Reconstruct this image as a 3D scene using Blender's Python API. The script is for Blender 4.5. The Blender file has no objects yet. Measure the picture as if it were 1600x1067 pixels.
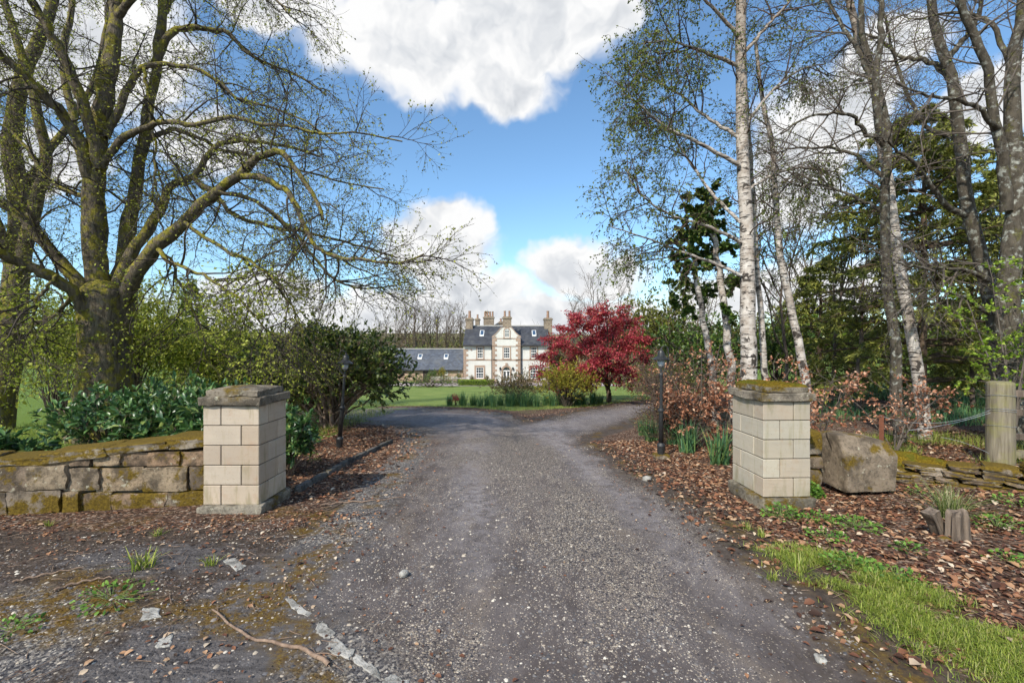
import bpy, math
import numpy as np
from mathutils import Vector

S = bpy.context.scene
COL = S.collection
RNG = np.random.default_rng(11)
PI = math.pi

# ------------------------------------------------------------------ camera
F = 711.0            # focal length in photograph pixels (1600 wide)
HOR = 537.0          # row of the horizon
CAMZ = 1.85
cam = bpy.data.cameras.new('camera')
cam.sensor_width = 36.0
cam.lens = 36.0 * F / 1600.0
cam.shift_y = (HOR - 533.5) / 1600.0
cam.clip_start = 0.05
cam.clip_end = 9000
camo = bpy.data.objects.new('camera', cam)
camo.location = (0, 0, CAMZ)
camo.rotation_euler = (math.radians(90), 0, 0)
COL.objects.link(camo)
S.camera = camo

# ------------------------------------------------------------------ sun and sky
SUN_EL = math.radians(42)
SUN_AZ = math.radians(213)          # compass-like: 0 = +Y, clockwise; 213 = behind the camera, to its left
sun_dir = Vector((math.sin(SUN_AZ) * math.cos(SUN_EL), math.cos(SUN_AZ) * math.cos(SUN_EL), math.sin(SUN_EL)))
sl = bpy.data.lights.new('sun', 'SUN')
sl.energy = 4.0
sl.angle = math.radians(1.2)
sl.color = (1.0, 0.93, 0.82)
so = bpy.data.objects.new('sun', sl)
so.rotation_euler = (-sun_dir).to_track_quat('-Z', 'Y').to_euler()
COL.objects.link(so)

S.view_settings.view_transform = 'Standard'
S.view_settings.look = 'None'
S.view_settings.gamma = 1.0
S.view_settings.exposure = 0.5
S.render.engine = 'CYCLES'
S.cycles.max_bounces = 6
S.cycles.diffuse_bounces = 3
S.cycles.transmission_bounces = 4
S.cycles.transparent_max_bounces = 6
S.cycles.use_adaptive_sampling = True
S.cycles.adaptive_threshold = 0.03
S.cycles.use_denoising = True

W = bpy.data.worlds.new('World')
S.world = W
W.use_nodes = True


class NT:
    """small helper to write node trees"""
    def __init__(self, tree):
        self.t = tree
        self.n = tree.nodes
        self.l = tree.links

    def set(self, sock, v):
        if isinstance(v, bpy.types.NodeSocket):
            self.l.new(v, sock)
        elif v is not None:
            if isinstance(v, (tuple, list)) and len(v) == 3 and sock.type == 'RGBA':
                v = (*v, 1)
            sock.default_value = v

    def node(self, typ, **kw):
        nd = self.n.new(typ)
        for k, v in kw.items():
            setattr(nd, k, v)
        return nd

    def math(self, op, a, b=None, c=None, clamp=False):
        nd = self.node('ShaderNodeMath', operation=op, use_clamp=clamp)
        self.set(nd.inputs[0], a)
        if b is not None:
            self.set(nd.inputs[1], b)
        if c is not None:
            self.set(nd.inputs[2], c)
        return nd.outputs[0]

    def vmath(self, op, a, b=None):
        nd = self.node('ShaderNodeVectorMath', operation=op)
        self.set(nd.inputs[0], a)
        if b is not None:
            self.set(nd.inputs[3] if op == 'SCALE' else nd.inputs[1], b)
        return nd.outputs['Value'] if op in ('LENGTH', 'DOT_PRODUCT', 'DISTANCE') else nd.outputs[0]

    def mix(self, f, a, b, blend='MIX'):
        nd = self.node('ShaderNodeMix', data_type='RGBA', blend_type=blend)
        nd.clamp_factor = True
        self.set(nd.inputs[0], f)
        self.set(nd.inputs[6], a)
        self.set(nd.inputs[7], b)
        return nd.outputs[2]

    def noise(self, vec, scale, detail=3.0, rough=0.55, dist=0.0, out='Fac'):
        nd = self.node('ShaderNodeTexNoise')
        if vec is not None:
            self.set(nd.inputs['Vector'], vec)
        nd.inputs['Scale'].default_value = scale
        nd.inputs['Detail'].default_value = detail
        nd.inputs['Roughness'].default_value = rough
        nd.inputs['Distortion'].default_value = dist
        return nd.outputs[out]

    def voro(self, vec, scale, feature='F1', out='Color', rnd=1.0):
        nd = self.node('ShaderNodeTexVoronoi', feature=feature)
        if vec is not None:
            self.set(nd.inputs['Vector'], vec)
        nd.inputs['Scale'].default_value = scale
        nd.inputs['Randomness'].default_value = rnd
        return nd.outputs[out]

    def ramp(self, f, stops, interp='LINEAR'):
        nd = self.node('ShaderNodeValToRGB')
        cr = nd.color_ramp
        cr.interpolation = interp
        while len(cr.elements) < len(stops):
            cr.elements.new(0.5)
        for e, (p, c) in zip(cr.elements, stops):
            e.position = p
            e.color = (*c, 1) if len(c) == 3 else c
        self.set(nd.inputs[0], f)
        return nd.outputs[0]

    def step(self, f, lo, hi, a=0.0, b=1.0):
        nd = self.node('ShaderNodeMapRange', interpolation_type='SMOOTHSTEP')
        self.set(nd.inputs[0], f)
        nd.inputs[1].default_value = lo
        nd.inputs[2].default_value = hi
        nd.inputs[3].default_value = a
        nd.inputs[4].default_value = b
        return nd.outputs[0]

    def scaled(self, vec, s):
        nd = self.node('ShaderNodeMapping')
        self.set(nd.inputs[0], vec)
        nd.inputs['Scale'].default_value = s
        return nd.outputs[0]

    def attr(self, name, out='Fac'):
        nd = self.node('ShaderNodeAttribute')
        nd.attribute_name = name
        return nd.outputs[out]

    def sep(self, vec, i):
        nd = self.node('ShaderNodeSeparateXYZ')
        self.set(nd.inputs[0], vec)
        return nd.outputs[i]


def pdir(px, py):
    v = Vector(((px - 800) / F, 1, (HOR - py) / F))
    return v.normalized()


def build_sky():
    t = NT(W.node_tree)
    for n in list(t.n):
        t.n.remove(n)
    sky = t.node('ShaderNodeTexSky', sky_type='NISHITA')
    sky.sun_disc = False
    sky.sun_elevation = SUN_EL
    sky.sun_rotation = SUN_AZ
    sky.altitude = 150
    sky.air_density = 1.0
    sky.dust_density = 0.5
    sky.ozone_density = 1.4
    d = t.node('ShaderNodeTexCoord').outputs['Generated']
    # a warped direction gives the cloud outlines their billows
    w1 = t.vmath('SUBTRACT', t.noise(d, 5.0, 2.0, 0.6, out='Color'), (0.5, 0.5, 0.5))
    w2 = t.vmath('SUBTRACT', t.noise(d, 22.0, 2.0, 0.6, out='Color'), (0.5, 0.5, 0.5))
    dw = t.vmath('ADD', d, t.vmath('SCALE', w1, 0.13))
    dw = t.vmath('ADD', dw, t.vmath('SCALE', w2, 0.05))

    def blob(vec, px, py, rx, ry):
        c = pdir(px, py)
        e = pdir(px + rx, py)
        u = pdir(px, py - ry)
        rh = (e - c).length
        rv = (u - c).length
        v = t.vmath('MULTIPLY', t.vmath('SUBTRACT', vec, tuple(c)), (1 / rh, 1 / rh, 1 / rv))
        return t.math('SUBTRACT', 1.0, t.vmath('LENGTH', v))

    clouds = [(640, 75, 160, 105), (800, 50, 190, 105), (800, 140, 105, 68), (930, 30, 75, 65),
              (690, 395, 100, 92), (712, 350, 58, 58), (740, 460, 120, 52), (900, 416, 84, 54), (950, 430, 70, 42),
              (600, 500, 330, 56), (900, 500, 320, 46), (430, 450, 130, 45),
              (80, 30, 270, 150), (330, 220, 100, 60), (440, 0, 120, 45), (60, 250, 130, 60),
              (1250, 260, 115, 120), (1310, 170, 110, 80), (1390, 80, 110, 60), (1200, 460, 220, 60), (1560, 170, 90, 80)]

    def density(vec):
        acc = None
        for c in clouds:
            b = blob(vec, *c)
            acc = b if acc is None else t.math('MAXIMUM', acc, b)
        return acc
    acc = density(dw)
    # the rest of the sky carries the same broken cloud
    gen = t.noise(dw, 2.1, 2.0, 0.55)
    gen = t.step(gen, 0.47, 0.62, -0.6, 0.45)
    front = t.sep(d, 1)
    gen = t.math('SUBTRACT', gen, t.step(front, 0.25, 0.62, 0.0, 1.2))
    acc = t.math('MAXIMUM', acc, gen)
    wisp = t.noise(dw, 9.0, 4.0, 0.62)
    dens = t.math('ADD', acc, t.math('MULTIPLY', t.math('SUBTRACT', wisp, 0.5), 0.55))
    mask = t.step(dens, -0.08, 0.34)
    # thick cloud shades itself: compare with the density a little nearer the sun
    n_b = t.noise(t.vmath('ADD', dw, tuple(0.03 * (sun_dir + Vector((0, 0, 0.6))))), 9.0, 3.0, 0.62)
    relief = t.math('MULTIPLY', t.math('SUBTRACT', wisp, n_b), 1.3)
    lum = t.math('ADD', 0.90, relief)
    lum = t.math('SUBTRACT', lum, t.step(dens, 0.22, 0.8, 0.0, 0.22))
    ccol = t.ramp(lum, [(0.30, (0.52, 0.55, 0.60)), (0.62, (0.76, 0.785, 0.82)), (0.9, (1.0, 1.0, 1.0))])
    ccol = t.mix(1.0, ccol, (CLOUD, CLOUD, CLOUD), 'MULTIPLY')
    blue = t.mix(1.0, sky.outputs[0], (0.78, 0.97, 1.04), 'MULTIPLY')
    final = t.mix(mask, blue, ccol)
    bg = t.node('ShaderNodeBackground')
    t.set(bg.inputs[0], final)
    bg.inputs[1].default_value = 0.15
    out = t.node('ShaderNodeOutputWorld')
    t.l.new(bg.outputs[0], out.inputs[0])


CLOUD = 4.7
build_sky()
W.cycles.sampling_method = 'MANUAL'
W.cycles.sample_map_resolution = 256

# ------------------------------------------------------------------ noise, terrain, unprojection
_perm = np.random.default_rng(5).random((256, 256))


def vnoise(x, y):
    x = np.asarray(x, float)
    y = np.asarray(y, float)
    xi = np.floor(x).astype(int)
    yi = np.floor(y).astype(int)
    fx = x - xi
    fy = y - yi
    fx = fx * fx * (3 - 2 * fx)
    fy = fy * fy * (3 - 2 * fy)
    a = _perm[xi & 255, yi & 255]
    b = _perm[(xi + 1) & 255, yi & 255]
    c = _perm[xi & 255, (yi + 1) & 255]
    e = _perm[(xi + 1) & 255, (yi + 1) & 255]
    return (a * (1 - fx) + b * fx) * (1 - fy) + (c * (1 - fx) + e * fx) * fy


def fbm(x, y, o=4):
    s = 0
    a = 0.5
    for k in range(o):
        s = s + a * vnoise(x * 2 ** k + 17 * k, y * 2 ** k + 31 * k)
        a *= 0.5
    return s / (1 - 0.5 ** o)


def sstep(a, b, x):
    t = np.clip((np.asarray(x, float) - a) / (b - a), 0, 1)
    return t * t * (3 - 2 * t)


def gz0(x, y):
    """large shape of the land: level at the gate, falling towards the house, hills far behind"""
    x = np.asarray(x, float)
    y = np.asarray(y, float)
    yy = np.clip(y - 4.0, 0, None)
    yy = np.where(yy > 50, 50 + 14 * (1 - np.exp(-(yy - 50) / 14)), yy)
    s = 0.06 - 0.042 * sstep(5.0, 12.0, x - 0.22 * (y - 8))
    z = -s * yy
    far = sstep(130, 800, y)
    z = z + far * (19 + 9 * (fbm(x / 260 + 3, y / 400, 3) - 0.5) + np.clip(-x, 0, 900) / 900 * 14)
    z = z + sstep(800, 3500, y) * 30
    return z


def gz(x, y):
    x = np.asarray(x, float)
    y = np.asarray(y, float)
    z = gz0(x, y)
    near = 1 - sstep(30, 60, y)
    z = z + near * (0.05 * (fbm(x / 1.7, y / 1.7, 3) - 0.5))
    z = z + near * 0.016 * (fbm(x * 2.2 + 40, y * 2.2, 3) - 0.5)
    # banks beside the gate
    z = z + 0.10 * sstep(3.6, 6.0, x) * (1 - sstep(7, 12, y)) * sstep(2.5, 5, y)
    return z


def at(px, py, Y):
    return Vector(((px - 800) / F * Y, Y, CAMZ - (py - HOR) / F * Y))


def gp(px, py):
    """point on the ground seen at a photograph pixel"""
    k = (py - HOR) / F
    lo, hi = 0.3, 400.0
    for _ in range(60):
        m = 0.5 * (lo + hi)
        if CAMZ - k * m > float(gz0((px - 800) / F * m, m)):
            lo = m
        else:
            hi = m
    return ((px - 800) / F * lo, lo)


def on_ground(x, y, dz=0.0):
    return Vector((x, y, float(gz(x, y)) + dz))


# ------------------------------------------------------------------ object helpers
def tag(o, label=None, cat=None, group=None, kind=None):
    if label:
        o['label'] = label
    if cat:
        o['category'] = cat
    if group:
        o['group'] = group
    if kind or cat:
        o['kind'] = kind or 'thing'
    return o


def empty(name, loc=(0, 0, 0), rz=0.0, parent=None):
    o = bpy.data.objects.new(name, None)
    o.location = loc
    o.rotation_euler = (0, 0, rz)
    o.empty_display_size = 0.2
    COL.objects.link(o)
    if parent is not None:
        o.parent = parent
    return o


def mesh_np(name, verts, faces, smooth=False, tint=None):
    """faces: list of int arrays (n,k)"""
    me = bpy.data.meshes.new(name)
    verts = np.ascontiguousarray(verts, dtype=np.float32)
    faces = [np.asarray(f, dtype=np.int32) for f in faces if len(f)]
    nl = sum(f.size for f in faces)
    nf = sum(len(f) for f in faces)
    me.vertices.add(len(verts))
    me.vertices.foreach_set('co', verts.ravel())
    me.loops.add(nl)
    me.loops.foreach_set('vertex_index', np.concatenate([f.ravel() for f in faces]))
    me.polygons.add(nf)
    tot = np.concatenate([np.full(len(f), f.shape[1], np.int32) for f in faces])
    start = np.zeros(nf, np.int32)
    start[1:] = np.cumsum(tot)[:-1]
    me.polygons.foreach_set('loop_start', start)
    me.polygons.foreach_set('loop_total', tot)
    if smooth:
        me.polygons.foreach_set('use_smooth', np.ones(nf, bool))
    if tint is not None:
        a = me.attributes.new('tint', 'FLOAT', 'POINT')
        a.data.foreach_set('value', np.ascontiguousarray(tint, dtype=np.float32))
    me.update(calc_edges=True)
    return me


def link(name, me, mat, parent=None, loc=None, rz=None):
    o = bpy.data.objects.new(name, me)
    if mat is not None and not me.materials:
        me.materials.append(mat)
    if loc is not None:
        o.location = loc
    if rz is not None:
        o.rotation_euler = (0, 0, rz)
    COL.objects.link(o)
    if parent is not None:
        o.parent = parent
    return o


def copy_tree(o, parent=None):
    c = o.copy()
    COL.objects.link(c)
    if parent is not None:
        c.parent = parent
    for ch in list(o.children):
        copy_tree(ch, c)
    return c


class MB:
    """collects simple solids into one mesh"""
    def __init__(self):
        self.v = []
        self.f = []

    def add(self, vs, fs):
        b = len(self.v)
        self.v += [tuple(p) for p in vs]
        self.f += [[b + i for i in f] for f in fs]
        return self

    def box(self, x0, x1, y0, y1, z0, z1):
        v = [(x0, y0, z0), (x1, y0, z0), (x1, y1, z0), (x0, y1, z0), (x0, y0, z1), (x1, y0, z1), (x1, y1, z1), (x0, y1, z1)]
        return self.add(v, [(0, 3, 2, 1), (4, 5, 6, 7), (0, 1, 5, 4), (1, 2, 6, 5), (2, 3, 7, 6), (3, 0, 4, 7)])

    def lathe(self, prof, n=16, c=(0, 0, 0)):
        vs = []
        for r, z in prof:
            for k in range(n):
                a = 2 * PI * k / n
                vs.append((c[0] + r * math.cos(a), c[1] + r * math.sin(a), c[2] + z))
        fs = []
        for i in range(len(prof) - 1):
            for k in range(n):
                k2 = (k + 1) % n
                fs.append((i * n + k, i * n + k2, (i + 1) * n + k2, (i + 1) * n + k))
        fs.append(tuple(range(n))[::-1])
        fs.append(tuple((len(prof) - 1) * n + k for k in range(n)))
        return self.add(vs, fs)

    def prism(self, poly, y0, y1):
        """poly in (x,z), extruded along y"""
        n = len(poly)
        vs = [(x, y0, z) for x, z in poly] + [(x, y1, z) for x, z in poly]
        fs = [tuple(range(n)), tuple(range(2 * n - 1, n - 1, -1))]
        for i in range(n):
            j = (i + 1) % n
            fs.append((j, i, n + i, n + j))
        return self.add(vs, fs)

    def tube(self, pts, r, n=8):
        pts = np.array([tuple(p) for p in pts], float)
        rad = np.full(len(pts), r) if np.isscalar(r) else np.array(r, float)
        V, Q = tubes(pts[None], rad[None], n)
        return self.add(V.tolist(), Q.tolist())

    def mesh(self, name='mesh', smooth=False, bevel=0.0):
        me = bpy.data.meshes.new(name)
        me.from_pydata(self.v, [], self.f)
        if smooth:
            me.polygons.foreach_set('use_smooth', np.ones(len(me.polygons), bool))
        me.update()
        return me

    def build(self, name, mat, parent=None, loc=None, rz=None, smooth=False):
        return link(name, self.mesh(name, smooth), mat, parent, loc, rz)


def nrm(v):
    return v / np.maximum(np.linalg.norm(v, axis=-1, keepdims=True), 1e-9)


def tubes(pts, rad, sides):
    """pts (N,P,3), rad (N,P) -> verts, quads"""
    N, P, _ = pts.shape
    tan = np.empty_like(pts)
    tan[:, 1:-1] = pts[:, 2:] - pts[:, :-2]
    tan[:, 0] = pts[:, 1] - pts[:, 0]
    tan[:, -1] = pts[:, -1] - pts[:, -2]
    tan = nrm(tan)
    mean = nrm(pts[:, -1] - pts[:, 0])
    ref = np.zeros((N, 3))
    ref[np.arange(N), np.argmin(np.abs(mean), axis=1)] = 1
    u = nrm(np.cross(tan, ref[:, None, :]))
    w = np.cross(tan, u)
    a = np.arange(sides) * 2 * PI / sides
    ring = u[:, :, None, :] * np.cos(a)[None, None, :, None] + w[:, :, None, :] * np.sin(a)[None, None, :, None]
    V = pts[:, :, None, :] + ring * rad[:, :, None, None]
    idx = np.arange(N * P * sides).reshape(N, P, sides)
    nx = np.roll(idx, -1, axis=2)
    Q = np.stack([idx[:, :-1], nx[:, :-1], nx[:, 1:], idx[:, 1:]], axis=-1).reshape(-1, 4)
    return V.reshape(-1, 3), Q


def join(parts):
    vs, fs, o = [], [], 0
    for V, Q in parts:
        vs.append(V)
        fs.append(Q + o)
        o += len(V)
    return np.concatenate(vs), np.concatenate(fs)


def spline(ctrl, n):
    """smooth path through control points (k,m) -> (n,m)"""
    c = np.array(ctrl, float)
    k = len(c)
    if k == 2:
        t = np.linspace(0, 1, n)[:, None]
        return c[0] * (1 - t) + c[1] * t
    p = np.vstack([2 * c[0] - c[1], c, 2 * c[-1] - c[-2]])
    s = np.linspace(0, k - 1 - 1e-6, n)
    i = s.astype(int)
    t = (s - i)[:, None]
    a, b, d, e = p[i], p[i + 1], p[i + 2], p[i + 3]
    return 0.5 * (2 * b + (d - a) * t + (2 * a - 5 * b + 4 * d - e) * t ** 2 + (3 * b - a - 3 * d + e) * t ** 3)


def trace(px, Y0, Y1, r0, r1, n=14, wob=0.0, rng=RNG):
    """a limb through photograph pixels at distances Y0..Y1; radii in metres"""
    k = len(px)
    ys = np.linspace(Y0, Y1, k)
    c = [tuple(at(p[0], p[1], y)) for p, y in zip(px, ys)]
    P = spline(c, n)
    if wob:
        P[1:-1] += rng.normal(0, wob, (n - 2, 3))
    t = np.linspace(0, 1, n)
    return P, r0 + (r1 - r0) * t ** 0.8


def stack(limbs):
    return np.stack([l[0] for l in limbs]), np.stack([l[1] for l in limbs])


def grow(pp, pr, n, t0, t1, ang, length, P, wob, trop, rr, rend, rng, falloff=0.3, flat=0.0, lref=None):
    """vectorised side branches.  pp (N,P0,3), pr (N,P0)"""
    N, P0, _ = pp.shape
    idx = np.repeat(np.arange(N), n)
    M = len(idx)
    t = t0 + (t1 - t0) * ((np.tile(np.arange(n), N) + rng.random(M)) / n)
    f = t * (P0 - 1)
    i = np.minimum(f.astype(int), P0 - 2)
    u = (f - i)[:, None]
    p = pp[idx, i] * (1 - u) + pp[idx, i + 1] * u
    tan = nrm(pp[idx, i + 1] - pp[idx, i])
    r = pr[idx, i] * (1 - u[:, 0]) + pr[idx, i + 1] * u[:, 0]
    rv = rng.normal(size=(M, 3))
    rv[:, 2] *= (1 - flat)
    perp = nrm(rv - (rv * tan).sum(1, keepdims=True) * tan)
    a = np.radians(rng.uniform(ang[0], ang[1], M))[:, None]
    d = nrm(np.cos(a) * tan + np.sin(a) * perp)
    L = rng.uniform(length[0], length[1], M) * (1 - falloff * t)
    if lref is not None:
        L = L * lref[idx]
    out = np.empty((M, P, 3))
    out[:, 0] = p
    trop = np.asarray(trop, float)
    for k in range(1, P):
        d = nrm(d + rng.normal(0, wob, (M, 3)) + trop / (P - 1))
        p = p + d * (L / (P - 1))[:, None]
        out[:, k] = p
    r0 = np.minimum(r * 0.75, rr * (0.7 + 0.6 * rng.random(M)) * (1 - 0.3 * t))
    s = np.linspace(0, 1, P)[None]
    rad = r0[:, None] * (1 - s) + rend * s
    return out, rad


def twig_points(pts, n, t0, t1, rng):
    N, P, _ = pts.shape
    idx = np.repeat(np.arange(N), n)
    t = rng.uniform(t0, t1, len(idx)) * (P - 1)
    i = np.minimum(t.astype(int), P - 2)
    u = (t - i)[:, None]
    return pts[idx, i] * (1 - u) + pts[idx, i + 1] * u, nrm(pts[idx, i + 1] - pts[idx, i])


def leaves(pos, axis, size, rng, spread=0.9, width=0.6, fold=0.0, up=0.3, droop=0.0, shape='diamond'):
    """one small leaf at every position -> verts, faces, tint"""
    M = len(pos)
    ax = nrm(axis + rng.normal(0, spread, (M, 3)) + np.array([0, 0, -droop]))
    nr = rng.normal(size=(M, 3)) + np.array([0, 0, up * 3])
    nr = nrm(nr - (nr * ax).sum(1, keepdims=True) * ax)
    sd = np.cross(ax, nr)
    sz = (size * rng.uniform(0.6, 1.25, M))[:, None] if np.isscalar(size) else size[:, None]
    tn = rng.random(M)
    wd = sz * width * 0.5
    if shape == 'diamond':
        V = np.stack([pos, pos + ax * sz * 0.5 + sd * wd + nr * sz * fold, pos + ax * sz, pos + ax * sz * 0.5 - sd * wd + nr * sz * fold], 1)
        Fc = np.arange(M * 4).reshape(M, 4)
        return V.reshape(-1, 3), Fc, np.repeat(tn, 4)
    # 'leaf': six outline points and a midrib, folded and drooping at the tip
    b = pos
    m1 = pos + ax * sz * 0.3
    m2 = pos + ax * sz * 0.68 - nr * sz * 0.03
    tp = pos + ax * sz - nr * sz * 0.14
    V = np.stack([b, m1, m2, tp,
                  m1 + sd * wd * 0.85 + nr * sz * fold, m2 + sd * wd * 0.95 + nr * sz * fold,
                  m1 - sd * wd * 0.85 + nr * sz * fold, m2 - sd * wd * 0.95 + nr * sz * fold], 1)
    o = (np.arange(M) * 8)[:, None]
    T = np.concatenate([o + np.array([[0, 4, 1]]), o + np.array([[0, 1, 6]]), o + np.array([[5, 3, 2]]), o + np.array([[2, 3, 7]])])
    Qd = np.concatenate([o + np.array([[1, 4, 5, 2]]), o + np.array([[6, 1, 2, 7]])])
    return V.reshape(-1, 3), (T, Qd), np.repeat(tn, 8)


def foliage(name, parts, mat, parent, smooth=False):
    """parts: list of outputs of leaves()"""
    vs, fs, ts, o = [], [], [], 0
    for V, Fc, T in parts:
        for f in (Fc if isinstance(Fc, tuple) else (Fc,)):
            fs.append(f + o)
        vs.append(V)
        ts.append(T)
        o += len(V)
    me = mesh_np(name, np.concatenate(vs), fs, smooth, np.concatenate(ts))
    ob = link(name, me, mat, parent)
    ob['kind'] = 'stuff'
    return ob


def wood(name, parts, mat, parent, smooth=True):
    V, Q = join(parts)
    return link(name, mesh_np(name, V, [Q], smooth), mat, parent)


def rebase(root):
    """move a traced thing's meshes so that its Empty can stand at the base"""
    off = np.array(root.location, dtype=np.float32)
    for ch in root.children:
        n = len(ch.data.vertices)
        co = np.empty(n * 3, np.float32)
        ch.data.vertices.foreach_get('co', co)
        co = co.reshape(-1, 3) - off
        ch.data.vertices.foreach_set('co', co.ravel())
        ch.data.update()

# ------------------------------------------------------------------ materials
def new_mat(name):
    m = bpy.data.materials.new(name)
    m.use_nodes = True
    t = NT(m.node_tree)
    b = t.n['Principled BSDF']
    return m, t, b


def bump(t, b, h, strength=0.5, dist=0.01):
    nd = t.node('ShaderNodeBump')
    nd.inputs['Strength'].default_value = strength
    nd.inputs['Distance'].default_value = dist
    t.set(nd.inputs['Height'], h)
    t.l.new(nd.outputs[0], b.inputs['Normal'])


def obj_co(t):
    return t.node('ShaderNodeTexCoord').outputs['Object']


def world_co(t):
    return t.node('ShaderNodeNewGeometry').outputs['Position']


def m_plain(name, col, rough=0.6, var=0.25, scale=6.0, metal=0.0, bmp=0.2):
    m, t, b = new_mat(name)
    co = obj_co(t)
    n = t.noise(co, scale, 5, 0.6)
    c = t.ramp(n, [(0.25, tuple(x * (1 - var) for x in col)), (0.75, tuple(min(1, x * (1 + var)) for x in col))])
    t.set(b.inputs['Base Color'], c)
    b.inputs['Roughness'].default_value = rough
    b.inputs['Metallic'].default_value = metal
    if bmp:
        bump(t, b, t.noise(co, scale * 8, 4, 0.6), bmp, 0.004)
    return m


def m_leaf(name, stops, transl=0.35, rough=0.55, spec=0.3):
    m, t, b = new_mat(name)
    c = t.ramp(t.attr('tint'), stops)
    t.set(b.inputs['Base Color'], c)
    b.inputs['Roughness'].default_value = rough
    b.inputs['Specular IOR Level'].default_value = spec
    tr = t.node('ShaderNodeBsdfTranslucent')
    t.set(tr.inputs[0], c)
    mx = t.node('ShaderNodeMixShader')
    mx.inputs[0].default_value = transl
    t.l.new(b.outputs[0], mx.inputs[1])
    t.l.new(tr.outputs[0], mx.inputs[2])
    t.l.new(mx.outputs[0], t.n['Material Output'].inputs[0])
    return m


def m_bark(name, c0, c1, moss=0.0, mosscol=(0.12, 0.11, 0.015), stretch=(7, 7, 1.6), lichen=0.0):
    m, t, b = new_mat(name)
    co = world_co(t)
    s = t.scaled(co, stretch)
    n = t.noise(s, 2.2, 6, 0.65, 0.4)
    c = t.ramp(n, [(0.3, c0), (0.7, c1)])
    if lichen:
        c = t.mix(t.step(t.noise(co, 9, 4, 0.6), 0.62 - 0.1 * lichen, 0.70), c, (0.33, 0.34, 0.30))
    if moss:
        nz = t.sep(t.node('ShaderNodeNewGeometry').outputs['Normal'], 2)
        k = t.math('ADD', t.noise(co, 4.2, 6, 0.72), t.math('MULTIPLY', nz, 0.12))
        k = t.step(k, 0.64 - 0.25 * moss, 0.74 - 0.2 * moss)
        mc = t.ramp(t.noise(co, 26, 4, 0.6), [(0.3, tuple(x * 0.35 for x in mosscol)), (0.7, mosscol)])
        c = t.mix(t.math('MULTIPLY', k, 0.85), c, mc)
    t.set(b.inputs['Base Color'], c)
    b.inputs['Roughness'].default_value = 0.9
    b.inputs['Specular IOR Level'].default_value = 0.15
    bump(t, b, t.math('ADD', n, t.math('MULTIPLY', t.noise(co, 45, 4, 0.6), 0.35)), 0.9, 0.035)
    return m


def m_birch(name):
    m, t, b = new_mat(name)
    co = world_co(t)
    z = t.sep(co, 2)
    n = t.noise(t.scaled(co, (5, 5, 30)), 1.0, 4, 0.65, 0.3)
    big = t.noise(t.scaled(co, (6, 6, 5)), 1.0, 4, 0.6, 0.6)
    white = t.ramp(t.noise(co, 5, 5, 0.6), [(0.3, (0.24, 0.19, 0.15)), (0.65, (0.56, 0.52, 0.475))])
    dark = (0.035, 0.027, 0.022)
    c = t.mix(t.step(n, 0.535, 0.60), white, dark)
    low = t.math('SUBTRACT', big, t.step(z, -0.5, 3.5, -0.10, 0.02))
    c = t.mix(t.step(low, 0.57, 0.63), c, dark)
    # the upper stem turns brown
    c = t.mix(t.step(z, 4.5, 10.5, 0.0, 0.75), c, (0.16, 0.115, 0.08))
    t.set(b.inputs['Base Color'], c)
    b.inputs['Roughness'].default_value = 0.75
    bump(t, b, t.math('ADD', n, big), 0.6, 0.012)
    return m


def moss_mix(t, c, co, lo, hi, scale, up=0.0, low=0.0, colr=((0.045, 0.028, 0.006), (0.20, 0.135, 0.018))):
    k = t.noise(co, scale, 7, 0.72)
    if low:
        k = t.math('ADD', k, t.step(t.sep(co, 2), 0.02, 0.22, low, 0.0))
    if up:
        nz = t.sep(t.node('ShaderNodeNewGeometry').outputs['Normal'], 2)
        k = t.math('ADD', k, t.math('MULTIPLY', nz, up))
    k = t.step(k, lo, hi)
    mc = t.ramp(t.noise(co, 38, 5, 0.65), [(0.28, colr[0]), (0.72, colr[1])])
    return t.mix(k, c, mc), k


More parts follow.
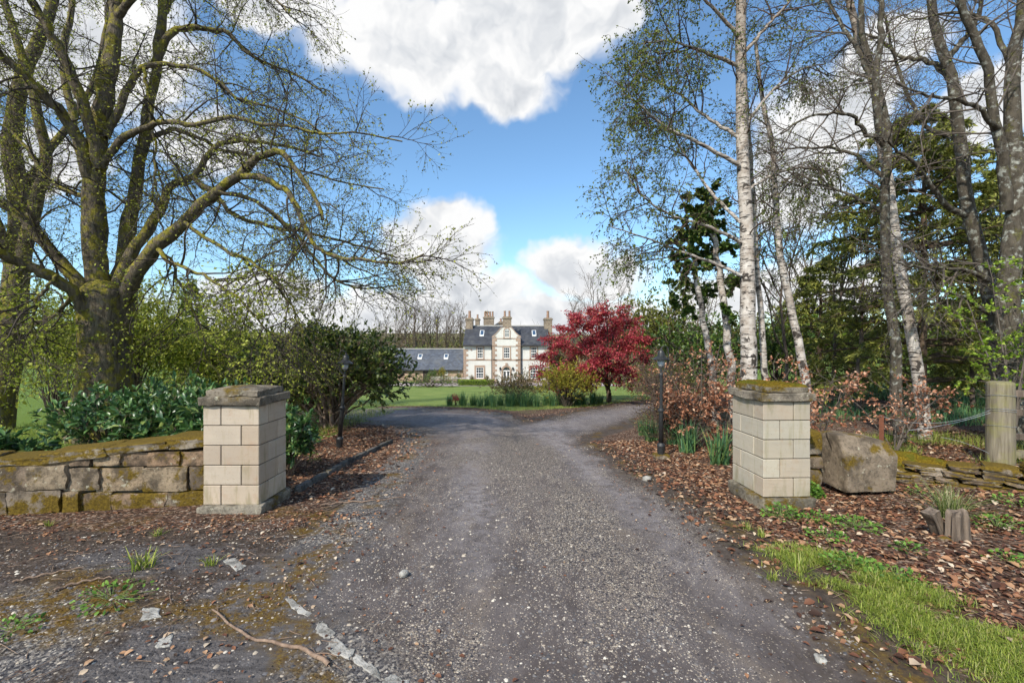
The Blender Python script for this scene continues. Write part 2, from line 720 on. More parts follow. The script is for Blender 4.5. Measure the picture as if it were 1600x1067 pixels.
def m_ashlar(name, shift=(1, 1, 1)):
    """pale sawn sandstone block, faint bedding and damp streaks"""
    m, t, b = new_mat(name)
    co = world_co(t)
    oi = t.node('ShaderNodeObjectInfo').outputs['Random']
    c = t.ramp(oi, [(0.0, (0.38, 0.315, 0.245)), (0.3, (0.52, 0.45, 0.36)), (0.55, (0.43, 0.385, 0.325)), (0.8, (0.55, 0.49, 0.40)), (1.0, (0.46, 0.37, 0.29))])
    bed = t.noise(t.scaled(co, (2, 2, 34)), 1.0, 5, 0.6)
    c = t.mix(0.16, c, t.ramp(bed, [(0.25, (0.31, 0.245, 0.18)), (0.75, (0.60, 0.54, 0.45))]))
    c = t.mix(t.step(t.noise(co, 1.7, 4, 0.6), 0.35, 0.68, 0.0, 0.45), c, (0.36, 0.33, 0.285))
    blot = t.noise(co, 6.5, 5, 0.62)
    c = t.mix(t.step(blot, 0.54, 0.72, 0, 0.5), c, (0.40, 0.285, 0.20))
    streak = t.noise(t.scaled(co, (16, 16, 1.5)), 1.0, 4, 0.6)
    c = t.mix(t.step(streak, 0.56, 0.72, 0, 0.42), c, (0.25, 0.225, 0.10))
    c = t.mix(t.step(t.noise(co, 70, 3, 0.6), 0.60, 0.72, 0, 0.45), c, (0.22, 0.185, 0.14))
    z = t.sep(co, 2)
    alg = t.math('ADD', t.noise(t.scaled(co, (9, 9, 2)), 1.0, 5, 0.65), t.math('ADD', t.step(z, 0.02, 0.32, 0.16, 0.0), t.step(z, 0.95, 1.16, 0.0, 0.13)))
    c = t.mix(t.step(alg, 0.58, 0.78, 0, 0.55), c, (0.20, 0.185, 0.085))
    c = t.mix(1.0, c, shift, 'MULTIPLY')
    t.set(b.inputs['Base Color'], c)
    b.inputs['Roughness'].default_value = 0.88
    bump(t, b, t.math('ADD', bed, t.math('MULTIPLY', t.noise(co, 120, 3, 0.6), 0.5)), 0.35, 0.006)
    return m


def m_rubble(name, stops, moss=(0.52, 0.62), up=0.15, lichen=True, scale=3.2, low=0.0):
    m, t, b = new_mat(name)
    co = world_co(t)
    oi = t.node('ShaderNodeObjectInfo').outputs['Random']
    off = t.vmath('ADD', co, t.vmath('SCALE', (3.1, 1.7, 2.3), oi))
    c = t.ramp(oi, stops)
    n = t.noise(off, 4.2, 7, 0.7)
    c = t.mix(t.step(n, 0.42, 0.62, 0, 0.8), c, tuple(x * 0.28 for x in stops[0][1]))
    c = t.mix(t.step(t.noise(off, 34, 4, 0.65), 0.52, 0.66, 0, 0.55), c, (0.06, 0.048, 0.035))
    if lichen:
        c = t.mix(t.step(t.noise(off, 12, 5, 0.7), 0.60, 0.66, 0, 0.7), c, (0.44, 0.42, 0.32))
    k = None
    if moss:
        c, k = moss_mix(t, c, co, moss[0], moss[1], scale, up, low)
    t.set(b.inputs['Base Color'], c)
    b.inputs['Roughness'].default_value = 0.93
    b.inputs['Specular IOR Level'].default_value = 0.2
    h = t.math('ADD', n, t.math('MULTIPLY', t.noise(co, 60, 5, 0.7), 0.6))
    bump(t, b, h, 0.9, 0.02)
    return m


def m_wood(name, c0, c1, green=0.0):
    m, t, b = new_mat(name)
    co = obj_co(t)
    g = t.noise(t.scaled(co, (26, 26, 1.6)), 1.0, 5, 0.65, 0.5)
    c = t.ramp(g, [(0.3, c0), (0.68, c1)])
    if green:
        c = t.mix(t.step(t.noise(co, 4.0, 4, 0.6), 0.42, 0.64, 0, green), c, (0.20, 0.19, 0.055))
    t.set(b.inputs['Base Color'], c)
    b.inputs['Roughness'].default_value = 0.85
    bump(t, b, g, 0.8, 0.012)
    return m


def m_glass(name, col=(0.03, 0.04, 0.05)):
    m, t, b = new_mat(name)
    b.inputs['Base Color'].default_value = (*col, 1)
    b.inputs['Roughness'].default_value = 0.06
    b.inputs['Specular IOR Level'].default_value = 0.7
    bump(t, b, t.noise(obj_co(t), 1.3, 2, 0.5), 0.08, 0.02)
    return m


def m_slate(name, col=(0.062, 0.068, 0.085)):
    m, t, b = new_mat(name)
    co = world_co(t)
    br = t.node('ShaderNodeTexBrick')
    xz = t.node('ShaderNodeCombineXYZ')
    t.l.new(t.sep(co, 0), xz.inputs[0])
    t.l.new(t.sep(co, 2), xz.inputs[1])
    t.l.new(xz.outputs[0], br.inputs['Vector'])
    br.inputs['Color1'].default_value = (*[x * 0.7 for x in col], 1)
    br.inputs['Color2'].default_value = (*[x * 1.35 for x in col], 1)
    br.inputs['Mortar'].default_value = (*[x * 0.3 for x in col], 1)
    br.inputs['Scale'].default_value = 1.0
    br.inputs['Mortar Size'].default_value = 0.012
    br.inputs['Brick Width'].default_value = 0.32
    br.inputs['Row Height'].default_value = 0.16
    n = t.noise(co, 1.1, 5, 0.65)
    c = t.mix(t.step(n, 0.45, 0.7, 0, 0.5), br.outputs[0], (0.12, 0.12, 0.115))
    c = t.mix(t.step(t.noise(co, 7, 4, 0.7), 0.64, 0.70, 0, 0.6), c, (0.22, 0.21, 0.17))
    t.set(b.inputs['Base Color'], c)
    b.inputs['Roughness'].default_value = 0.6
    bump(t, b, br.outputs['Fac'], -0.5, 0.02)
    return m


def m_masonry(name, c0, c1, bw=0.5, rh=0.24):
    m, t, b = new_mat(name)
    co = world_co(t)
    xz = t.node('ShaderNodeCombineXYZ')
    t.l.new(t.math('ADD', t.sep(co, 0), t.sep(co, 1)), xz.inputs[0])
    t.l.new(t.sep(co, 2), xz.inputs[1])
    w = t.vmath('ADD', xz.outputs[0], t.vmath('SCALE', t.noise(co, 3, 2, 0.5, out='Color'), 0.12))
    br = t.node('ShaderNodeTexBrick')
    t.l.new(w, br.inputs['Vector'])
    br.inputs['Color1'].default_value = (*c0, 1)
    br.inputs['Color2'].default_value = (*c1, 1)
    br.inputs['Mortar'].default_value = (0.34, 0.29, 0.23, 1)
    br.inputs['Scale'].default_value = 1.0
    br.inputs['Mortar Size'].default_value = 0.02
    br.inputs['Brick Width'].default_value = bw
    br.inputs['Row Height'].default_value = rh
    c = t.mix(t.step(t.noise(co, 2.2, 5, 0.65), 0.4, 0.7, 0, 0.5), br.outputs[0], tuple(x * 0.5 for x in c0))
    t.set(b.inputs['Base Color'], c)
    b.inputs['Roughness'].default_value = 0.9
    bump(t, b, br.outputs['Fac'], -0.6, 0.03)
    return m


def m_render(name, col):
    m, t, b = new_mat(name)
    co = world_co(t)
    n = t.noise(co, 0.9, 6, 0.65)
    c = t.ramp(n, [(0.3, tuple(x * 0.86 for x in col)), (0.7, col)])
    st = t.noise(t.scaled(co, (5, 5, 0.5)), 1.0, 4, 0.6)
    c = t.mix(t.step(st, 0.56, 0.75, 0, 0.35), c, tuple(x * 0.6 for x in col))
    t.set(b.inputs['Base Color'], c)
    b.inputs['Roughness'].default_value = 0.9
    bump(t, b, t.noise(co, 40, 3, 0.6), 0.4, 0.01)
    return m


# ---- ground materials share one floor so that sheets run into each other without a seam
def floor_nodes(t, co):
    """woodland floor: dark soil, leaf crumbs, moss, grass, mud, by painted masks; returns colour, height"""
    n1 = t.noise(co, 1.6, 6, 0.62)
    n2 = t.noise(co, 9.0, 6, 0.68)
    n3 = t.noise(co, 48.0, 4, 0.7)
    soil = t.ramp(n2, [(0.3, (0.030, 0.022, 0.017)), (0.7, (0.105, 0.082, 0.066))])
    # leaf crumbs
    v = t.node('ShaderNodeTexVoronoi', feature='F1')
    t.set(v.inputs['Vector'], t.vmath('ADD', co, t.vmath('SCALE', t.noise(co, 30, 2, 0.5, out='Color'), 0.03)))
    v.inputs['Scale'].default_value = 36
    rv = t.sep(v.outputs['Color'], 0)
    crumb = t.ramp(rv, [(0.0, (0.045, 0.024, 0.017)), (0.4, (0.13, 0.062, 0.038)), (0.7, (0.24, 0.135, 0.085)), (0.88, (0.36, 0.25, 0.18)), (1.0, (0.5, 0.42, 0.34))])
    crumb = t.mix(t.step(v.outputs['Distance'], 0.3, 0.75, 0, 0.8), crumb, (0.025, 0.018, 0.014))
    lit = t.attr('litter')
    c = t.mix(t.math('MULTIPLY', t.step(t.math('ADD', lit, t.math('MULTIPLY', t.math('SUBTRACT', n2, 0.5), 0.8)), 0.3, 0.6), 0.9), soil, crumb)
    # grit: pale and dark chips of gravel
    g = t.node('ShaderNodeTexVoronoi', feature='F1')
    t.set(g.inputs['Vector'], co)
    g.inputs['Scale'].default_value = 62
    gr = t.sep(g.outputs['Color'], 1)
    grit = t.ramp(gr, [(0.0, (0.035, 0.033, 0.036)), (0.45, (0.095, 0.09, 0.092)), (0.75, (0.175, 0.157, 0.14)), (1.0, (0.38, 0.345, 0.30))])
    gm = t.step(t.math('ADD', t.attr('grit'), t.math('MULTIPLY', t.math('SUBTRACT', n2, 0.5), 0.9)), 0.35, 0.65)
    c = t.mix(gm, c, grit)
    # trodden mud, dark grey
    mud = t.ramp(t.noise(t.scaled(co, (3, 9, 3)), 2.0, 6, 0.66), [(0.3, (0.04, 0.036, 0.036)), (0.72, (0.15, 0.138, 0.135))])
    c = t.mix(t.step(t.math('ADD', t.attr('mud'), t.math('MULTIPLY', t.math('SUBTRACT', n2, 0.5), 0.9)), 0.35, 0.62), c, mud)
    # moss
    mossc = t.ramp(n3, [(0.3, (0.05, 0.026, 0.008)), (0.55, (0.13, 0.078, 0.016)), (0.75, (0.21, 0.165, 0.028))])
    mk = t.step(t.math('ADD', t.attr('moss'), t.math('MULTIPLY', t.math('SUBTRACT', n1, 0.5), 1.5)), 0.42, 0.7)
    mk = t.math('MULTIPLY', mk, t.step(n2, 0.36, 0.56))
    c = t.mix(mk, c, mossc)
    # short grass
    grass = t.ramp(t.noise(co, 22, 4, 0.7), [(0.3, (0.06, 0.10, 0.018)), (0.7, (0.19, 0.28, 0.05))])
    gk = t.step(t.math('ADD', t.attr('grass'), t.math('MULTIPLY', t.math('SUBTRACT', n2, 0.5), 1.0)), 0.45, 0.65)
    c = t.mix(gk, c, grass)
    h = t.math('ADD', t.math('MULTIPLY', n2, 0.8), t.math('MULTIPLY', n3, 0.4))
    h = t.math('SUBTRACT', h, t.math('MULTIPLY', v.outputs['Distance'], 0.35))
    return c, h


def m_ground():
    m, t, b = new_mat('woodland_floor')
    co = world_co(t)
    c, h = floor_nodes(t, co)
    # far land: fields and rough hill
    y = t.sep(co, 1)
    f = t.noise(t.scaled(co, (1, 0.45, 1)), 0.012, 4, 0.5)
    field = t.ramp(f, [(0.35, (0.10, 0.12, 0.04)), (0.5, (0.22, 0.19, 0.10)), (0.62, (0.13, 0.15, 0.05))])
    c = t.mix(t.step(y, 90, 160), c, field)
    t.set(b.inputs['Base Color'], c)
    b.inputs['Roughness'].default_value = 0.95
    b.inputs['Specular IOR Level'].default_value = 0.15
    bump(t, b, h, 1.0, 0.03)
    return m


def m_drive():
    m, t, b = new_mat('gravel_drive')
    co = world_co(t)
    c0, h0 = floor_nodes(t, co)
    along = t.scaled(co, (1.0, 0.42, 1.0))
    big = t.noise(along, 0.8, 5, 0.62, 0.6)
    mid = t.noise(along, 3.4, 6, 0.68, 0.5)
    packed = t.ramp(mid, [(0.28, (0.060, 0.048, 0.044)), (0.5, (0.120, 0.101, 0.096)), (0.75, (0.205, 0.183, 0.178))])
    packed = t.mix(t.step(big, 0.46, 0.64, 0, 0.6), packed, (0.056, 0.042, 0.037))
    packed = t.mix(t.step(t.noise(along, 1.5, 5, 0.65, 0.8), 0.5, 0.68, 0, 0.45), packed, (0.25, 0.195, 0.14))
    # wheel tracks: fines pressed to a paler crust, broken up
    trk = t.math('MULTIPLY', t.attr('rut'), t.step(t.noise(co, 7.0, 6, 0.7), 0.34, 0.62, 0.15, 0.85))
    packed = t.mix(trk, packed, (0.33, 0.308, 0.318))
    fine = t.noise(co, 170, 3, 0.7)
    packed = t.mix(t.step(fine, 0.4, 0.68, 0.0, 0.45), packed, (0.05, 0.043, 0.042))
    stops = [(0.0, (0.05, 0.044, 0.046)), (0.35, (0.115, 0.102, 0.103)), (0.62, (0.20, 0.17, 0.148)), (0.86, (0.40, 0.325, 0.24)), (1.0, (0.66, 0.59, 0.49))]
    v2 = t.node('ShaderNodeTexVoronoi', feature='F1')
    t.set(v2.inputs['Vector'], co)
    v2.inputs['Scale'].default_value = 135
    v = t.node('ShaderNodeTexVoronoi', feature='F1')
    t.set(v.inputs['Vector'], co)
    v.inputs['Scale'].default_value = 64
    patch = t.math('ADD', t.attr('loose'), t.math('MULTIPLY', t.math('SUBTRACT', mid, 0.5), 1.7))
    p1 = t.step(patch, 0.25, 0.85, 0.02, 0.55)
    p2 = t.step(patch, 0.1, 0.8, 0.12, 0.85)
    has2 = t.math('LESS_THAN', t.sep(v2.outputs['Color'], 0), p2)
    has = t.math('LESS_THAN', t.sep(v.outputs['Color'], 0), p1)
    c = t.mix(t.math('MULTIPLY', has2, 0.85), packed, t.ramp(t.sep(v2.outputs['Color'], 1), stops))
    chip = t.mix(t.step(v.outputs['Distance'], 0.3, 0.7, 0, 0.75), t.ramp(t.sep(v.outputs['Color'], 1), stops), (0.045, 0.04, 0.04))
    c = t.mix(has, c, chip)
    e = t.math('ADD', t.attr('edge'), t.math('MULTIPLY', t.math('SUBTRACT', mid, 0.5), 0.9))
    e = t.math('ADD', e, t.math('MULTIPLY', t.math('SUBTRACT', t.noise(co, 22, 4, 0.7), 0.5), 0.5))
    k = t.step(e, 0.3, 0.72)
    c = t.mix(k, c0, c)
    t.set(b.inputs['Base Color'], c)
    b.inputs['Roughness'].default_value = 0.88
    b.inputs['Specular IOR Level'].default_value = 0.25
    h = t.math('SUBTRACT', t.math('MULTIPLY', mid, 1.2), t.math('MULTIPLY', t.math('MULTIPLY', v.outputs['Distance'], has), 0.55))
    h = t.math('ADD', h, t.math('MULTIPLY', fine, 0.25))
    bump(t, b, h, 1.0, 0.02)
    return m


def m_lawn():
    m, t, b = new_mat('mown_grass')
    co = world_co(t)
    n = t.noise(co, 0.5, 5, 0.6)
    c = t.ramp(n, [(0.3, (0.12, 0.18, 0.042)), (0.55, (0.19, 0.25, 0.06)), (0.75, (0.26, 0.29, 0.085))])
    c = t.mix(t.step(t.noise(co, 14, 5, 0.7), 0.4, 0.75, 0, 0.45), c, (0.07, 0.11, 0.02))
    c0, h0 = floor_nodes(t, co)
    e = t.math('ADD', t.attr('lawn'), t.math('MULTIPLY', t.math('SUBTRACT', t.noise(co, 5, 4, 0.7), 0.5), 0.6))
    c = t.mix(t.step(e, 0.3, 0.6), c0, c)
    t.set(b.inputs['Base Color'], c)
    b.inputs['Roughness'].default_value = 0.9
    b.inputs['Specular IOR Level'].default_value = 0.2
    bump(t, b, t.noise(co, 60, 4, 0.7), 0.9, 0.03)
    return m


G3 = lambda a, b, c: [(0.0, a), (0.5, b), (1.0, c)]
M = {
    'lime_bark': m_bark('lime_bark', (0.034, 0.027, 0.02), (0.20, 0.165, 0.12), moss=0.7, mosscol=(0.33, 0.29, 0.035)),
    'twig': m_plain('twig_bark', (0.055, 0.042, 0.031), 0.85, 0.4, 3.0, bmp=0),
    'twig_red': m_plain('birch_twig_bark', (0.075, 0.048, 0.034), 0.85, 0.4, 3.0, bmp=0),
    'twig_grey': m_plain('beech_twig_bark', (0.105, 0.086, 0.07), 0.85, 0.4, 3.0, bmp=0),
    'beech_bark': m_bark('beech_bark', (0.036, 0.030, 0.023), (0.125, 0.108, 0.084), moss=0.35, mosscol=(0.13, 0.125, 0.03), stretch=(5, 5, 2.5), lichen=1.0),
    'far_bark': m_bark('far_bark', (0.07, 0.052, 0.042), (0.17, 0.135, 0.11)),
    'brown_bark': m_bark('brown_bark', (0.05, 0.035, 0.025), (0.17, 0.12, 0.085), moss=0.25),
    'rhodo_stem': m_bark('rhododendron_stem', (0.11, 0.075, 0.055), (0.33, 0.25, 0.19), moss=0.1, stretch=(9, 9, 3)),
    'birch': m_birch('birch_bark'),
    'lime_leaf': m_leaf('young_lime_leaf', G3((0.16, 0.20, 0.02), (0.33, 0.38, 0.04), (0.50, 0.52, 0.10)), 0.45),
    'bud': m_leaf('opening_bud', G3((0.07, 0.07, 0.015), (0.22, 0.24, 0.035), (0.46, 0.48, 0.07)), 0.4),
    'birch_leaf': m_leaf('young_birch_leaf', G3((0.06, 0.09, 0.017), (0.13, 0.175, 0.03), (0.27, 0.31, 0.06)), 0.4),
    'fresh_leaf': m_leaf('fresh_green_leaf', G3((0.15, 0.26, 0.02), (0.30, 0.44, 0.045), (0.45, 0.56, 0.10)), 0.45),
    'rhodo': m_leaf('rhododendron_leaf', [(0.0, (0.025, 0.065, 0.024)), (0.5, (0.055, 0.135, 0.038)), (0.85, (0.12, 0.225, 0.06)), (1.0, (0.28, 0.33, 0.09))], 0.2, 0.36, 0.5),
    'rhodo_olive': m_leaf('old_rhododendron_leaf', [(0.0, (0.03, 0.055, 0.016)), (0.45, (0.085, 0.13, 0.028)), (0.8, (0.17, 0.22, 0.045)), (1.0, (0.36, 0.38, 0.085))], 0.28, 0.38, 0.5),
    'ivy': m_leaf('ivy_leaf', [(0.0, (0.03, 0.065, 0.016)), (0.6, (0.075, 0.14, 0.028)), (1.0, (0.20, 0.28, 0.05))], 0.25, 0.35, 0.5),
    'maple': m_leaf('red_maple_leaf', [(0.0, (0.20, 0.022, 0.036)), (0.5, (0.44, 0.05, 0.075)), (0.85, (0.62, 0.13, 0.14)), (1.0, (0.52, 0.26, 0.13))], 0.45, 0.45),
    'yellow_bush': m_leaf('yellow_green_leaf', G3((0.13, 0.12, 0.015), (0.33, 0.30, 0.035), (0.52, 0.45, 0.075)), 0.4),
    'lush': m_leaf('bright_green_leaf', G3((0.10, 0.18, 0.015), (0.22, 0.34, 0.03), (0.36, 0.46, 0.06)), 0.4),
    'brown_bush': m_leaf('brownish_shrub_leaf', G3((0.06, 0.045, 0.022), (0.16, 0.125, 0.05), (0.30, 0.25, 0.10)), 0.3),
    'olive': m_leaf('olive_leaf', G3((0.06, 0.075, 0.015), (0.15, 0.165, 0.03), (0.28, 0.28, 0.055)), 0.35),
    'beech_dead': m_leaf('withered_beech_leaf', [(0.0, (0.20, 0.07, 0.035)), (0.45, (0.46, 0.20, 0.11)), (0.8, (0.62, 0.34, 0.21)), (1.0, (0.70, 0.48, 0.33))], 0.3, 0.6),
    'litter': m_leaf('fallen_leaf', [(0.0, (0.035, 0.02, 0.014)), (0.3, (0.12, 0.052, 0.03)), (0.55, (0.25, 0.11, 0.058)), (0.75, (0.36, 0.19, 0.10)), (0.92, (0.46, 0.31, 0.19)), (1.0, (0.58, 0.48, 0.36))], 0.1, 0.6),
    'needle': m_leaf('spruce_needle', G3((0.07, 0.085, 0.018), (0.17, 0.195, 0.036), (0.32, 0.32, 0.065)), 0.15),
    'larch': m_leaf('larch_needle', G3((0.06, 0.11, 0.02), (0.13, 0.21, 0.04), (0.24, 0.32, 0.07)), 0.3),
    'daff': m_leaf('daffodil_leaf', [(0.0, (0.045, 0.12, 0.06)), (0.5, (0.10, 0.225, 0.10)), (1.0, (0.22, 0.33, 0.10))], 0.35, 0.45, 0.4),
    'grass': m_leaf('grass_blade', [(0.0, (0.09, 0.13, 0.02)), (0.5, (0.24, 0.32, 0.045)), (0.85, (0.40, 0.44, 0.09)), (1.0, (0.45, 0.39, 0.2))], 0.35, 0.5),
    'sedge': m_leaf('sedge_blade', [(0.0, (0.08, 0.12, 0.03)), (0.6, (0.19, 0.24, 0.07)), (1.0, (0.42, 0.40, 0.22))], 0.3, 0.5),
    'weed': m_leaf('weed_leaf', G3((0.05, 0.12, 0.02), (0.12, 0.25, 0.035), (0.24, 0.40, 0.07)), 0.35, 0.5),
    'pebble': m_leaf('gravel_stone', [(0.0, (0.045, 0.045, 0.05)), (0.4, (0.13, 0.127, 0.132)), (0.66, (0.22, 0.195, 0.175)), (0.86, (0.40, 0.34, 0.265)), (1.0, (0.60, 0.55, 0.47))], 0.0, 0.8),
    'ashlar': m_ashlar('pale_sandstone_block', (0.92, 0.865, 0.82)),
    'ashlar_grey': m_ashlar('grey_green_sandstone_block', (0.84, 0.85, 0.82)),
    'joint': m_plain('dark_mortar', (0.09, 0.08, 0.06), 0.95, 0.4, 20),
    'cap': m_rubble('weathered_cap_stone', [(0, (0.20, 0.17, 0.13)), (1, (0.25, 0.215, 0.17))], (0.54, 0.70), 0.05),
    'capmoss': m_rubble('moss_covered_cap_stone', [(0, (0.21, 0.18, 0.14)), (1, (0.24, 0.21, 0.16))], (0.44, 0.54), 0.22),
    'plinth': m_rubble('stained_plinth_stone', [(0, (0.24, 0.21, 0.16)), (1, (0.28, 0.25, 0.2))], (0.50, 0.62), 0.05),
    'rubble': m_rubble('old_wall_stone', [(0.0, (0.14, 0.112, 0.085)), (0.25, (0.32, 0.21, 0.13)), (0.5, (0.20, 0.163, 0.125)), (0.75, (0.37, 0.275, 0.175)), (1.0, (0.25, 0.21, 0.155))], (0.53, 0.62), 0.06, scale=4.5, low=0.12),
    'coping': m_rubble('mossy_coping_stone', [(0, (0.30, 0.25, 0.19)), (1, (0.36, 0.31, 0.25))], (0.44, 0.54), 0.16),
    'drystone': m_rubble('dry_stone', [(0.0, (0.14, 0.105, 0.075)), (0.5, (0.22, 0.17, 0.125)), (1.0, (0.27, 0.225, 0.175))], (0.47, 0.60), 0.16),
    'post_stone': m_rubble('worn_gate_stone', [(0, (0.235, 0.185, 0.135)), (1, (0.25, 0.2, 0.145))], (0.56, 0.66), 0.06),
    'slab': m_rubble('pale_concrete_edge', [(0, (0.40, 0.385, 0.35)), (1, (0.47, 0.45, 0.41))], None, 0, False),
    'edging': m_rubble('damp_edging_stone', [(0, (0.10, 0.10, 0.095)), (1, (0.16, 0.155, 0.145))], (0.58, 0.7), 0.05, False),
    'post_wood': m_wood('weathered_post_wood', (0.10, 0.082, 0.055), (0.27, 0.235, 0.17), 0.55),
    'stump': m_wood('rotting_wood', (0.028, 0.02, 0.015), (0.21, 0.16, 0.12)),
    'stick': m_wood('fallen_branch_wood', (0.12, 0.075, 0.05), (0.30, 0.21, 0.15)),
    'iron': m_plain('black_painted_iron', (0.022, 0.023, 0.024), 0.45, 0.35, 9, 0.0, 0.15),
    'rust': m_plain('rusty_iron', (0.17, 0.062, 0.033), 0.9, 0.4, 12),
    'wire': m_plain('galvanised_wire', (0.42, 0.43, 0.44), 0.45, 0.2, 12, 0.7, 0),
    'lampglass': m_glass('lamp_glass', (0.35, 0.37, 0.38)),
    'ground': m_ground(), 'drive': m_drive(), 'lawn': m_lawn(),
    'harl': m_render('white_harling', (0.60, 0.60, 0.56)),
    'dressing': m_render('brown_dressed_stone', (0.36, 0.265, 0.20)),
    'chimney': m_masonry('chimney_stone', (0.17, 0.13, 0.095), (0.24, 0.19, 0.135), 0.45, 0.25),
    'pinkstone': m_masonry('pink_rubble_stone', (0.40, 0.25, 0.18), (0.47, 0.34, 0.25)),
    'barnstone': m_masonry('grey_rubble_stone', (0.22, 0.185, 0.15), (0.30, 0.25, 0.2)),
    'clay': m_plain('clay_pot', (0.27, 0.165, 0.115), 0.8, 0.3, 8),
    'slate': m_slate('roof_slate', (0.045, 0.048, 0.058)),
    'slate_blue': m_slate('blue_roof_slate', (0.075, 0.088, 0.115)),
    'ridge': m_plain('ridge_stone', (0.40, 0.39, 0.37), 0.8, 0.15, 5),
    'white': m_plain('white_paint', (0.78, 0.78, 0.76), 0.4, 0.05, 4, bmp=0),
    'glass': m_glass('window_glass'),
    'skyglass': m_glass('skylight_glass', (0.05, 0.09, 0.15)),
    'black': m_plain('black_downpipe', (0.02, 0.02, 0.022), 0.5, 0.2, 5, bmp=0),
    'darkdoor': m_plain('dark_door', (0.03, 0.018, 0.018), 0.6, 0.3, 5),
    'teak': m_plain('silvered_garden_wood', (0.40, 0.37, 0.33), 0.8, 0.2, 8),
    'tarmac': m_plain('pink_gravel', (0.36, 0.30, 0.285), 0.95, 0.25, 30),
}

# ------------------------------------------------------------------ ground, drive, lawn: one grid shared out between the sheets
def poly_sd(poly, x, y):
    """signed distance to a polygon, positive inside"""
    poly = np.array(poly, float)
    n = len(poly)
    d2 = np.full(x.shape, 1e18)
    inside = np.zeros(x.shape, bool)
    for i in range(n):
        a = poly[i]
        b = poly[(i + 1) % n]
        e = b - a
        wx = x - a[0]
        wy = y - a[1]
        h = np.clip((wx * e[0] + wy * e[1]) / max(e @ e, 1e-12), 0, 1)
        d2 = np.minimum(d2, (wx - e[0] * h) ** 2 + (wy - e[1] * h) ** 2)
        c = ((a[1] > y) != (b[1] > y)) & (x < (b[0] - a[0]) * (y - a[1]) / (b[1] - a[1] + 1e-15) + a[0])
        inside ^= c
    return np.where(inside, 1, -1) * np.sqrt(d2)


DRIVE_PX = [(668, 1130), (600, 1035), (520, 985), (470, 945), (500, 905), (550, 850), (592, 795), (632, 745), (664, 705), (667, 684), (640, 668), (600, 659),
            (540, 655), (480, 653), (440, 649), (440, 642), (480, 640), (560, 639), (651, 638), (755, 644), (807, 655), (830, 660), (862, 652), (917, 641), (963, 633), (1008, 628), (1070, 620),
            (1070, 634), (1010, 647), (986, 656), (950, 670), (911, 680), (904, 690), (934, 706), (966, 731), (1015, 758), (1078, 800), (1130, 850), (1200, 905), (1290, 982), (1385, 1080), (1450, 1150)]
DRIVE = [gp(*p) for p in DRIVE_PX]
DRIVE = [(2.6, -8.0), (-9.0, -8.0), (-9.0, -0.4), (-3.6, 0.2)][::-1][0:0] + DRIVE + [(6.5, -0.3), (12, -3), (12, -9), (-12, -9), (-12, -2.5), (-4, -1.0), (-0.9, 0.9)]
LAWN_PX = [(420, 634), (560, 635), (651, 634), (745, 637), (800, 641), (860, 639), (930, 634), (1005, 624), (1100, 611)]
LAWN = [gp(*p) for p in LAWN_PX] + [(26, 47), (-24, 47)]


def axis(parts):
    out = [parts[0][0]]
    for a, b, s in parts:
        n = max(1, int(round((b - a) / s)))
        out += list(a + (b - a) * (np.arange(n) + 1) / n)
    return np.array(out)


GX = axis([(-4000, -400, 600), (-400, -80, 32), (-80, -24, 2.8), (-24, -9, 0.4), (-9, 9.5, 0.075), (9.5, 26, 0.4), (26, 80, 2.7), (80, 400, 32), (400, 4000, 600)])
GY = axis([(-60, -10, 5), (-10, 1.2, 0.4), (1.2, 11.5, 0.07), (11.5, 32, 0.17), (32, 70, 0.6), (70, 140, 3.5), (140, 1000, 40), (1000, 6000, 500)])


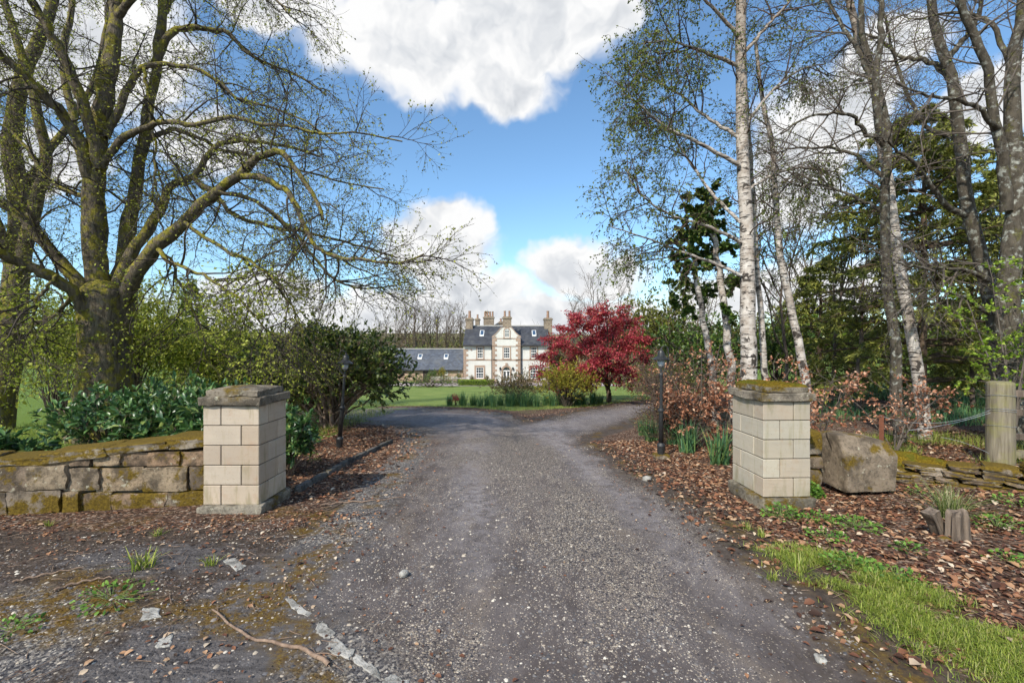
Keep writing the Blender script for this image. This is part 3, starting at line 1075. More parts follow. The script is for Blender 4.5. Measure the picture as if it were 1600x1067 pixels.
def build_ground():
    X, Y = np.meshgrid(GX, GY, indexing='xy')
    Z = gz(X, Y)
    sd = poly_sd(DRIVE, X, Y)
    ld = poly_sd(LAWN, X, Y)
    edge = np.clip(0.42 + sd / 1.3, 0, 1)
    # the drive lies in a shallow hollow with a crown of loose stone between the wheel tracks
    Z = Z - 0.03 * sstep(-0.2, 0.5, sd) * (1 - sstep(30, 60, Y))
    lawn = np.clip(0.5 + ld / 0.5, 0, 1)
    cx = np.interp(Y, [0, 2, 5, 9, 14], [1.0, 0.9, 0.55, 0.2, 0.0])
    off = np.abs(X - cx)
    rut = np.exp(-((off - 0.95) / 0.34) ** 2) * sstep(2.5, 5.5, Y) * (1 - 0.4 * sstep(16, 24, Y))
    rut = np.clip(rut + sstep(8, 13, Y) * sstep(0.2, 1.0, sd) * 0.85, 0, 1) * (0.6 + 0.8 * (fbm(X * 0.8, Y * 0.35, 3) - 0.3))
    Z = Z - 0.012 * rut
    loose = np.clip(0.40 - 0.4 * rut + 1.7 * (fbm(X / 0.85 + 9, Y / 2.2, 3) - 0.5) + 0.22 * np.exp(-((X - cx) / 0.5) ** 2) - 0.25 * sstep(9, 15, Y), 0, 1)
    mud = np.exp(-((X + 1.75 - 0.25 * (Y - 3)) / 0.75) ** 2) * (1 - sstep(3.8, 4.8, Y)) * sstep(1.5, 2.2, Y)
    mud = np.maximum(mud, 0.7 * np.exp(-((X + 3.1) / 1.2) ** 2 - ((Y - 3.9) / 0.5) ** 2))
    grit = np.clip(sstep(-2.0, -3.2, X) * (1 - sstep(2.9, 4.0, Y)) + 0.55 * np.exp(-((sd + 0.25) / 0.55) ** 2) * (X < 0) + 0.25 * np.exp(-((sd + 0.1) / 0.35) ** 2), 0, 1)
    moss = 0.50 * np.exp(-((sd + 0.2) / 0.5) ** 2) + 0.55 * np.exp(-((X + 3.4) / 1.6) ** 2 - ((Y - 3.0) / 0.7) ** 2) + 0.42 * np.exp(-((Y - 4.9) / 0.7) ** 2) * (X < -2.0) + 0.30 * np.exp(-((Y - 3.4) / 0.5) ** 2 - ((X + 3.4) / 1.3) ** 2)
    moss = np.where(Y > 40, 0.2, moss)
    litter = np.clip(sstep(0.2, 0.8, -sd), 0, 1) * np.where(X > 0, 0.85, 0.55)
    litter = np.where((X < -1.5) & (Y > 6), 0.85, litter)
    litter = np.where((X < -2) & (Y < 4.6), 0.35, litter)
    gcx = 2.64 + (3.8 - Y) * 0.3
    grass = np.exp(-((X - gcx) / np.interp(Y, [2.4, 3.8], [0.42, 0.2])) ** 2) * 0.62 * (1 - 0.45 * sstep(2.8, 3.5, Y)) * (1 - sstep(3.6, 4.3, Y)) * (Y > 0.5)
    grass = np.maximum(grass, 0.9 * sstep(10, 15, X) * sstep(11, 14, Y) * 0.6)
    grass = np.maximum(grass, np.where((X < -4.5) & (Y > 6.5), 0.95, 0))
    grass = np.where((Y > 26) & (sd < -0.5), 0.8, grass)
    grass = np.where((X < 9) & (X > -6) & (Y > 12) & (Y < 30) & (sd < -0.1) & (ld < 0), np.clip(0.35 + 0.4 * sstep(0.3, 1.5, -sd), 0, 1) * 0.6, grass)
    verts = np.stack([X, Y, Z], -1).reshape(-1, 3)
    ny, nx = X.shape
    idx = np.arange(nx * ny).reshape(ny, nx)
    Q = np.stack([idx[:-1, :-1], idx[:-1, 1:], idx[1:, 1:], idx[1:, :-1]], -1).reshape(-1, 4)
    sdf = sd.ravel()[Q].mean(1)
    ldf = ld.ravel()[Q].mean(1)
    is_d = sdf > -0.55
    is_l = (~is_d) & (ldf > -0.25)
    at_ = {'edge': edge, 'lawn': lawn, 'rut': rut, 'loose': loose, 'mud': mud, 'grit': grit, 'moss': moss, 'litter': litter, 'grass': grass}
    for name, sel, mat in (('drive', is_d, 'drive'), ('lawn', is_l, 'lawn'), ('ground', ~(is_d | is_l), 'ground')):
        q = Q[sel]
        used = np.unique(q)
        remap = np.full(len(verts), -1)
        remap[used] = np.arange(len(used))
        me = mesh_np(name, verts[used], [remap[q]], True)
        for k, a in at_.items():
            la = me.attributes.new(k, 'FLOAT', 'POINT')
            la.data.foreach_set('value', np.ascontiguousarray(a.ravel()[used], dtype=np.float32))
        o = link(name, me, M[mat])
        tag(o, kind='structure')
    tag(bpy.data.objects['drive'], 'rutted grey gravel drive running between the gate pillars and forking')
    tag(bpy.data.objects['lawn'], 'mown green lawn sloping down in front of the white house')
    tag(bpy.data.objects['ground'], 'leaf strewn mossy earth beside the drive and under the trees')


build_ground()


def sd_drive(x, y):
    return poly_sd(DRIVE, np.asarray(x, float), np.asarray(y, float))


# ------------------------------------------------------------------ stones
def stone_mesh(name, w, d, h, seed, n=5, rnd=9.0, rough=0.035, base=True):
    """an uneven squared stone, w x d x h, centred in x and y, standing on z=0"""
    g = np.linspace(-1, 1, n + 1)
    A, B = np.meshgrid(g, g, indexing='ij')
    vs, fs, o = [], [], 0
    for ax in range(3):
        for s in (-1, 1):
            P = np.zeros((n + 1, n + 1, 3))
            P[..., ax] = s
            P[..., (ax + 1) % 3] = A
            P[..., (ax + 2) % 3] = B * s
            vs.append(P.reshape(-1, 3))
            i = np.arange((n + 1) ** 2).reshape(n + 1, n + 1)
            fs.append(np.stack([i[:-1, :-1], i[1:, :-1], i[1:, 1:], i[:-1, 1:]], -1).reshape(-1, 4) + o)
            o += (n + 1) ** 2
    V = np.concatenate(vs)
    Q = np.concatenate(fs)
    key = np.round(V * 1000).astype(int)
    _, first, inv = np.unique(key, axis=0, return_index=True, return_inverse=True)
    V = V[first]
    Q = inv.ravel()[Q]
    L = (np.abs(V) ** rnd).sum(1) ** (1 / rnd)
    V = V / L[:, None]
    k = 1.9
    for a in range(3):
        V[:, a] += rough * 2 * (vnoise(V[:, (a + 1) % 3] * k + seed * 3.7 + a * 11, V[:, (a + 2) % 3] * k + V[:, a] + seed * 1.3) - 0.5) * (1.0 if a == 1 else 1.6)
        V[:, a] += rough * 1.3 * (fbm(V[:, (a + 1) % 3] * 4 + seed * 1.7 + 50, V[:, (a + 2) % 3] * 4 + V[:, a] * 3 + 50, 3) - 0.5)
    V = V * np.array([w / 2, d / 2, h / 2]) + np.array([0, 0, h / 2])
    me = mesh_np(name, V, [Q], True)
    me.set_sharp_from_angle(angle=math.radians(32))
    return me


# ------------------------------------------------------------------ gate pillars
def block_mesh(x0, x1, y0, y1, z0, z1, b=0.006):
    """a sawn block with chamfered edges"""
    v = []
    for z, ins in ((z0, b), (z0 + b, 0), (z1 - b, 0), (z1, b)):
        for (x, y, sx, sy) in ((x0, y0, 1, 1), (x1, y0, -1, 1), (x1, y1, -1, -1), (x0, y1, 1, -1)):
            if ins:
                v += [(x + sx * b, y + sy * b, z), (x + sx * b, y + sy * b, z)]
            else:
                v += [(x + (b if sx > 0 else -b) * 0, y + sy * b, z), (x + sx * b, y, z)]
    # ring order: corner0: (left side, front side), etc.
    me_v = []
    order = [0, 1, 3, 2, 4, 5, 7, 6]
    for r in range(4):
        for k in order:
            me_v.append(v[r * 8 + k])
    fs = []
    for r in range(3):
        for k in range(8):
            k2 = (k + 1) % 8
            fs.append((r * 8 + k, r * 8 + k2, (r + 1) * 8 + k2, (r + 1) * 8 + k))
    fs.append(tuple(range(7, -1, -1)))
    fs.append(tuple(range(24, 32)))
    me = bpy.data.meshes.new('block')
    me.from_pydata(me_v, [], fs)
    me.validate()
    me.update()
    return me


def slab_mesh(x0, x1, y0, y1, z0, z1, seed, rough=0.012, dome=0.0, nx=12, ny=10):
    """a weathered slab: worn arrises, pitted, optionally domed"""
    me = stone_mesh('slab', 2, 2, 2, seed, n=10, rnd=26.0, rough=0.0)
    n = len(me.vertices)
    co = np.empty(n * 3, np.float32)
    me.vertices.foreach_get('co', co)
    V = co.reshape(-1, 3).astype(float)
    V[:, 2] -= 1
    U = V.copy()
    S3 = np.array([(x1 - x0) / 2, (y1 - y0) / 2, (z1 - z0) / 2])
    V = V * S3
    V[:, 2] += np.where(U[:, 2] > 0, dome * (1 - np.maximum(np.abs(U[:, 0]), np.abs(U[:, 1])) ** 2), 0)
    for a in range(3):
        V[:, a] += rough * 2 * (fbm(V[:, (a + 1) % 3] * 9 + seed, V[:, (a + 2) % 3] * 9 + V[:, a] * 7 + seed * 2, 3) - 0.5)
    V += np.array([(x0 + x1) / 2, (y0 + y1) / 2, (z0 + z1) / 2])
    me.vertices.foreach_set('co', V.astype(np.float32).ravel())
    me.update()
    me.set_sharp_from_angle(angle=math.radians(40))
    return me


def pillar(name, label, loc, rz, Wd, Dp, zb, courses, first_long_right, cap_mat, dome, seed, skew):
    root = empty(name, loc, rz)
    tag(root, label, 'pillar', 'gate pillars')
    link('plinth', slab_mesh(-0.045, Wd + 0.05, -0.05, Dp + 0.05, -0.16, zb, seed, 0.02), M['plinth'], root)
    top = zb + courses * 0.2245
    MB().box(0.014, Wd - 0.014, 0.014, Dp - 0.014, zb - 0.002, top + 0.002).build('core', M['joint'], root)
    g = 0.0042
    t = 0.2
    rg = np.random.default_rng(seed)
    for c in range(courses):
        z1 = top - c * 0.2245 - g
        z0 = top - (c + 1) * 0.2245 + g
        typ = (c % 2 == 0) == first_long_right
        if typ:
            bl = [(t, Wd, 0, t), (Wd - t, Wd, t, Dp), (0, Wd - t, Dp - t, Dp), (0, t, 0, Dp - t)]
        else:
            bl = [(0, Wd - t, 0, t), (Wd - t, Wd, 0, Dp - t), (t, Wd, Dp - t, Dp), (0, t, t, Dp)]
        for (x0, x1, y0, y1) in bl:
            j = rg.uniform(-0.0018, 0.0018, 2)
            x0, x1, y0, y1 = x0 + (g if x0 > 0 else j[0]), x1 - (g if x1 < Wd else j[0]), y0 + (g if y0 > 0 else j[1]), y1 - (g if y1 < Dp else j[1])
            link('block', block_mesh(x0, x1, y0, y1, z0, z1), M['ashlar' if first_long_right else 'ashlar_grey'], root)
    link('cap_slab', slab_mesh(-0.045, Wd + 0.045, -0.045, Dp + 0.045, top + 0.003, top + 0.10, seed + 3, 0.016), M['cap'], root)
    link('cap_top', slab_mesh(0.02, Wd - 0.005, 0.0, Dp - 0.03, top + 0.10, top + 0.175, seed + 5, 0.016, dome), M[cap_mat], root)
    return root


pl = pillar('gate_pillar', 'pale block gate pillar with bare grey stepped cap beside the mossy wall', (-3.495, 5.15, 0.02), 0.0, 0.63, 0.62, 0.005, 5, True, 'cap', 0.035, 3, 0)
pr_ = pillar('gate_pillar', 'pale block gate pillar with thick moss on its cap beside the squat worn stone', (2.946, 5.33, 0.045), math.radians(2.0), 0.562, 0.70, 0.005, 5, False, 'capmoss', 0.02, 8, 0)
# moss cushions lying on the right pillar's cap
def moss_pad(name, parent, x0, x1, y0, y1, z, h, seed, nx=40, ny=32, mat=None):
    gx = np.linspace(0, 1, nx)
    gy = np.linspace(0, 1, ny)
    A, B = np.meshgrid(gx, gy, indexing='ij')
    X = x0 + (x1 - x0) * A
    Yv = y0 + (y1 - y0) * B
    e = np.minimum(np.minimum(A, 1 - A), np.minimum(B, 1 - B))
    H = h * np.clip(e * 9, 0, 1) ** 0.5 * (0.25 + 1.3 * fbm(X * 7 + seed, Yv * 7, 3)) + 0.012 * (vnoise(X * 60, Yv * 60) - 0.3) * (e > 0)
    V = np.stack([X, Yv, z + H], -1).reshape(-1, 3)
    i = np.arange(nx * ny).reshape(nx, ny)
    Q = np.stack([i[:-1, :-1], i[1:, :-1], i[1:, 1:], i[:-1, 1:]], -1).reshape(-1, 4)
    return link(name, mesh_np(name, V, [Q], True), mat or M['mosspad'], parent)


def m_mosspad():
    m, t, b = new_mat('cushion_moss')
    co = world_co(t)
    n = t.noise(co, 42, 5, 0.7)
    c = t.ramp(n, [(0.3, (0.06, 0.035, 0.006)), (0.5, (0.19, 0.125, 0.014)), (0.72, (0.36, 0.26, 0.03))])
    c = t.mix(t.step(t.noise(co, 4.5, 4, 0.6), 0.48, 0.66, 0, 0.7), c, (0.10, 0.12, 0.018))
    t.set(b.inputs['Base Color'], c)
    b.inputs['Roughness'].default_value = 1.0
    b.inputs['Specular IOR Level'].default_value = 0.05
    bump(t, b, t.math('ADD', n, t.noise(co, 150, 3, 0.7)), 1.0, 0.02)
    return m


M['mosspad'] = m_mosspad()
moss_pad('moss', pr_, 0.03, 0.545, 0.01, 0.66, 0.005 + 5 * 0.2245 + 0.172, 0.03, 4)

# ------------------------------------------------------------------ old wall beside the left pillar
def wy(px):
    return 5.12 + px / 318.0 * 0.36


wall = empty('stone_wall', (-5.0, 5.4, 0))
tag(wall, 'low mossy sandstone wall running up to the bare capped pillar', 'wall')


def wall_stone(px0, px1, py0, py1, seed, mat='rubble', depth=0.36, fwd=0.0, name='stone', rough=0.05, rnd=40.0, tilt=0.0, rise=0.0):
    pm = (px0 + px1) / 2
    Y = wy(pm) - fwd
    k = Y / F
    x0, x1 = (px0 - 800) * k, (px1 - 800) * k
    z0, z1 = CAMZ - (py1 - HOR) * k, CAMZ - (py0 - HOR) * k
    me = stone_mesh(name, x1 - x0 - 0.006, depth, z1 - z0 - 0.003, seed, 9, rnd, rough)
    o = link(name, me, M[mat], wall, ((x0 + x1) / 2 + 5.0, Y + depth / 2 - 5.4, z0))
    o.rotation_euler = (tilt, -rise, math.atan2(0.36 * 711 / 318 / Y, 1) * 0.85)
    return o


rows = [
    (767, 806, [-330, -240, -150, -75, 2, 83, 117, 166, 171, 254, 316]),
    (728, 768, [-330, -225, -120, -40, 40, 96, 149, 150, 219, 287, 318]),
]
bottom = [(-320, -232), (-231, -150), (-149, -70), (-69, 0), (1, 83), (94, 118), (118.5, 168), (169, 254), (258, 317)]
middle = [(-330, -222), (-221, -130), (-129, -45), (-44, 38), (39, 95.5), (98, 148.5), (150, 219), (220.5, 286), (293, 319)]
upper = [(66, 104), (105, 136), (144, 183), (184, 227.5), (229, 276), (277, 319)]
for i, (a, b) in enumerate(bottom):
    wall_stone(a, b, 768.5 + ((i * 5) % 4) - 1.2, 806 + (3 if a < 0 else 0), 20 + i, fwd=0.012 * ((i * 7) % 3), rough=0.055)
for i, (a, b) in enumerate(middle):
    wall_stone(a, b, 728.5 + ((i * 3) % 4) * 0.9, 767.5 + ((i * 5) % 4) - 1.4, 40 + i, fwd=0.015 * ((i * 5) % 3))
for i, (a, b) in enumerate(upper):
    wall_stone(a, b, 705 + 0.02 * (319 - b), 728, 60 + i, depth=0.32, fwd=0.01 * ((i * 2) % 3))
wall_stone(-330, -180, 716, 728.5, 75, 'coping', 0.38)
wall_stone(-178, -40, 717, 728.5, 76, 'coping', 0.38)
wall_stone(-38, 64, 716, 728.5, 77, 'coping', 0.38)
wall_stone(58, 157, 703, 722, 81, 'coping', 0.48, 0.03, 'coping_stone', 0.05, 12, 0.0, 0.10)
wall_stone(156, 254, 693.5, 708, 82, 'coping', 0.48, 0.03, 'coping_stone', 0.05, 16, 0.0, 0.085)
wall_stone(252, 322, 683, 701.5, 83, 'coping', 0.46, 0.03, 'coping_stone', 0.06, 12, 0.0, 0.02)
# rubble heart of the wall, so that the open joints are dark
hv = MB()
for a, b in ((-330, -180), (-180, -40), (-40, 60), (60, 160), (160, 250), (250, 318)):
    k0, k1 = wy(a) / F, wy(b) / F
    xa, xb = (a - 800) * k0, (b - 800) * k1
    ya, yb = wy(a) + 0.06, wy(b) + 0.06
    zt = CAMZ - (735 - HOR) * k1 if b <= 60 else CAMZ - (712 - HOR) * k1
    vs = [(xa, ya, -0.2), (xb, yb, -0.2), (xb, yb + 0.22, -0.2), (xa, ya + 0.22, -0.2), (xa, ya, zt), (xb, yb, zt), (xb, yb + 0.22, zt), (xa, ya + 0.22, zt)]
    hv.add([(x + 5.0, y - 5.4, z) for x, y, z in vs], [(0, 3, 2, 1), (4, 5, 6, 7), (0, 1, 5, 4), (1, 2, 6, 5), (2, 3, 7, 6), (3, 0, 4, 7)])
hv.build('wall_core', M['joint'], wall)


# ------------------------------------------------------------------ right of the gate: worn gate stone, mossy stub, dry stone wall
def at_ground_px(px, py, dz=0.0):
    x, y = gp(px, py)
    return on_ground(x, y, dz)


gs = link('gate_stone', stone_mesh('gate_stone', 0.70, 0.5, 0.70, 91, 22, 30.0, 0.022), M['post_stone'], None, (4.54, 6.0, -0.03), 0.06)
co = np.empty(len(gs.data.vertices) * 3, np.float32)
gs.data.vertices.foreach_get('co', co)
co = co.reshape(-1, 3)
up = sstep(0.42, 0.70, co[:, 2])
co[:, 1] += 0.12 * up * (co[:, 1] < 0)                   # front arris worn back
co[:, 2] -= 0.07 * up * (co[:, 0] / 0.38 + 0.3) * (co[:, 0] > -0.1)
co[:, 0] *= 1 - 0.05 * sstep(0.1, 0.5, 0.6 - co[:, 2])
gs.data.vertices.foreach_set('co', co.ravel())
gs.data.update()
tag(gs, 'squat worn square gate stone standing beyond the mossy wall stub', 'stone')

stub = empty('wall_stub', (3.75, 6.15, 0.05))
tag(stub, 'short mossy wall stub between the mossy capped pillar and worn stone', 'wall')
for i, (x0, x1, z0, z1) in enumerate([(-0.28, 0.36, 0.33, 0.66), (-0.3, 0.05, 0.16, 0.33), (0.05, 0.36, 0.15, 0.32), (-0.3, 0.36, -0.1, 0.15)]):
    link('stone', stone_mesh('stone', x1 - x0, 0.34, z1 - z0 - 0.006, 100 + i, 5, 8, 0.04), M['coping' if i == 0 else 'drystone'], stub, ((x0 + x1) / 2, 0, z0))

dw = empty('dry_stone_wall', (6.2, 6.2, 0.05))
tag(dw, 'low tumbled dry stone wall topped with moss below the fence', 'wall')
rg = np.random.default_rng(77)
for c in range(4):
    s = 0.0
    while s < 1.0:
        ln = rg.uniform(0.07, 0.16)
        m = s + ln / 2
        x = 4.85 + (7.4 - 4.85) * m
        y = 6.75 + (5.05 - 6.75) * m
        hmax = 0.17 + 0.24 * min(1, m * 1.3)
        h = hmax / 4 * rg.uniform(0.9, 1.2)
        z = float(gz(x, y)) - 0.04 + c * hmax / 4
        wlen = ln * math.hypot(2.55, 1.7)
        o = link('stone', stone_mesh('stone', wlen * 0.97, 0.3 if c == 3 else 0.36, h, 120 + int(s * 100) + c * 17, 5, 14, 0.13), M['coping' if (c == 3 and rg.random() < 0.6) else 'drystone'], dw,
                 (x - 6.2 + rg.uniform(-0.02, 0.02), y - 6.2 + rg.uniform(-0.03, 0.03), z - 0.05))
        o.rotation_euler = (rg.uniform(-0.05, 0.05), rg.uniform(-0.05, 0.05), math.atan2(-1.7, 2.55) + rg.uniform(-0.06, 0.06))
        s += ln


def mound(name, label, cx, cy, rx, ry, h, seed, mat, rz=0.0):
    """moss grown bank of earth"""
    n, m = 36, 14
    th = np.linspace(0, 2 * PI, n, endpoint=False)
    rr = np.linspace(0, 1, m)
    R, T = np.meshgrid(rr, th, indexing='ij')
    wob = 1 + 0.25 * (vnoise(np.cos(T) * 2 + seed, np.sin(T) * 2) - 0.5)
    lx, ly = R * np.cos(T) * rx * wob, R * np.sin(T) * ry * wob
    X = cx + lx * math.cos(rz) - ly * math.sin(rz)
    Yv = cy + lx * math.sin(rz) + ly * math.cos(rz)
    Z = gz(X, Yv) - 0.05 + (h + 0.05) * (1 - R ** 2.2) * (0.7 + 0.7 * fbm(X * 3 + seed, Yv * 3, 3))
    V = np.stack([X, Yv, Z], -1).reshape(-1, 3)
    i = np.arange(n * m).reshape(m, n)
    nx = np.roll(i, -1, 1)
    Q = np.stack([i[:-1], i[1:], nx[1:], nx[:-1]], -1).reshape(-1, 4)
    o = link(name, mesh_np(name, V, [Q], True), mat)
    tag(o, label, 'bank')
    return o


mound('moss_bank', 'moss covered bank behind the tumbled dry stone wall', 6.0, 7.15, 0.95, 0.38, 0.20, 5, M['mosspad'], -0.35)


# ------------------------------------------------------------------ fence
fp = empty('fence_post', (7.62, 7.1, 0.08))
tag(fp, 'thick round timber fence post bound with wire', 'post')
q = MB().lathe([(0.168, -0.3), (0.168, 0.1), (0.165, 0.8), (0.163, 1.14), (0.155, 1.17), (0.11, 1.185)], 20).build('shaft', M['post_wood'], fp, smooth=False)
for z in (0.50, 0.73, 0.76, 0.97):
    a = np.linspace(0, 2 * PI, 25)
    MB().tube([(0.170 * math.cos(k), 0.170 * math.sin(k), z + 0.01 * math.sin(2 * k)) for k in a], 0.0035, 5).build('wire_binding', M['wire'], fp)
rf = empty('rail_fence', (8.6, 7.2, 0.08))
tag(rf, 'dark timber rail fence leading off from the round post', 'fence')
for z in (0.30, 0.68, 0.98):
    link('rail', slab_mesh(-0.86, 1.6, -0.02, 0.025, z - 0.05, z + 0.05, int(z * 50), 0.01), M['stump'], rf)
link('rail_post', slab_mesh(0.6, 0.7, 0.03, 0.13, -0.3, 1.15, 9, 0.01), M['post_wood'], rf)
link('foot_board', slab_mesh(-0.86, 0.3, -0.16, -0.05, 0.0, 0.11, 14, 0.014), M['post_wood'], rf)
wf = empty('wire_strand', (6.3, 7.2, 0.6))
tag(wf, 'slack galvanised wires strung leftwards from the round post', 'wire')
for (a, b, sag) in (((1547, 641), (1376, 650), 26), ((1547, 645), (1420, 672), 6), ((1545, 708), (1470, 683), -6)):
    p0, p1 = at(*a, 7.05), at(*b, 7.35)
    pts = []
    for k in range(13):
        u = k / 12
        p = p0.lerp(p1, u)
        p.z -= sag / 100 * 4 * u * (1 - u) * 0.6
        pts.append(p - Vector((6.3, 7.2, 0.6)))
    MB().tube(pts, 0.0035, 5).build('strand', M['wire'], wf)
ip = MB().box(-0.045, 0.045, -0.006, 0.0, -0.3, 0.62).box(-0.045, -0.037, -0.07, -0.006, -0.3, 0.62).build('iron_post', M['rust'], None, (6.0, 7.4, 0.08), 0.3)
tag(ip, 'short rusty angle iron post behind the worn gate stone', 'post')

# ------------------------------------------------------------------ stumps on the verge
sx, sy = gp(1497, 846)
V = []
n = 18
me = MB()
prof = [(-0.06, 1.12), (0.0, 1.08), (0.07, 1.0), (0.16, 0.96), (0.235, 0.93), (0.262, 0.80)]
vs = []
for j, (z, s) in enumerate(prof):
    for k in range(n):
        a = 2 * PI * k / n
        r = 0.088 * s * (1 + 0.16 * math.sin(5 * a + 1) + 0.09 * math.sin(9 * a + j * 0.3))
        zz = z + (0.022 * math.sin(3 * a + 0.5) + 0.014 * math.sin(7 * a) if j >= 4 else 0)
        vs.append((r * math.cos(a), r * math.sin(a) * 0.9, zz))
fs = [(j * n + k, j * n + (k + 1) % n, (j + 1) * n + (k + 1) % n, (j + 1) * n + k) for j in range(len(prof) - 1) for k in range(n)]
fs.append(tuple((len(prof) - 1) * n + k for k in range(n)))
st = me.add(vs, fs).build('tree_stump', M['stump'], None, (sx, sy, float(gz(sx, sy))))
tag(st, 'rotten upright stump beside the sedge tussock on the verge', 'stump')
sx, sy = gp(1470, 838)
sh = link('stump_shard', slab_mesh(-0.05, 0.06, -0.04, 0.05, -0.05, 0.30, 31, 0.03), M['stump'], None, (sx, sy, float(gz(sx, sy))))
sh.rotation_euler = (0.1, -0.55, 0.2)
tag(sh, 'leaning splinter of rotten wood next to the upright stump', 'stump')


# ------------------------------------------------------------------ lamps
def lamp(label, loc, lean, side):
    r = empty('lamp_post', loc)
    r.rotation_euler = lean
    tag(r, label, 'lamp post', 'garden lamp posts')
    MB().lathe([(0.045, -0.25), (0.05, 0.0), (0.064, 0.03), (0.070, 0.14), (0.074, 0.19), (0.066, 0.21), (0.046, 0.24)], 16).build('foot', M['iron'], r)
    sh = MB().lathe([(0.045, 0.24), (0.041, 0.80), (0.041, 0.82)], 14).build('lower_shaft', M['iron'], r, smooth=True)
    MB().lathe([(0.043, 0.80), (0.056, 0.82), (0.056, 0.845), (0.036, 0.87)], 14).build('collar', M['iron'], r)
    MB().lathe([(0.032, 0.86), (0.028, 1.46), (0.038, 1.47), (0.038, 1.50), (0.02, 1.53), (0.016, 1.60)], 14).build('upper_shaft', M['iron'], r)
    a = np.linspace(0, PI, 13)
    arc = [(side * 0.0, 0, 1.50), (side * 0.05, 0, 1.56), (side * 0.115, 0, 1.66), (side * 0.135, 0, 1.80)] + [(side * (0.0675 + 0.0675 * math.cos(k)), 0, 1.93 + 0.10 * math.sin(k)) for k in a[1:-1]] + [(0, 0, 1.98)]
    MB().tube([tuple(p) for p in spline(arc, 30)], 0.0085, 7).build('swan_neck', M['iron'], r, smooth=True)
    hd = MB().lathe([(0.155, 1.765), (0.158, 1.775), (0.10, 1.815), (0.068, 1.835), (0.066, 1.86), (0.060, 1.90), (0.044, 1.935), (0.018, 1.955), (0.012, 1.98)], 20).build('lamp_shade', M['iron'], r)
    MB().lathe([(0.040, 1.64), (0.062, 1.68), (0.066, 1.765)], 14).build('lamp_glass', M['lampglass'], r, smooth=True)
    MB().lathe([(0.045, 1.62), (0.045, 1.64)], 12).build('lamp_ring', M['iron'], r)
    return r


x, y = gp(530, 700)
lamp('black lamp post leaning in front of the big rhododendron', on_ground(x, y), (0.0, math.radians(4.2), 0), -1)
x, y = gp(1033, 716)
lp = lamp('upright black lamp post standing among daffodil leaves', on_ground(x, y, 0.05), (0.0, 0.0, 0), 1)
lf = link('lamp_footing', stone_mesh('lamp_footing', 0.28, 0.26, 0.16, 7, 5, 7, 0.04), M['drystone'], None, on_ground(x, y, -0.07))
tag(lf, 'small mossy stone block under the upright lamp post', 'stone')

# ------------------------------------------------------------------ edging stones and pale slabs beside the drive
ke = empty('edging_kerb', (*gp(540, 730), 0))
ke.location.z = float(gz(ke.location.x, ke.location.y))
tag(ke, 'line of dark edging stones between leaning lamp and drive', 'kerb')
epx = [(462, 772), (486, 757), (510, 744), (532, 732), (552, 721), (572, 711), (593, 701), (612, 691)]
for i in range(len(epx) - 1):
    a = Vector((*gp(*epx[i]), 0))
    b = Vector((*gp(*epx[i + 1]), 0))
    mid = (a + b) / 2
    L = (b - a).length
    o = link('edging_stone', stone_mesh('edging_stone', L * 0.97, 0.085, 0.15, 200 + i, 5, 7, 0.06), M['edging'], ke,
             (mid.x - ke.location.x, mid.y - ke.location.y, float(gz(mid.x, mid.y)) - ke.location.z - 0.07))
    o.rotation_euler = (0, -math.atan2(float(gz(b.x, b.y) - gz(a.x, a.y)), L), math.atan2(b.y - a.y, b.x - a.x))


def pxslab(label, pts, th=0.03, dz=0.003, seed=0):
    w = [gp(*p) for p in pts]
    # roughen the outline
    rgs = np.random.default_rng(seed)
    out = []
    for i in range(len(w)):
        a = np.array(w[i])
        b = np.array(w[(i + 1) % len(w)])
        for u in (0, 0.25, 0.5, 0.75):
            out.append(a * (1 - u) + b * u + rgs.normal(0, 0.007, 2))
    cx = sum(p[0] for p in out) / len(out)
    cy = sum(p[1] for p in out) / len(out)
    cz = float(gz(cx, cy)) - 0.03 * float(sstep(-0.2, 0.5, sd_drive(cx, cy)))
    n = len(out)
    vs = [(p[0] - cx, p[1] - cy, -th) for p in out] + [(p[0] - cx, p[1] - cy, dz + rgs.normal(0, 0.0015)) for p in out] + [((p[0] - cx) * 0.86, (p[1] - cy) * 0.86, dz + 0.004) for p in out]
    fs = [(i, (i + 1) % n, n + (i + 1) % n, n + i) for i in range(n)] + [(n + i, n + (i + 1) % n, 2 * n + (i + 1) % n, 2 * n + i) for i in range(n)] + [tuple(range(2 * n, 3 * n))]
    mb = MB()
    mb.add(vs, fs)
    o = mb.build('paving_slab', M['slab'], None, (cx, cy, cz))
    tag(o, label, 'slab', 'pale edging slabs sunk in the drive')


pxslab('small broken pale slab at the far end of the row beside the drive', [(444, 934), (456, 936), (474, 950), (488, 962), (478, 966), (458, 950)], seed=1)
pxslab('pointed pale slab second from the far end of the row', [(497, 972), (505, 973), (524, 990), (518, 996), (500, 996), (494, 988)], seed=2)
pxslab('broad pale slab in the middle of the row beside the drive', [(524, 994), (554, 1018), (545, 1029), (518, 1022), (508, 1012)], seed=3)
pxslab('long narrow pale slab in the row near the front', [(557, 1020), (576, 1034), (596, 1049), (592, 1056), (570, 1044), (550, 1030)], seed=4)
pxslab('pale slab at the near end of the row beside the drive', [(612, 1050), (636, 1062), (650, 1090), (600, 1090), (598, 1062)], seed=5)
pxslab('flat grey stone sunk in mud near the foot of the mossy wall', [(220, 951), (250, 952), (248, 966), (222, 970)], seed=6)
pxslab('small grey stone lying in mud in front of the wall', [(248, 1000), (270, 990), (268, 1010), (246, 1014)], seed=7)
pxslab('flat grey stone in the dirt below the bare capped pillar', [(350, 876), (366, 874), (384, 886), (370, 894)], seed=8)


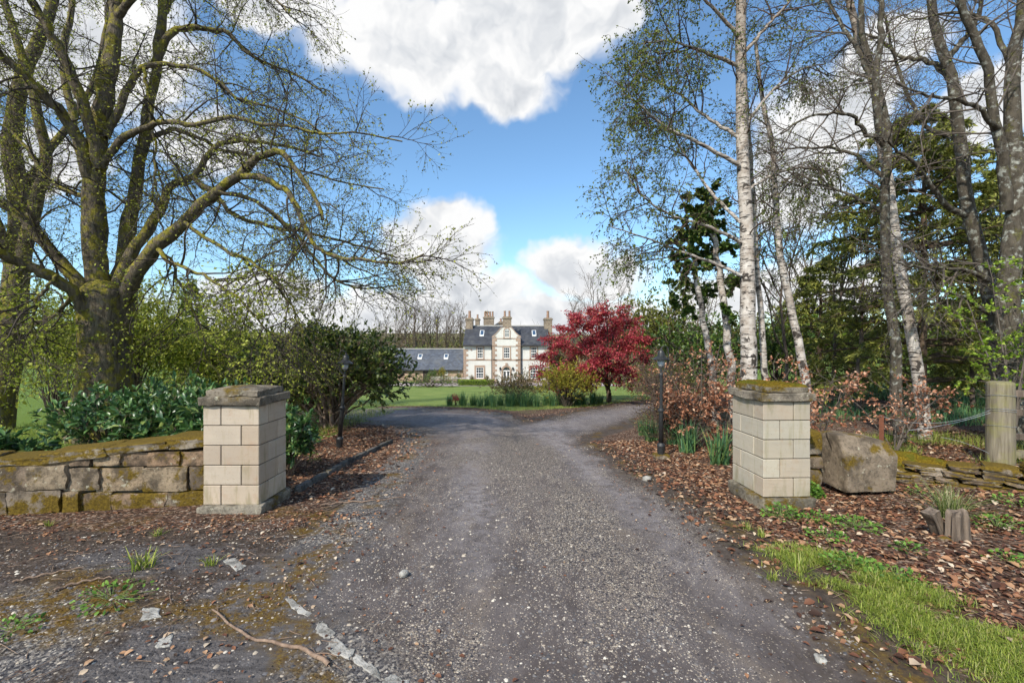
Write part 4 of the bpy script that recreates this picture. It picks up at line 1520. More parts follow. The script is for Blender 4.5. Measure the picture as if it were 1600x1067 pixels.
def pxstone(label, px, py, w, h, seed, mat='slab'):
    x, y = gp(px, py)
    o = link('loose_stone', stone_mesh('loose_stone', w, w * 0.8, h, seed, 4, 3.0, 0.12), M[mat], None, on_ground(x, y, -0.03), seed * 0.7)
    tag(o, label, 'stone')


pxstone('pale pointed stone lying alone on the open drive', 631, 897, 0.07, 0.05, 1)
pxstone('grey stone on the drive close to the mossy grass verge', 1282, 1026, 0.07, 0.04, 2)
pxstone('whitish stone among leaves below the upright lamp post', 1011, 750, 0.14, 0.09, 3)
pxstone('orange brown stone at the foot of the rotten stump', 1476, 846, 0.10, 0.06, 4, 'drystone')


def stick(label, pts, r0, r1, side=None):
    P = []
    for px, py in pts:
        x, y = gp(px, py)
        P.append(tuple(on_ground(x, y, r0 * 0.8)))
    P = np.array(P)
    base = P[0].copy()
    root = empty('fallen_stick', base)
    tag(root, label, 'stick')
    path = spline(P - base, 18)
    path[:, 2] += 0.008 * np.sin(np.arange(18) * 1.7) + 0.004
    MB().tube(path, np.linspace(r0, r1, 18), 7).build('stem', M['stick'], root, smooth=True)
    for s in side or []:
        Q = np.array([tuple(on_ground(*gp(*p), r0)) for p in s]) - base
        MB().tube(spline(Q, 8), np.linspace(r1 * 1.2, r1 * 0.4, 8), 5).build('side_twig', M['stick'], root, smooth=True)


stick('long bent brown stick lying across the mud by the pale slabs', [(514, 1041), (490, 1026), (460, 1015), (420, 1008), (385, 998), (355, 975), (332, 955)], 0.014, 0.006, [[(490, 1026), (510, 1024), (526, 1028)]])
stick('curved grey stick lying on leaves beside the bright weed patch', [(1286, 858), (1294, 875), (1306, 890), (1326, 907)], 0.014, 0.007)
stick('thin stick lying on litter below the dark edging stones', [(500, 792), (535, 786), (575, 784), (632, 777)], 0.012, 0.005, [[(535, 786), (515, 797), (497, 800)]])
stick('thin dark twig on the earth in front of the wall', [(20, 912), (50, 905), (90, 897), (130, 890)], 0.010, 0.004)
stick('dark root like stick on the earth behind the sprawling weeds', [(85, 925), (115, 915), (150, 908), (175, 905)], 0.012, 0.004)


# ------------------------------------------------------------------ the white house
HY = 60.0
HB = -3.45       # ground level at the house


def hx(px, Y=HY):
    return (px - 800) / F * Y


def hz(py, Y=HY):
    return CAMZ - (py - HOR) / F * Y


house = empty('house', (-0.76, HY, HB))
tag(house, 'white two storey house with slate roof and central gabled bay', 'house')
HO = Vector((-0.76, HY, HB))


def hp(mb, name, mat, parent=house, smooth=False):
    mb.v = [(x - HO.x, y - HO.y, z - HO.z) for x, y, z in mb.v]
    return mb.build(name, M[mat], parent, smooth=smooth)


xl, xr = hx(724.5), 4.88
ze, zr = hz(538), 4.22
bx0, bx1 = hx(769.5), hx(813.0)
depth = 8.0
w = MB()
w.prism([(xl, HB - 0.5), (xr, HB - 0.5), (xr, ze), (xl, ze)], HY, HY + depth)
for xs in (xl, xr):     # gables
    e = 0.02 if xs == xl else -0.02
    w.add([(xs + e, HY, ze), (xs + e, HY + depth, ze), (xs + e, HY + depth / 2, zr - 0.1), (xs + e * 10, HY, ze), (xs + e * 10, HY + depth, ze), (xs + e * 10, HY + depth / 2, zr - 0.1)],
          [(0, 1, 2), (5, 4, 3), (0, 3, 4, 1), (1, 4, 5, 2), (2, 5, 3, 0)])
hp(w, 'wall', 'harl')
# bay with an ogee gable
zs = hz(527)
zg = hz(512.5)
cxb = (bx0 + bx1) / 2
gab = [(bx0, HB - 0.5), (bx1, HB - 0.5), (bx1, zs)]
steps = [(1.0, 0.0), (0.86, 0.17), (0.72, 0.35), (0.56, 0.62), (0.44, 0.86), (0.34, 1.0)]
hw = (bx1 - bx0) / 2
gab += [(cxb + hw * a, zs + (zg - zs) * b) for a, b in steps[1:]]
gab += [(cxb - hw * a, zs + (zg - zs) * b) for a, b in steps[:0:-1]]
gab += [(bx0, zs)]
BY = HY - 0.45
hp(MB().prism(gab, BY, HY + 2.5), 'bay_wall', 'harl')
top = [(cxb + hw * a, zs + (zg - zs) * b) for a, b in steps]
cop = MB()
for s in (1, -1):
    pts = [(cxb + s * (p[0] - cxb), p[1]) for p in top]
    for a, b in zip(pts[:-1], pts[1:]):
        lo, hi = (a, b) if a[0] < b[0] else (b, a)
        cop.prism([(lo[0], lo[1] + 0.005), (hi[0], hi[1] + 0.005), (hi[0], hi[1] + 0.16), (lo[0], lo[1] + 0.16)], BY - 0.06, BY + 0.3)
    hp(cop, 'gable_coping', 'dressing')
    cop = MB()
hp(MB().box(bx0 - 0.08, bx0 + 0.5, BY - 0.07, BY + 0.25, zs - 0.02, zs + 0.14), 'skew_putt', 'dressing')
hp(MB().box(bx1 - 0.5, bx1 + 0.08, BY - 0.07, BY + 0.25, zs - 0.02, zs + 0.14), 'skew_putt', 'dressing')


def roof_mesh(x0, x1, yf, yb, zeave, zridge, th=0.16, over=0.3):
    ym = (yf + yb) / 2
    m = MB()
    dz = (zridge - zeave) / (ym - yf)
    for s, y0 in ((1, yf - over), (-1, yb + over)):
        z0 = zeave - over * dz
        vs = [(x0, y0, z0), (x1, y0, z0), (x1, ym, zridge), (x0, ym, zridge), (x0, y0, z0 + th), (x1, y0, z0 + th), (x1, ym, zridge + th), (x0, ym, zridge + th)]
        m.add(vs, [(0, 3, 2, 1), (4, 5, 6, 7), (0, 1, 5, 4), (1, 2, 6, 5), (2, 3, 7, 6), (3, 0, 4, 7)])
    return m


# roof in two lengths either side of the bay
rf_ = hp(roof_mesh(xl - 0.1, xr + 0.1, HY, HY + depth, ze, zr), 'roof', 'slate')
hp(MB().box(xl - 0.05, xr + 0.05, HY + depth / 2 - 0.12, HY + depth / 2 + 0.12, zr + 0.10, zr + 0.22), 'ridge', 'ridge', rf_)
# bay roof running back
hp(MB().prism([(bx0 + 0.02, zs - 0.05), (bx1 - 0.02, zs - 0.05), (cxb + 0.55, zg - 0.1), (cxb - 0.55, zg - 0.1)], BY + 0.32, HY + 4.0), 'bay_roof', 'slate')
# rear cross wing peeping over the ridge
hp(MB().prism([(hx(753), zr - 0.6), (hx(789), zr - 0.6), (hx(776), hz(504.5, 66))], HY + 5.2, HY + 11), 'rear_wing_roof', 'slate')
for a, b in ((xl - 0.1, bx0 - 0.02), (bx1 + 0.02, xr + 0.1)):
    hp(MB().box(a, b, HY - 0.47, HY - 0.35, ze - 0.24, ze - 0.10), 'gutter', 'black')
for px in (768.6, 814.2):
    hp(MB().box(hx(px) - 0.06, hx(px) + 0.06, HY - 0.16, HY - 0.02, HB, ze - 0.12), 'downpipe', 'black')
for a, b in ((xl - 0.03, bx0), (bx1, xr + 0.03)):
    hp(MB().box(a, b, HY - 0.04, HY + 0.02, hz(563.2), hz(561.2)), 'string_course', 'dressing')
    hp(MB().box(a, b, HY - 0.05, HY + 0.02, hz(541.0), hz(538.2)), 'eaves_course', 'dressing')
    hp(MB().box(a, b, HY - 0.09, HY + 0.02, HB - 0.1, hz(593.5)), 'base_course', 'dressing')
for z0, z1 in ((563.2, 561.2), (541.6, 540.4), (529.6, 528.2)):
    hp(MB().box(bx0 + 0.02, bx1 - 0.02, BY - 0.045, BY + 0.02, hz(z0), hz(z1)), 'string_course', 'dressing')
# quoins: long and short work, each stone its own piece
qm = {}
for nm, L in (('long', 0.62), ('short', 0.36)):
    me = MB().box(0, L, -0.045, 0.05, 0.012, 0.315).mesh('quoin')
    me.materials.append(M['dressing'])
    qm[nm] = me
    me2 = MB().box(-L, 0, -0.045, 0.05, 0.012, 0.315).mesh('quoin')
    me2.materials.append(M['dressing'])
    qm[nm + '_r'] = me2
for (x, y, ztop, suf) in ((xl - 0.03, HY, hz(541.5), ''), (xr + 0.03, HY, hz(541.5), '_r'), (bx0 - 0.02, BY, zs - 0.03, ''), (bx1 + 0.02, BY, zs - 0.03, '_r')):
    n = int((ztop - HB) / 0.33)
    for k in range(n):
        o = link('quoin', qm[('long' if k % 2 else 'short') + suf], None, house, (x - HO.x, y - HO.y, k * 0.33))


def chimney(px0, px1, ztop, zbot, Y, pots, dpt=0.9, pot_h=0.75, pot_r=0.15):
    x0, x1 = hx(px0, Y), hx(px1, Y)
    st = MB().box(x0, x1, Y - dpt / 2, Y + dpt / 2, zbot, ztop - 0.3)
    st.box(x0 - 0.1, x1 + 0.1, Y - dpt / 2 - 0.1, Y + dpt / 2 + 0.1, ztop - 0.3, ztop - 0.12)
    st.box(x0 + 0.04, x1 - 0.04, Y - dpt / 2 + 0.04, Y + dpt / 2 - 0.04, ztop - 0.12, ztop)
    s = hp(st, 'chimney', 'chimney')
    for u in pots:
        hp(MB().lathe([(pot_r * 1.1, 0), (pot_r, 0.1), (pot_r * 0.85, pot_h - 0.12), (pot_r * 1.05, pot_h - 0.08), (pot_r, pot_h)], 12, (x0 + (x1 - x0) * u, Y, ztop)), 'chimney_pot', 'clay', s)


chimney(785.5, 799, hz(494.5, 60.5), zg - 0.4, 60.6, (0.24, 0.78))
chimney(728.5, 739.2, hz(497, 64), ze + 0.2, 64, (0.5,), 1.6, 1.0, 0.2)
chimney(850, 862, hz(497, 64), ze + 0.2, 64, (0.5,), 1.6, 1.0, 0.2)
chimney(743, 749.5, hz(497.5, 70), 2.5, 70, (0.5,), 1.2, 0.6)
chimney(755.8, 771.8, hz(494.5, 69), 2.5, 69, (0.13, 0.37, 0.62, 0.87), 1.0, 0.75, 0.15)
chimney(779, 786, hz(502.5, 67), 2.5, 67, (0.5,), 0.9, 0.45)


def window(px0, px1, py0, py1, Y, cols, rows_, surround=0.16, arched=False, sill=True, glass='glass', parent=house):
    x0, x1, z0, z1 = hx(px0, Y), hx(px1, Y), hz(py1, Y), hz(py0, Y)
    s = surround
    sur = MB()
    if not arched:
        sur.box(x0 - s, x0, Y - 0.06, Y + 0.05, z0, z1).box(x1, x1 + s, Y - 0.06, Y + 0.05, z0, z1).box(x0 - s, x1 + s, Y - 0.063, Y + 0.05, z1, z1 + s * 1.3)
    else:
        sur.box(x0 - s, x0, Y - 0.06, Y + 0.05, z0, z1 - (x1 - x0) / 2).box(x1, x1 + s, Y - 0.06, Y + 0.05, z0, z1 - (x1 - x0) / 2)
        cx, cz, r = (x0 + x1) / 2, z1 - (x1 - x0) / 2, (x1 - x0) / 2
        for k in range(9):
            a, b = PI * k / 9, PI * (k + 1) / 9
            sur.prism([(cx + r * math.cos(a), cz + r * math.sin(a)), (cx + (r + s) * math.cos(a), cz + (r + s) * math.sin(a)), (cx + (r + s) * math.cos(b), cz + (r + s) * math.sin(b)), (cx + r * math.cos(b), cz + r * math.sin(b))], Y - 0.06, Y + 0.05)
    wn = hp(sur, 'window', 'dressing', parent)
    if sill:
        hp(MB().box(x0 - s - 0.05, x1 + s + 0.05, Y - 0.12, Y + 0.04, z0 - 0.13, z0), 'sill', 'dressing', wn)
    # pane set a little behind the bars; both stand proud of the wall inside the surround
    hp(MB().box(x0, x1, Y - 0.012, Y - 0.004, z0, z1 if not arched else z1 - 0.12), 'pane', glass, wn)
    fr = MB()
    b = 0.055
    fr.box(x0, x0 + b, Y - 0.04, Y - 0.013, z0, z1 - (0.2 if arched else 0)).box(x1 - b, x1, Y - 0.04, Y - 0.013, z0, z1 - (0.2 if arched else 0))
    fr.box(x0 + b, x1 - b, Y - 0.04, Y - 0.013, z0, z0 + 0.1).box(x0 + b, x1 - b, Y - 0.04, Y - 0.013, z1 - b - (0.12 if arched else 0), z1 - (0.12 if arched else 0))
    hp(fr, 'frame', 'white', wn)
    bar = MB()
    for k in range(1, cols):
        xx = x0 + (x1 - x0) * k / cols
        bar.box(xx - 0.018, xx + 0.018, Y - 0.032, Y - 0.0135, z0 + 0.1, z1 - b)
    for k in range(1, rows_):
        zz = z0 + (z1 - z0) * k / rows_
        t_ = 0.036 if (rows_ % 2 == 0 and k == rows_ // 2) else 0.018
        bar.box(x0 + b, x1 - b, Y - 0.036, Y - 0.0137, zz - t_, zz + t_)
    hp(bar, 'glazing_bars', 'white', wn)
    return wn


window(746, 754.8, 542.6, 560, HY, 3, 4)
window(829.5, 838.8, 542.6, 560, HY, 3, 4)
window(787, 796.4, 542.8, 560, BY, 3, 4)
window(744, 755.4, 574, 591.3, HY, 3, 4, 0.22)
window(828.6, 840.4, 574, 591.3, HY, 3, 4, 0.22)
window(788.4, 796.0, 513.2, 527.3, BY, 3, 4, 0.14, True)
# door with fanlight and bracketed hood
dx0, dx1 = hx(786.2, BY), hx(796.6, BY)
cxd = (dx0 + dx1) / 2
zd = hz(578.5, BY)
dr = MB()
dr.box(dx0 - 0.22, dx0, BY - 0.10, BY + 0.05, HB, zd).box(dx1, dx1 + 0.22, BY - 0.10, BY + 0.05, HB, zd)
r = (dx1 - dx0) / 2
for k in range(12):
    a, b = PI * k / 12, PI * (k + 1) / 12
    dr.prism([(cxd + r * math.cos(a), zd + r * math.sin(a)), (cxd + (r + 0.24) * math.cos(a), zd + (r + 0.24) * math.sin(a)), (cxd + (r + 0.24) * math.cos(b), zd + (r + 0.24) * math.sin(b)), (cxd + r * math.cos(b), zd + r * math.sin(b))], BY - 0.12, BY + 0.05)
dr.box(cxd - 0.15, cxd + 0.15, BY - 0.18, BY + 0.04, zd + r + 0.16, zd + r + 0.52)
dd = hp(dr, 'door_surround', 'dressing')
fan = [(cxd + r * math.cos(PI * k / 12), zd + r * math.sin(PI * k / 12)) for k in range(13)]
hp(MB().prism(fan, BY - 0.012, BY - 0.004), 'fanlight', 'glass', dd)
hp(MB().box(dx0, dx1, BY - 0.04, BY - 0.006, HB, zd - 0.002), 'door_leaf', 'white', dd)
for s in (-1, 1):
    xa = cxd + s * r * 0.5
    hp(MB().box(xa - r * 0.3, xa + r * 0.3, BY - 0.048, BY - 0.041, HB + 0.5, zd - 0.12), 'door_pane', 'glass', dd)
for px in (781.8, 801.4):
    hp(MB().lathe([(0.05, 0), (0.11, 0.08), (0.13, 0.3), (0.03, 0.42)], 8, (hx(px), BY - 0.16, hz(578))), 'wall_lantern', 'black')
# roof lights lie on the front slope
dzr = (zr - ze) / (depth / 2)
for px, gl in ((753, 'skyglass'), (834.5, 'skyglass')):
    x = hx(px, 62)
    y0, y1 = HY + 1.55, HY + 2.75
    f_ = lambda y, o: ze + (y - HY) * dzr + 0.16 + o
    m_ = MB()
    vs = [(x - 0.28, y0, f_(y0, 0.0)), (x + 0.28, y0, f_(y0, 0.0)), (x + 0.28, y1, f_(y1, 0.0)), (x - 0.28, y1, f_(y1, 0.0)), (x - 0.28, y0, f_(y0, 0.10)), (x + 0.28, y0, f_(y0, 0.10)), (x + 0.28, y1, f_(y1, 0.10)), (x - 0.28, y1, f_(y1, 0.10))]
    fc = [(0, 3, 2, 1), (4, 5, 6, 7), (0, 1, 5, 4), (1, 2, 6, 5), (2, 3, 7, 6), (3, 0, 4, 7)]
    rl = hp(MB().add(vs, fc), 'roof_light', 'white')
    vs = [(x - 0.21, y0 + 0.12, f_(y0 + .12, 0.09)), (x + 0.21, y0 + 0.12, f_(y0 + .12, 0.09)), (x + 0.21, y1 - 0.1, f_(y1 - .1, 0.09)), (x - 0.21, y1 - 0.1, f_(y1 - .1, 0.09))]
    vs = vs + [(a, b, c + 0.03) for a, b, c in vs]
    hp(MB().add(vs, fc), 'roof_light_pane', gl, rl)
hp(MB().box(hx(735.2), hx(737.4), HY - 0.10, HY - 0.003, hz(547), hz(545.2)), 'alarm_box', 'clay')

# ------------------------------------------------------------------ long outbuilding left of the house
OY = 64.0
ob = empty('outbuilding', (-13.5, OY, HB))
tag(ob, 'long low pink stone outbuilding with blue slate roof beside the house', 'outbuilding')
HO = Vector((-13.5, OY, HB))
ox0, ox1 = -22.0, hx(723, OY)
oze, ozr = hz(576.5, OY), hz(545, OY + 3)
hp(MB().box(ox0, ox1, OY, OY + 6, HB - 0.5, oze), 'wall', 'pinkstone', ob)
orf = hp(roof_mesh(ox0 - 0.2, ox1 + 0.0, OY, OY + 6, oze, ozr - 0.14, 0.14, 0.2), 'roof', 'slate_blue', ob)
hp(MB().box(ox0, ox1, OY + 2.85, OY + 3.15, ozr - 0.04, ozr + 0.08), 'ridge', 'ridge', orf)
hp(MB().box(ox0, ox1, OY - 0.36, OY - 0.24, oze - 0.25, oze - 0.13), 'gutter', 'black', ob)
odz = (ozr - 0.14 - oze) / 3.0
for px in (611, 654.8, 696):
    x = hx(px, 65)
    y0, y1 = OY + 1.35, OY + 2.05
    f_ = lambda y, o: oze + (y - OY) * odz + 0.14 + o
    fc = [(0, 3, 2, 1), (4, 5, 6, 7), (0, 1, 5, 4), (1, 2, 6, 5), (2, 3, 7, 6), (3, 0, 4, 7)]
    vs = [(x - 0.3, y0, f_(y0, 0)), (x + 0.3, y0, f_(y0, 0)), (x + 0.3, y1, f_(y1, 0)), (x - 0.3, y1, f_(y1, 0))]
    rl = hp(MB().add(vs + [(a, b, c + 0.08) for a, b, c in vs], fc), 'roof_light', 'white', ob)
    vs = [(x - 0.23, y0 + 0.2, f_(y0 + .2, 0.07)), (x + 0.23, y0 + 0.2, f_(y0 + .2, 0.07)), (x + 0.23, y1 - .06, f_(y1 - .06, 0.07)), (x - 0.23, y1 - .06, f_(y1 - .06, 0.07))]
    hp(MB().add(vs + [(a, b, c + 0.03) for a, b, c in vs], fc), 'roof_light_pane', 'skyglass', rl)
window(694.5, 699.5, 577.5, 586, OY, 2, 2, 0.12, parent=ob)
window(715.5, 718.5, 579.5, 583, OY, 1, 1, 0.08, parent=ob)
hp(MB().box(hx(661, OY), hx(671, OY), OY - 0.03, OY + 0.02, HB, hz(577.5, OY)), 'door', 'darkdoor', ob)

# stone barn behind the rhododendrons, left
BYY = 46.0
bn = empty('barn', (-27.0, BYY, -2.6))
tag(bn, 'old grey stone barn with slate roof seen over the bare capped pillar', 'barn')
HO = Vector((-27.0, BYY, -2.6))
b0, b1 = hx(374, BYY), hx(404, BYY)
bz = hz(563, BYY)
bt = hz(541, BYY)
hp(MB().prism([(b0, -3), (b1, -3), (b1, bz), ((b0 + b1) / 2, bt), (b0, bz)], BYY, BYY + 0.5), 'gable_wall', 'barnstone', bn)
hp(MB().box(b0 + 0.1, b1 + 6.0, BYY + 0.5, BYY + 6, -3, bz), 'wall', 'barnstone', bn)
hp(MB().add([(b1 - 1.0, BYY + 0.2, bt - 0.05), (b1 + 6.2, BYY + 0.2, bt - 0.05), (b1 + 6.2, BYY - 0.4, bz - 0.2), (b1 + 0.1, BYY - 0.4, bz - 0.2), (b1 - 1.0, BYY + 3, bt - 0.1), (b1 + 6.2, BYY + 3, bt - 0.1)],
            [(3, 2, 1, 0), (0, 1, 5, 4)]), 'roof', 'slate', bn)
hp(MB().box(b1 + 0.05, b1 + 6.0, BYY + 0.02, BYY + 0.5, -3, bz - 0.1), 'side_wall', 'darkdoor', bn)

# ------------------------------------------------------------------ garden furniture on the gravel before the outbuilding
def bench(label, px, Y, wd, rz=0.0, back=True):
    x = hx(px, Y)
    b = empty('garden_bench', (x, Y, float(gz(x, Y))), rz)
    tag(b, label, 'bench')
    for k in range(4):
        MB().box(-wd / 2, wd / 2, -0.22 + k * 0.12, -0.13 + k * 0.12, 0.42, 0.45).build('seat_slat', M['teak'], b)
    if back:
        for k in range(3):
            MB().box(-wd / 2, wd / 2, 0.25, 0.28, 0.55 + k * 0.13, 0.64 + k * 0.13).build('back_slat', M['teak'], b)
    for sx_ in (-1, 1):
        for yy, hh in ((-0.2, 0.62), (0.25, 0.92 if back else 0.42)):
            MB().box(sx_ * (wd / 2 - 0.03) - 0.03, sx_ * (wd / 2 - 0.03) + 0.03, yy - 0.03, yy + 0.03, -0.02, hh).build('leg', M['teak'], b)


bench('pale garden bench before the outbuilding beside the dark door', 683, 56, 1.5)
bench('pale garden bench close to the corner of the white house', 705, 56, 1.5, 0.15)
tb = empty('garden_table', (hx(717, 55.5), 55.5, float(gz(hx(717, 55.5), 55.5))))
tag(tb, 'pale wooden garden table beside the white house corner', 'table')
MB().box(-0.9, 0.9, -0.45, 0.45, 0.7, 0.75).build('table_top', M['teak'], tb)
for sx_ in (-1, 1):
    for sy_ in (-1, 1):
        MB().box(sx_ * 0.78 - 0.04, sx_ * 0.78 + 0.04, sy_ * 0.36 - 0.04, sy_ * 0.36 + 0.04, -0.02, 0.70).build('leg', M['teak'], tb)
# gravel forecourt
fx = np.linspace(-17, 12, 40)
fy = np.linspace(48.2, 59.5, 14)
A, B = np.meshgrid(fx, fy, indexing='ij')
i = np.arange(A.size).reshape(A.shape)
fo = link('forecourt', mesh_np('forecourt', np.stack([A, B, gz(A, B) + 0.03], -1).reshape(-1, 3), [np.stack([i[:-1, :-1], i[1:, :-1], i[1:, 1:], i[:-1, 1:]], -1).reshape(-1, 4)], True), M['tarmac'])
tag(fo, 'pink gravel forecourt before the house', kind='structure')


# ------------------------------------------------------------------ the great lime tree, left
def lime_tree():
    rg = np.random.default_rng(101)
    Y = 10.6
    k = Y / F
    root = empty('lime_tree', (at(162, 640, Y).x, Y, float(gz(at(162, 640, Y).x, Y))))
    tag(root, 'great mossy tree with many arching limbs and tiny new leaves beyond the wall', 'tree')
    n = 22
    # trunk, flaring at the foot and again where the limbs part
    tp = [(158, 705), (160, 660), (163, 600), (162, 550), (163, 505), (166, 470), (168, 440)]
    P, _ = trace(tp, Y, Y, 1, 1, n)
    rt = np.interp(np.linspace(0, 1, n), [0, 0.12, 0.35, 0.6, 0.8, 0.92, 1.0], [50, 41, 34, 33, 35, 35, 20]) * k
    V, Q = tubes(P[None], rt[None], 40)
    R = V.reshape(n, 40, 3)
    a = np.arange(40) * 2 * PI / 40
    for j in range(n):
        c = R[j].mean(0)
        lob = 1 + 0.05 * np.sin(3 * a + 0.8 + j * 0.05) + 0.04 * np.sin(5 * a + j * 0.1) + 0.05 * (vnoise(a * 2.2 + 3, np.full(40, j * 0.55)) - 0.5) * 2
        R[j] = c + (R[j] - c) * lob[:, None]
    parts = [(R.reshape(-1, 3), Q)]
    # limbs: pixels of the photograph, distances along the limb, radii in pixels at that distance
    L = [
        ([(160, 500), (152, 430), (150, 330), (155, 240), (168, 150), (177, 60), (181, 0), (186, -90), (192, -190)], 10.5, 11.0, 21, 6),
        ([(178, 480), (188, 400), (202, 330), (214, 250), (231, 165), (247, 90), (256, 0), (262, -100), (270, -190)], 10.7, 12.2, 14, 4),
        ([(157, 265), (143, 180), (112, 105), (85, 50), (55, 0), (28, -55), (0, -130)], 10.6, 9.0, 10, 3.5),
        ([(146, 280), (118, 212), (80, 165), (40, 122), (0, 86), (-45, 50), (-120, 10)], 10.6, 8.6, 9.5, 3.5),
        ([(158, 500), (128, 444), (88, 385), (50, 344), (0, 312), (-60, 285), (-140, 260)], 10.5, 9.4, 12, 5),
        ([(155, 505), (120, 462), (80, 430), (40, 408), (0, 390), (-60, 376), (-140, 368)], 10.4, 8.2, 11, 5),
        ([(178, 490), (208, 430), (236, 394), (290, 342), (338, 306), (376, 276), (398, 248), (432, 236), (462, 262), (486, 305), (505, 345)], 10.6, 9.2, 14, 2.2),
        ([(376, 277), (430, 289), (457, 319), (482, 366), (500, 394), (532, 402), (572, 404), (612, 410), (662, 398)], 9.55, 8.6, 6.2, 1.4),
        ([(176, 480), (206, 400), (240, 356), (259, 320), (264, 296), (300, 277), (337, 233), (384, 224), (440, 230), (500, 246)], 10.5, 12.2, 11, 1.8),
        ([(300, 278), (337, 304), (375, 341), (431, 356), (487, 364), (560, 380), (620, 404)], 11.0, 12.4, 5.2, 1.2),
        ([(156, 262), (178, 222), (210, 199), (240, 184), (270, 182), (311, 184), (360, 174), (402, 184), (452, 190), (502, 205), (560, 204), (628, 222)], 10.6, 9.4, 6.5, 1.0),
        ([(162, 215), (190, 165), (205, 130), (222, 107), (258, 99), (310, 108), (345, 126), (376, 152), (420, 166), (480, 190), (530, 226)], 10.65, 11.6, 7, 1.0),
        ([(212, 268), (232, 222), (262, 206), (285, 206), (319, 221), (349, 236), (402, 245), (450, 262), (520, 280), (600, 296)], 11.35, 12.8, 5.5, 1.0),
        ([(240, 110), (264, 55), (282, 40), (320, 37), (360, 48), (382, 76), (420, 100), (470, 122), (510, 150)], 11.6, 12.4, 7, 1.2),
        ([(180, 40), (222, -10), (280, -40), (350, -50), (410, -20), (450, 20)], 10.9, 10.0, 7, 1.2),
        ([(256, 20), (290, -20), (350, -60), (430, -70), (500, -40)], 12.0, 13.0, 6, 1.2),
        ([(250, 390), (270, 412), (300, 420), (340, 446), (382, 482), (420, 522), (462, 546)], 10.2, 9.4, 4.2, 0.8),
        ([(290, 350), (350, 392), (400, 418), (440, 455), (468, 505), (476, 540)], 10.0, 9.2, 3.8, 0.8),
        ([(236, 395), (262, 402), (280, 440), (300, 480), (318, 530), (322, 560)], 10.5, 11.4, 3.4, 0.8),
        ([(86, 432), (60, 470), (48, 520), (40, 570)], 9.4, 9.0, 3.2, 0.8),
        ([(128, 444), (100, 470), (70, 500), (30, 520), (-20, 530)], 10.4, 11.5, 4, 1.0),
        ([(224, 106), (231, 150), (234, 220), (240, 280), (246, 330)], 10.85, 10.6, 2.4, 1.4),
        ([(340, 300), (420, 330), (500, 420), (560, 450), (640, 440)], 9.9, 11.4, 4.2, 0.8),
        ([(150, 300), (120, 300), (70, 270), (20, 200), (-40, 180)], 10.8, 12.6, 6, 1.5),
        ([(160, 420), (158, 330), (120, 220), (100, 100), (110, 0), (120, -100)], 11.0, 13.0, 9, 3),
    ]
    limbs = []
    for px, y0, y1, r0, r1 in L:
        P, r = trace(px, y0, y1, 0.9 * r0 * y0 / F, r1 * y1 / F, 30, 0.0, rg)
        w_ = np.cumsum(rg.normal(0, 0.02, P.shape), 0)
        w_ -= np.linspace(0, 1, 30)[:, None] * w_[-1]
        P = P + w_ + rg.normal(0, 0.010, P.shape)
        limbs.append((P, r * rg.uniform(0.9, 1.14, 30)))
    lp_, lr_ = stack(limbs)
    for j in range(len(L)):
        parts.append(tubes(lp_[j:j + 1], lr_[j:j + 1], 12 if L[j][3] > 8 else 8))
    wood('trunk', parts, M['lime_bark'], root)
    Ll = np.linalg.norm(np.diff(lp_, axis=1), axis=2).sum(1)
    b1, r1 = grow(lp_, lr_, 17, 0.2, 0.98, (35, 75), (1.0, 2.3), 10, 0.16, (0.1, -0.02, 0.0), 0.026, 0.005, rg, 0.35)
    b2, r2 = grow(b1, r1, 8, 0.2, 1.0, (25, 65), (0.55, 1.2), 7, 0.15, (0.05, 0, -0.25), 0.009, 0.003, rg, 0.3)
    b3, r3 = grow(b2, r2, 6, 0.2, 1.0, (25, 65), (0.22, 0.55), 4, 0.14, (0, 0, -0.2), 0.0045, 0.0018, rg, 0.3)
    wood('branches', [tubes(b1, r1, 5), tubes(b2, r2, 4)], M['twig'], root)
    wood('twigs', [tubes(b3, r3, 3)], M['twig'], root)
    p, d = twig_points(b3, 3, 0.3, 1.0, rg)
    p2, d2 = twig_points(b2, 2, 0.4, 1.0, rg)
    pp, dd = np.concatenate([p, p2]), np.concatenate([d, d2])
    # lower leaves are further open
    low = (pp[:, 2] < 3.4) & (pp[:, 0] < -4.5)
    sel = rg.random(len(pp)) < np.where(low, 1.0, 0.8)
    sz = np.where(low, 0.058, 0.046) * rg.uniform(0.6, 1.3, len(pp))
    foliage('buds', [leaves(pp[sel & ~low], dd[sel & ~low], sz[sel & ~low], rg, 0.9, 0.75, 0.15)], M['bud'], root)
    foliage('young_leaves', [leaves(pp[sel & low], dd[sel & low], sz[sel & low], rg, 0.9, 0.8, 0.1)], M['lime_leaf'], root)
    rebase(root)


lime_tree()


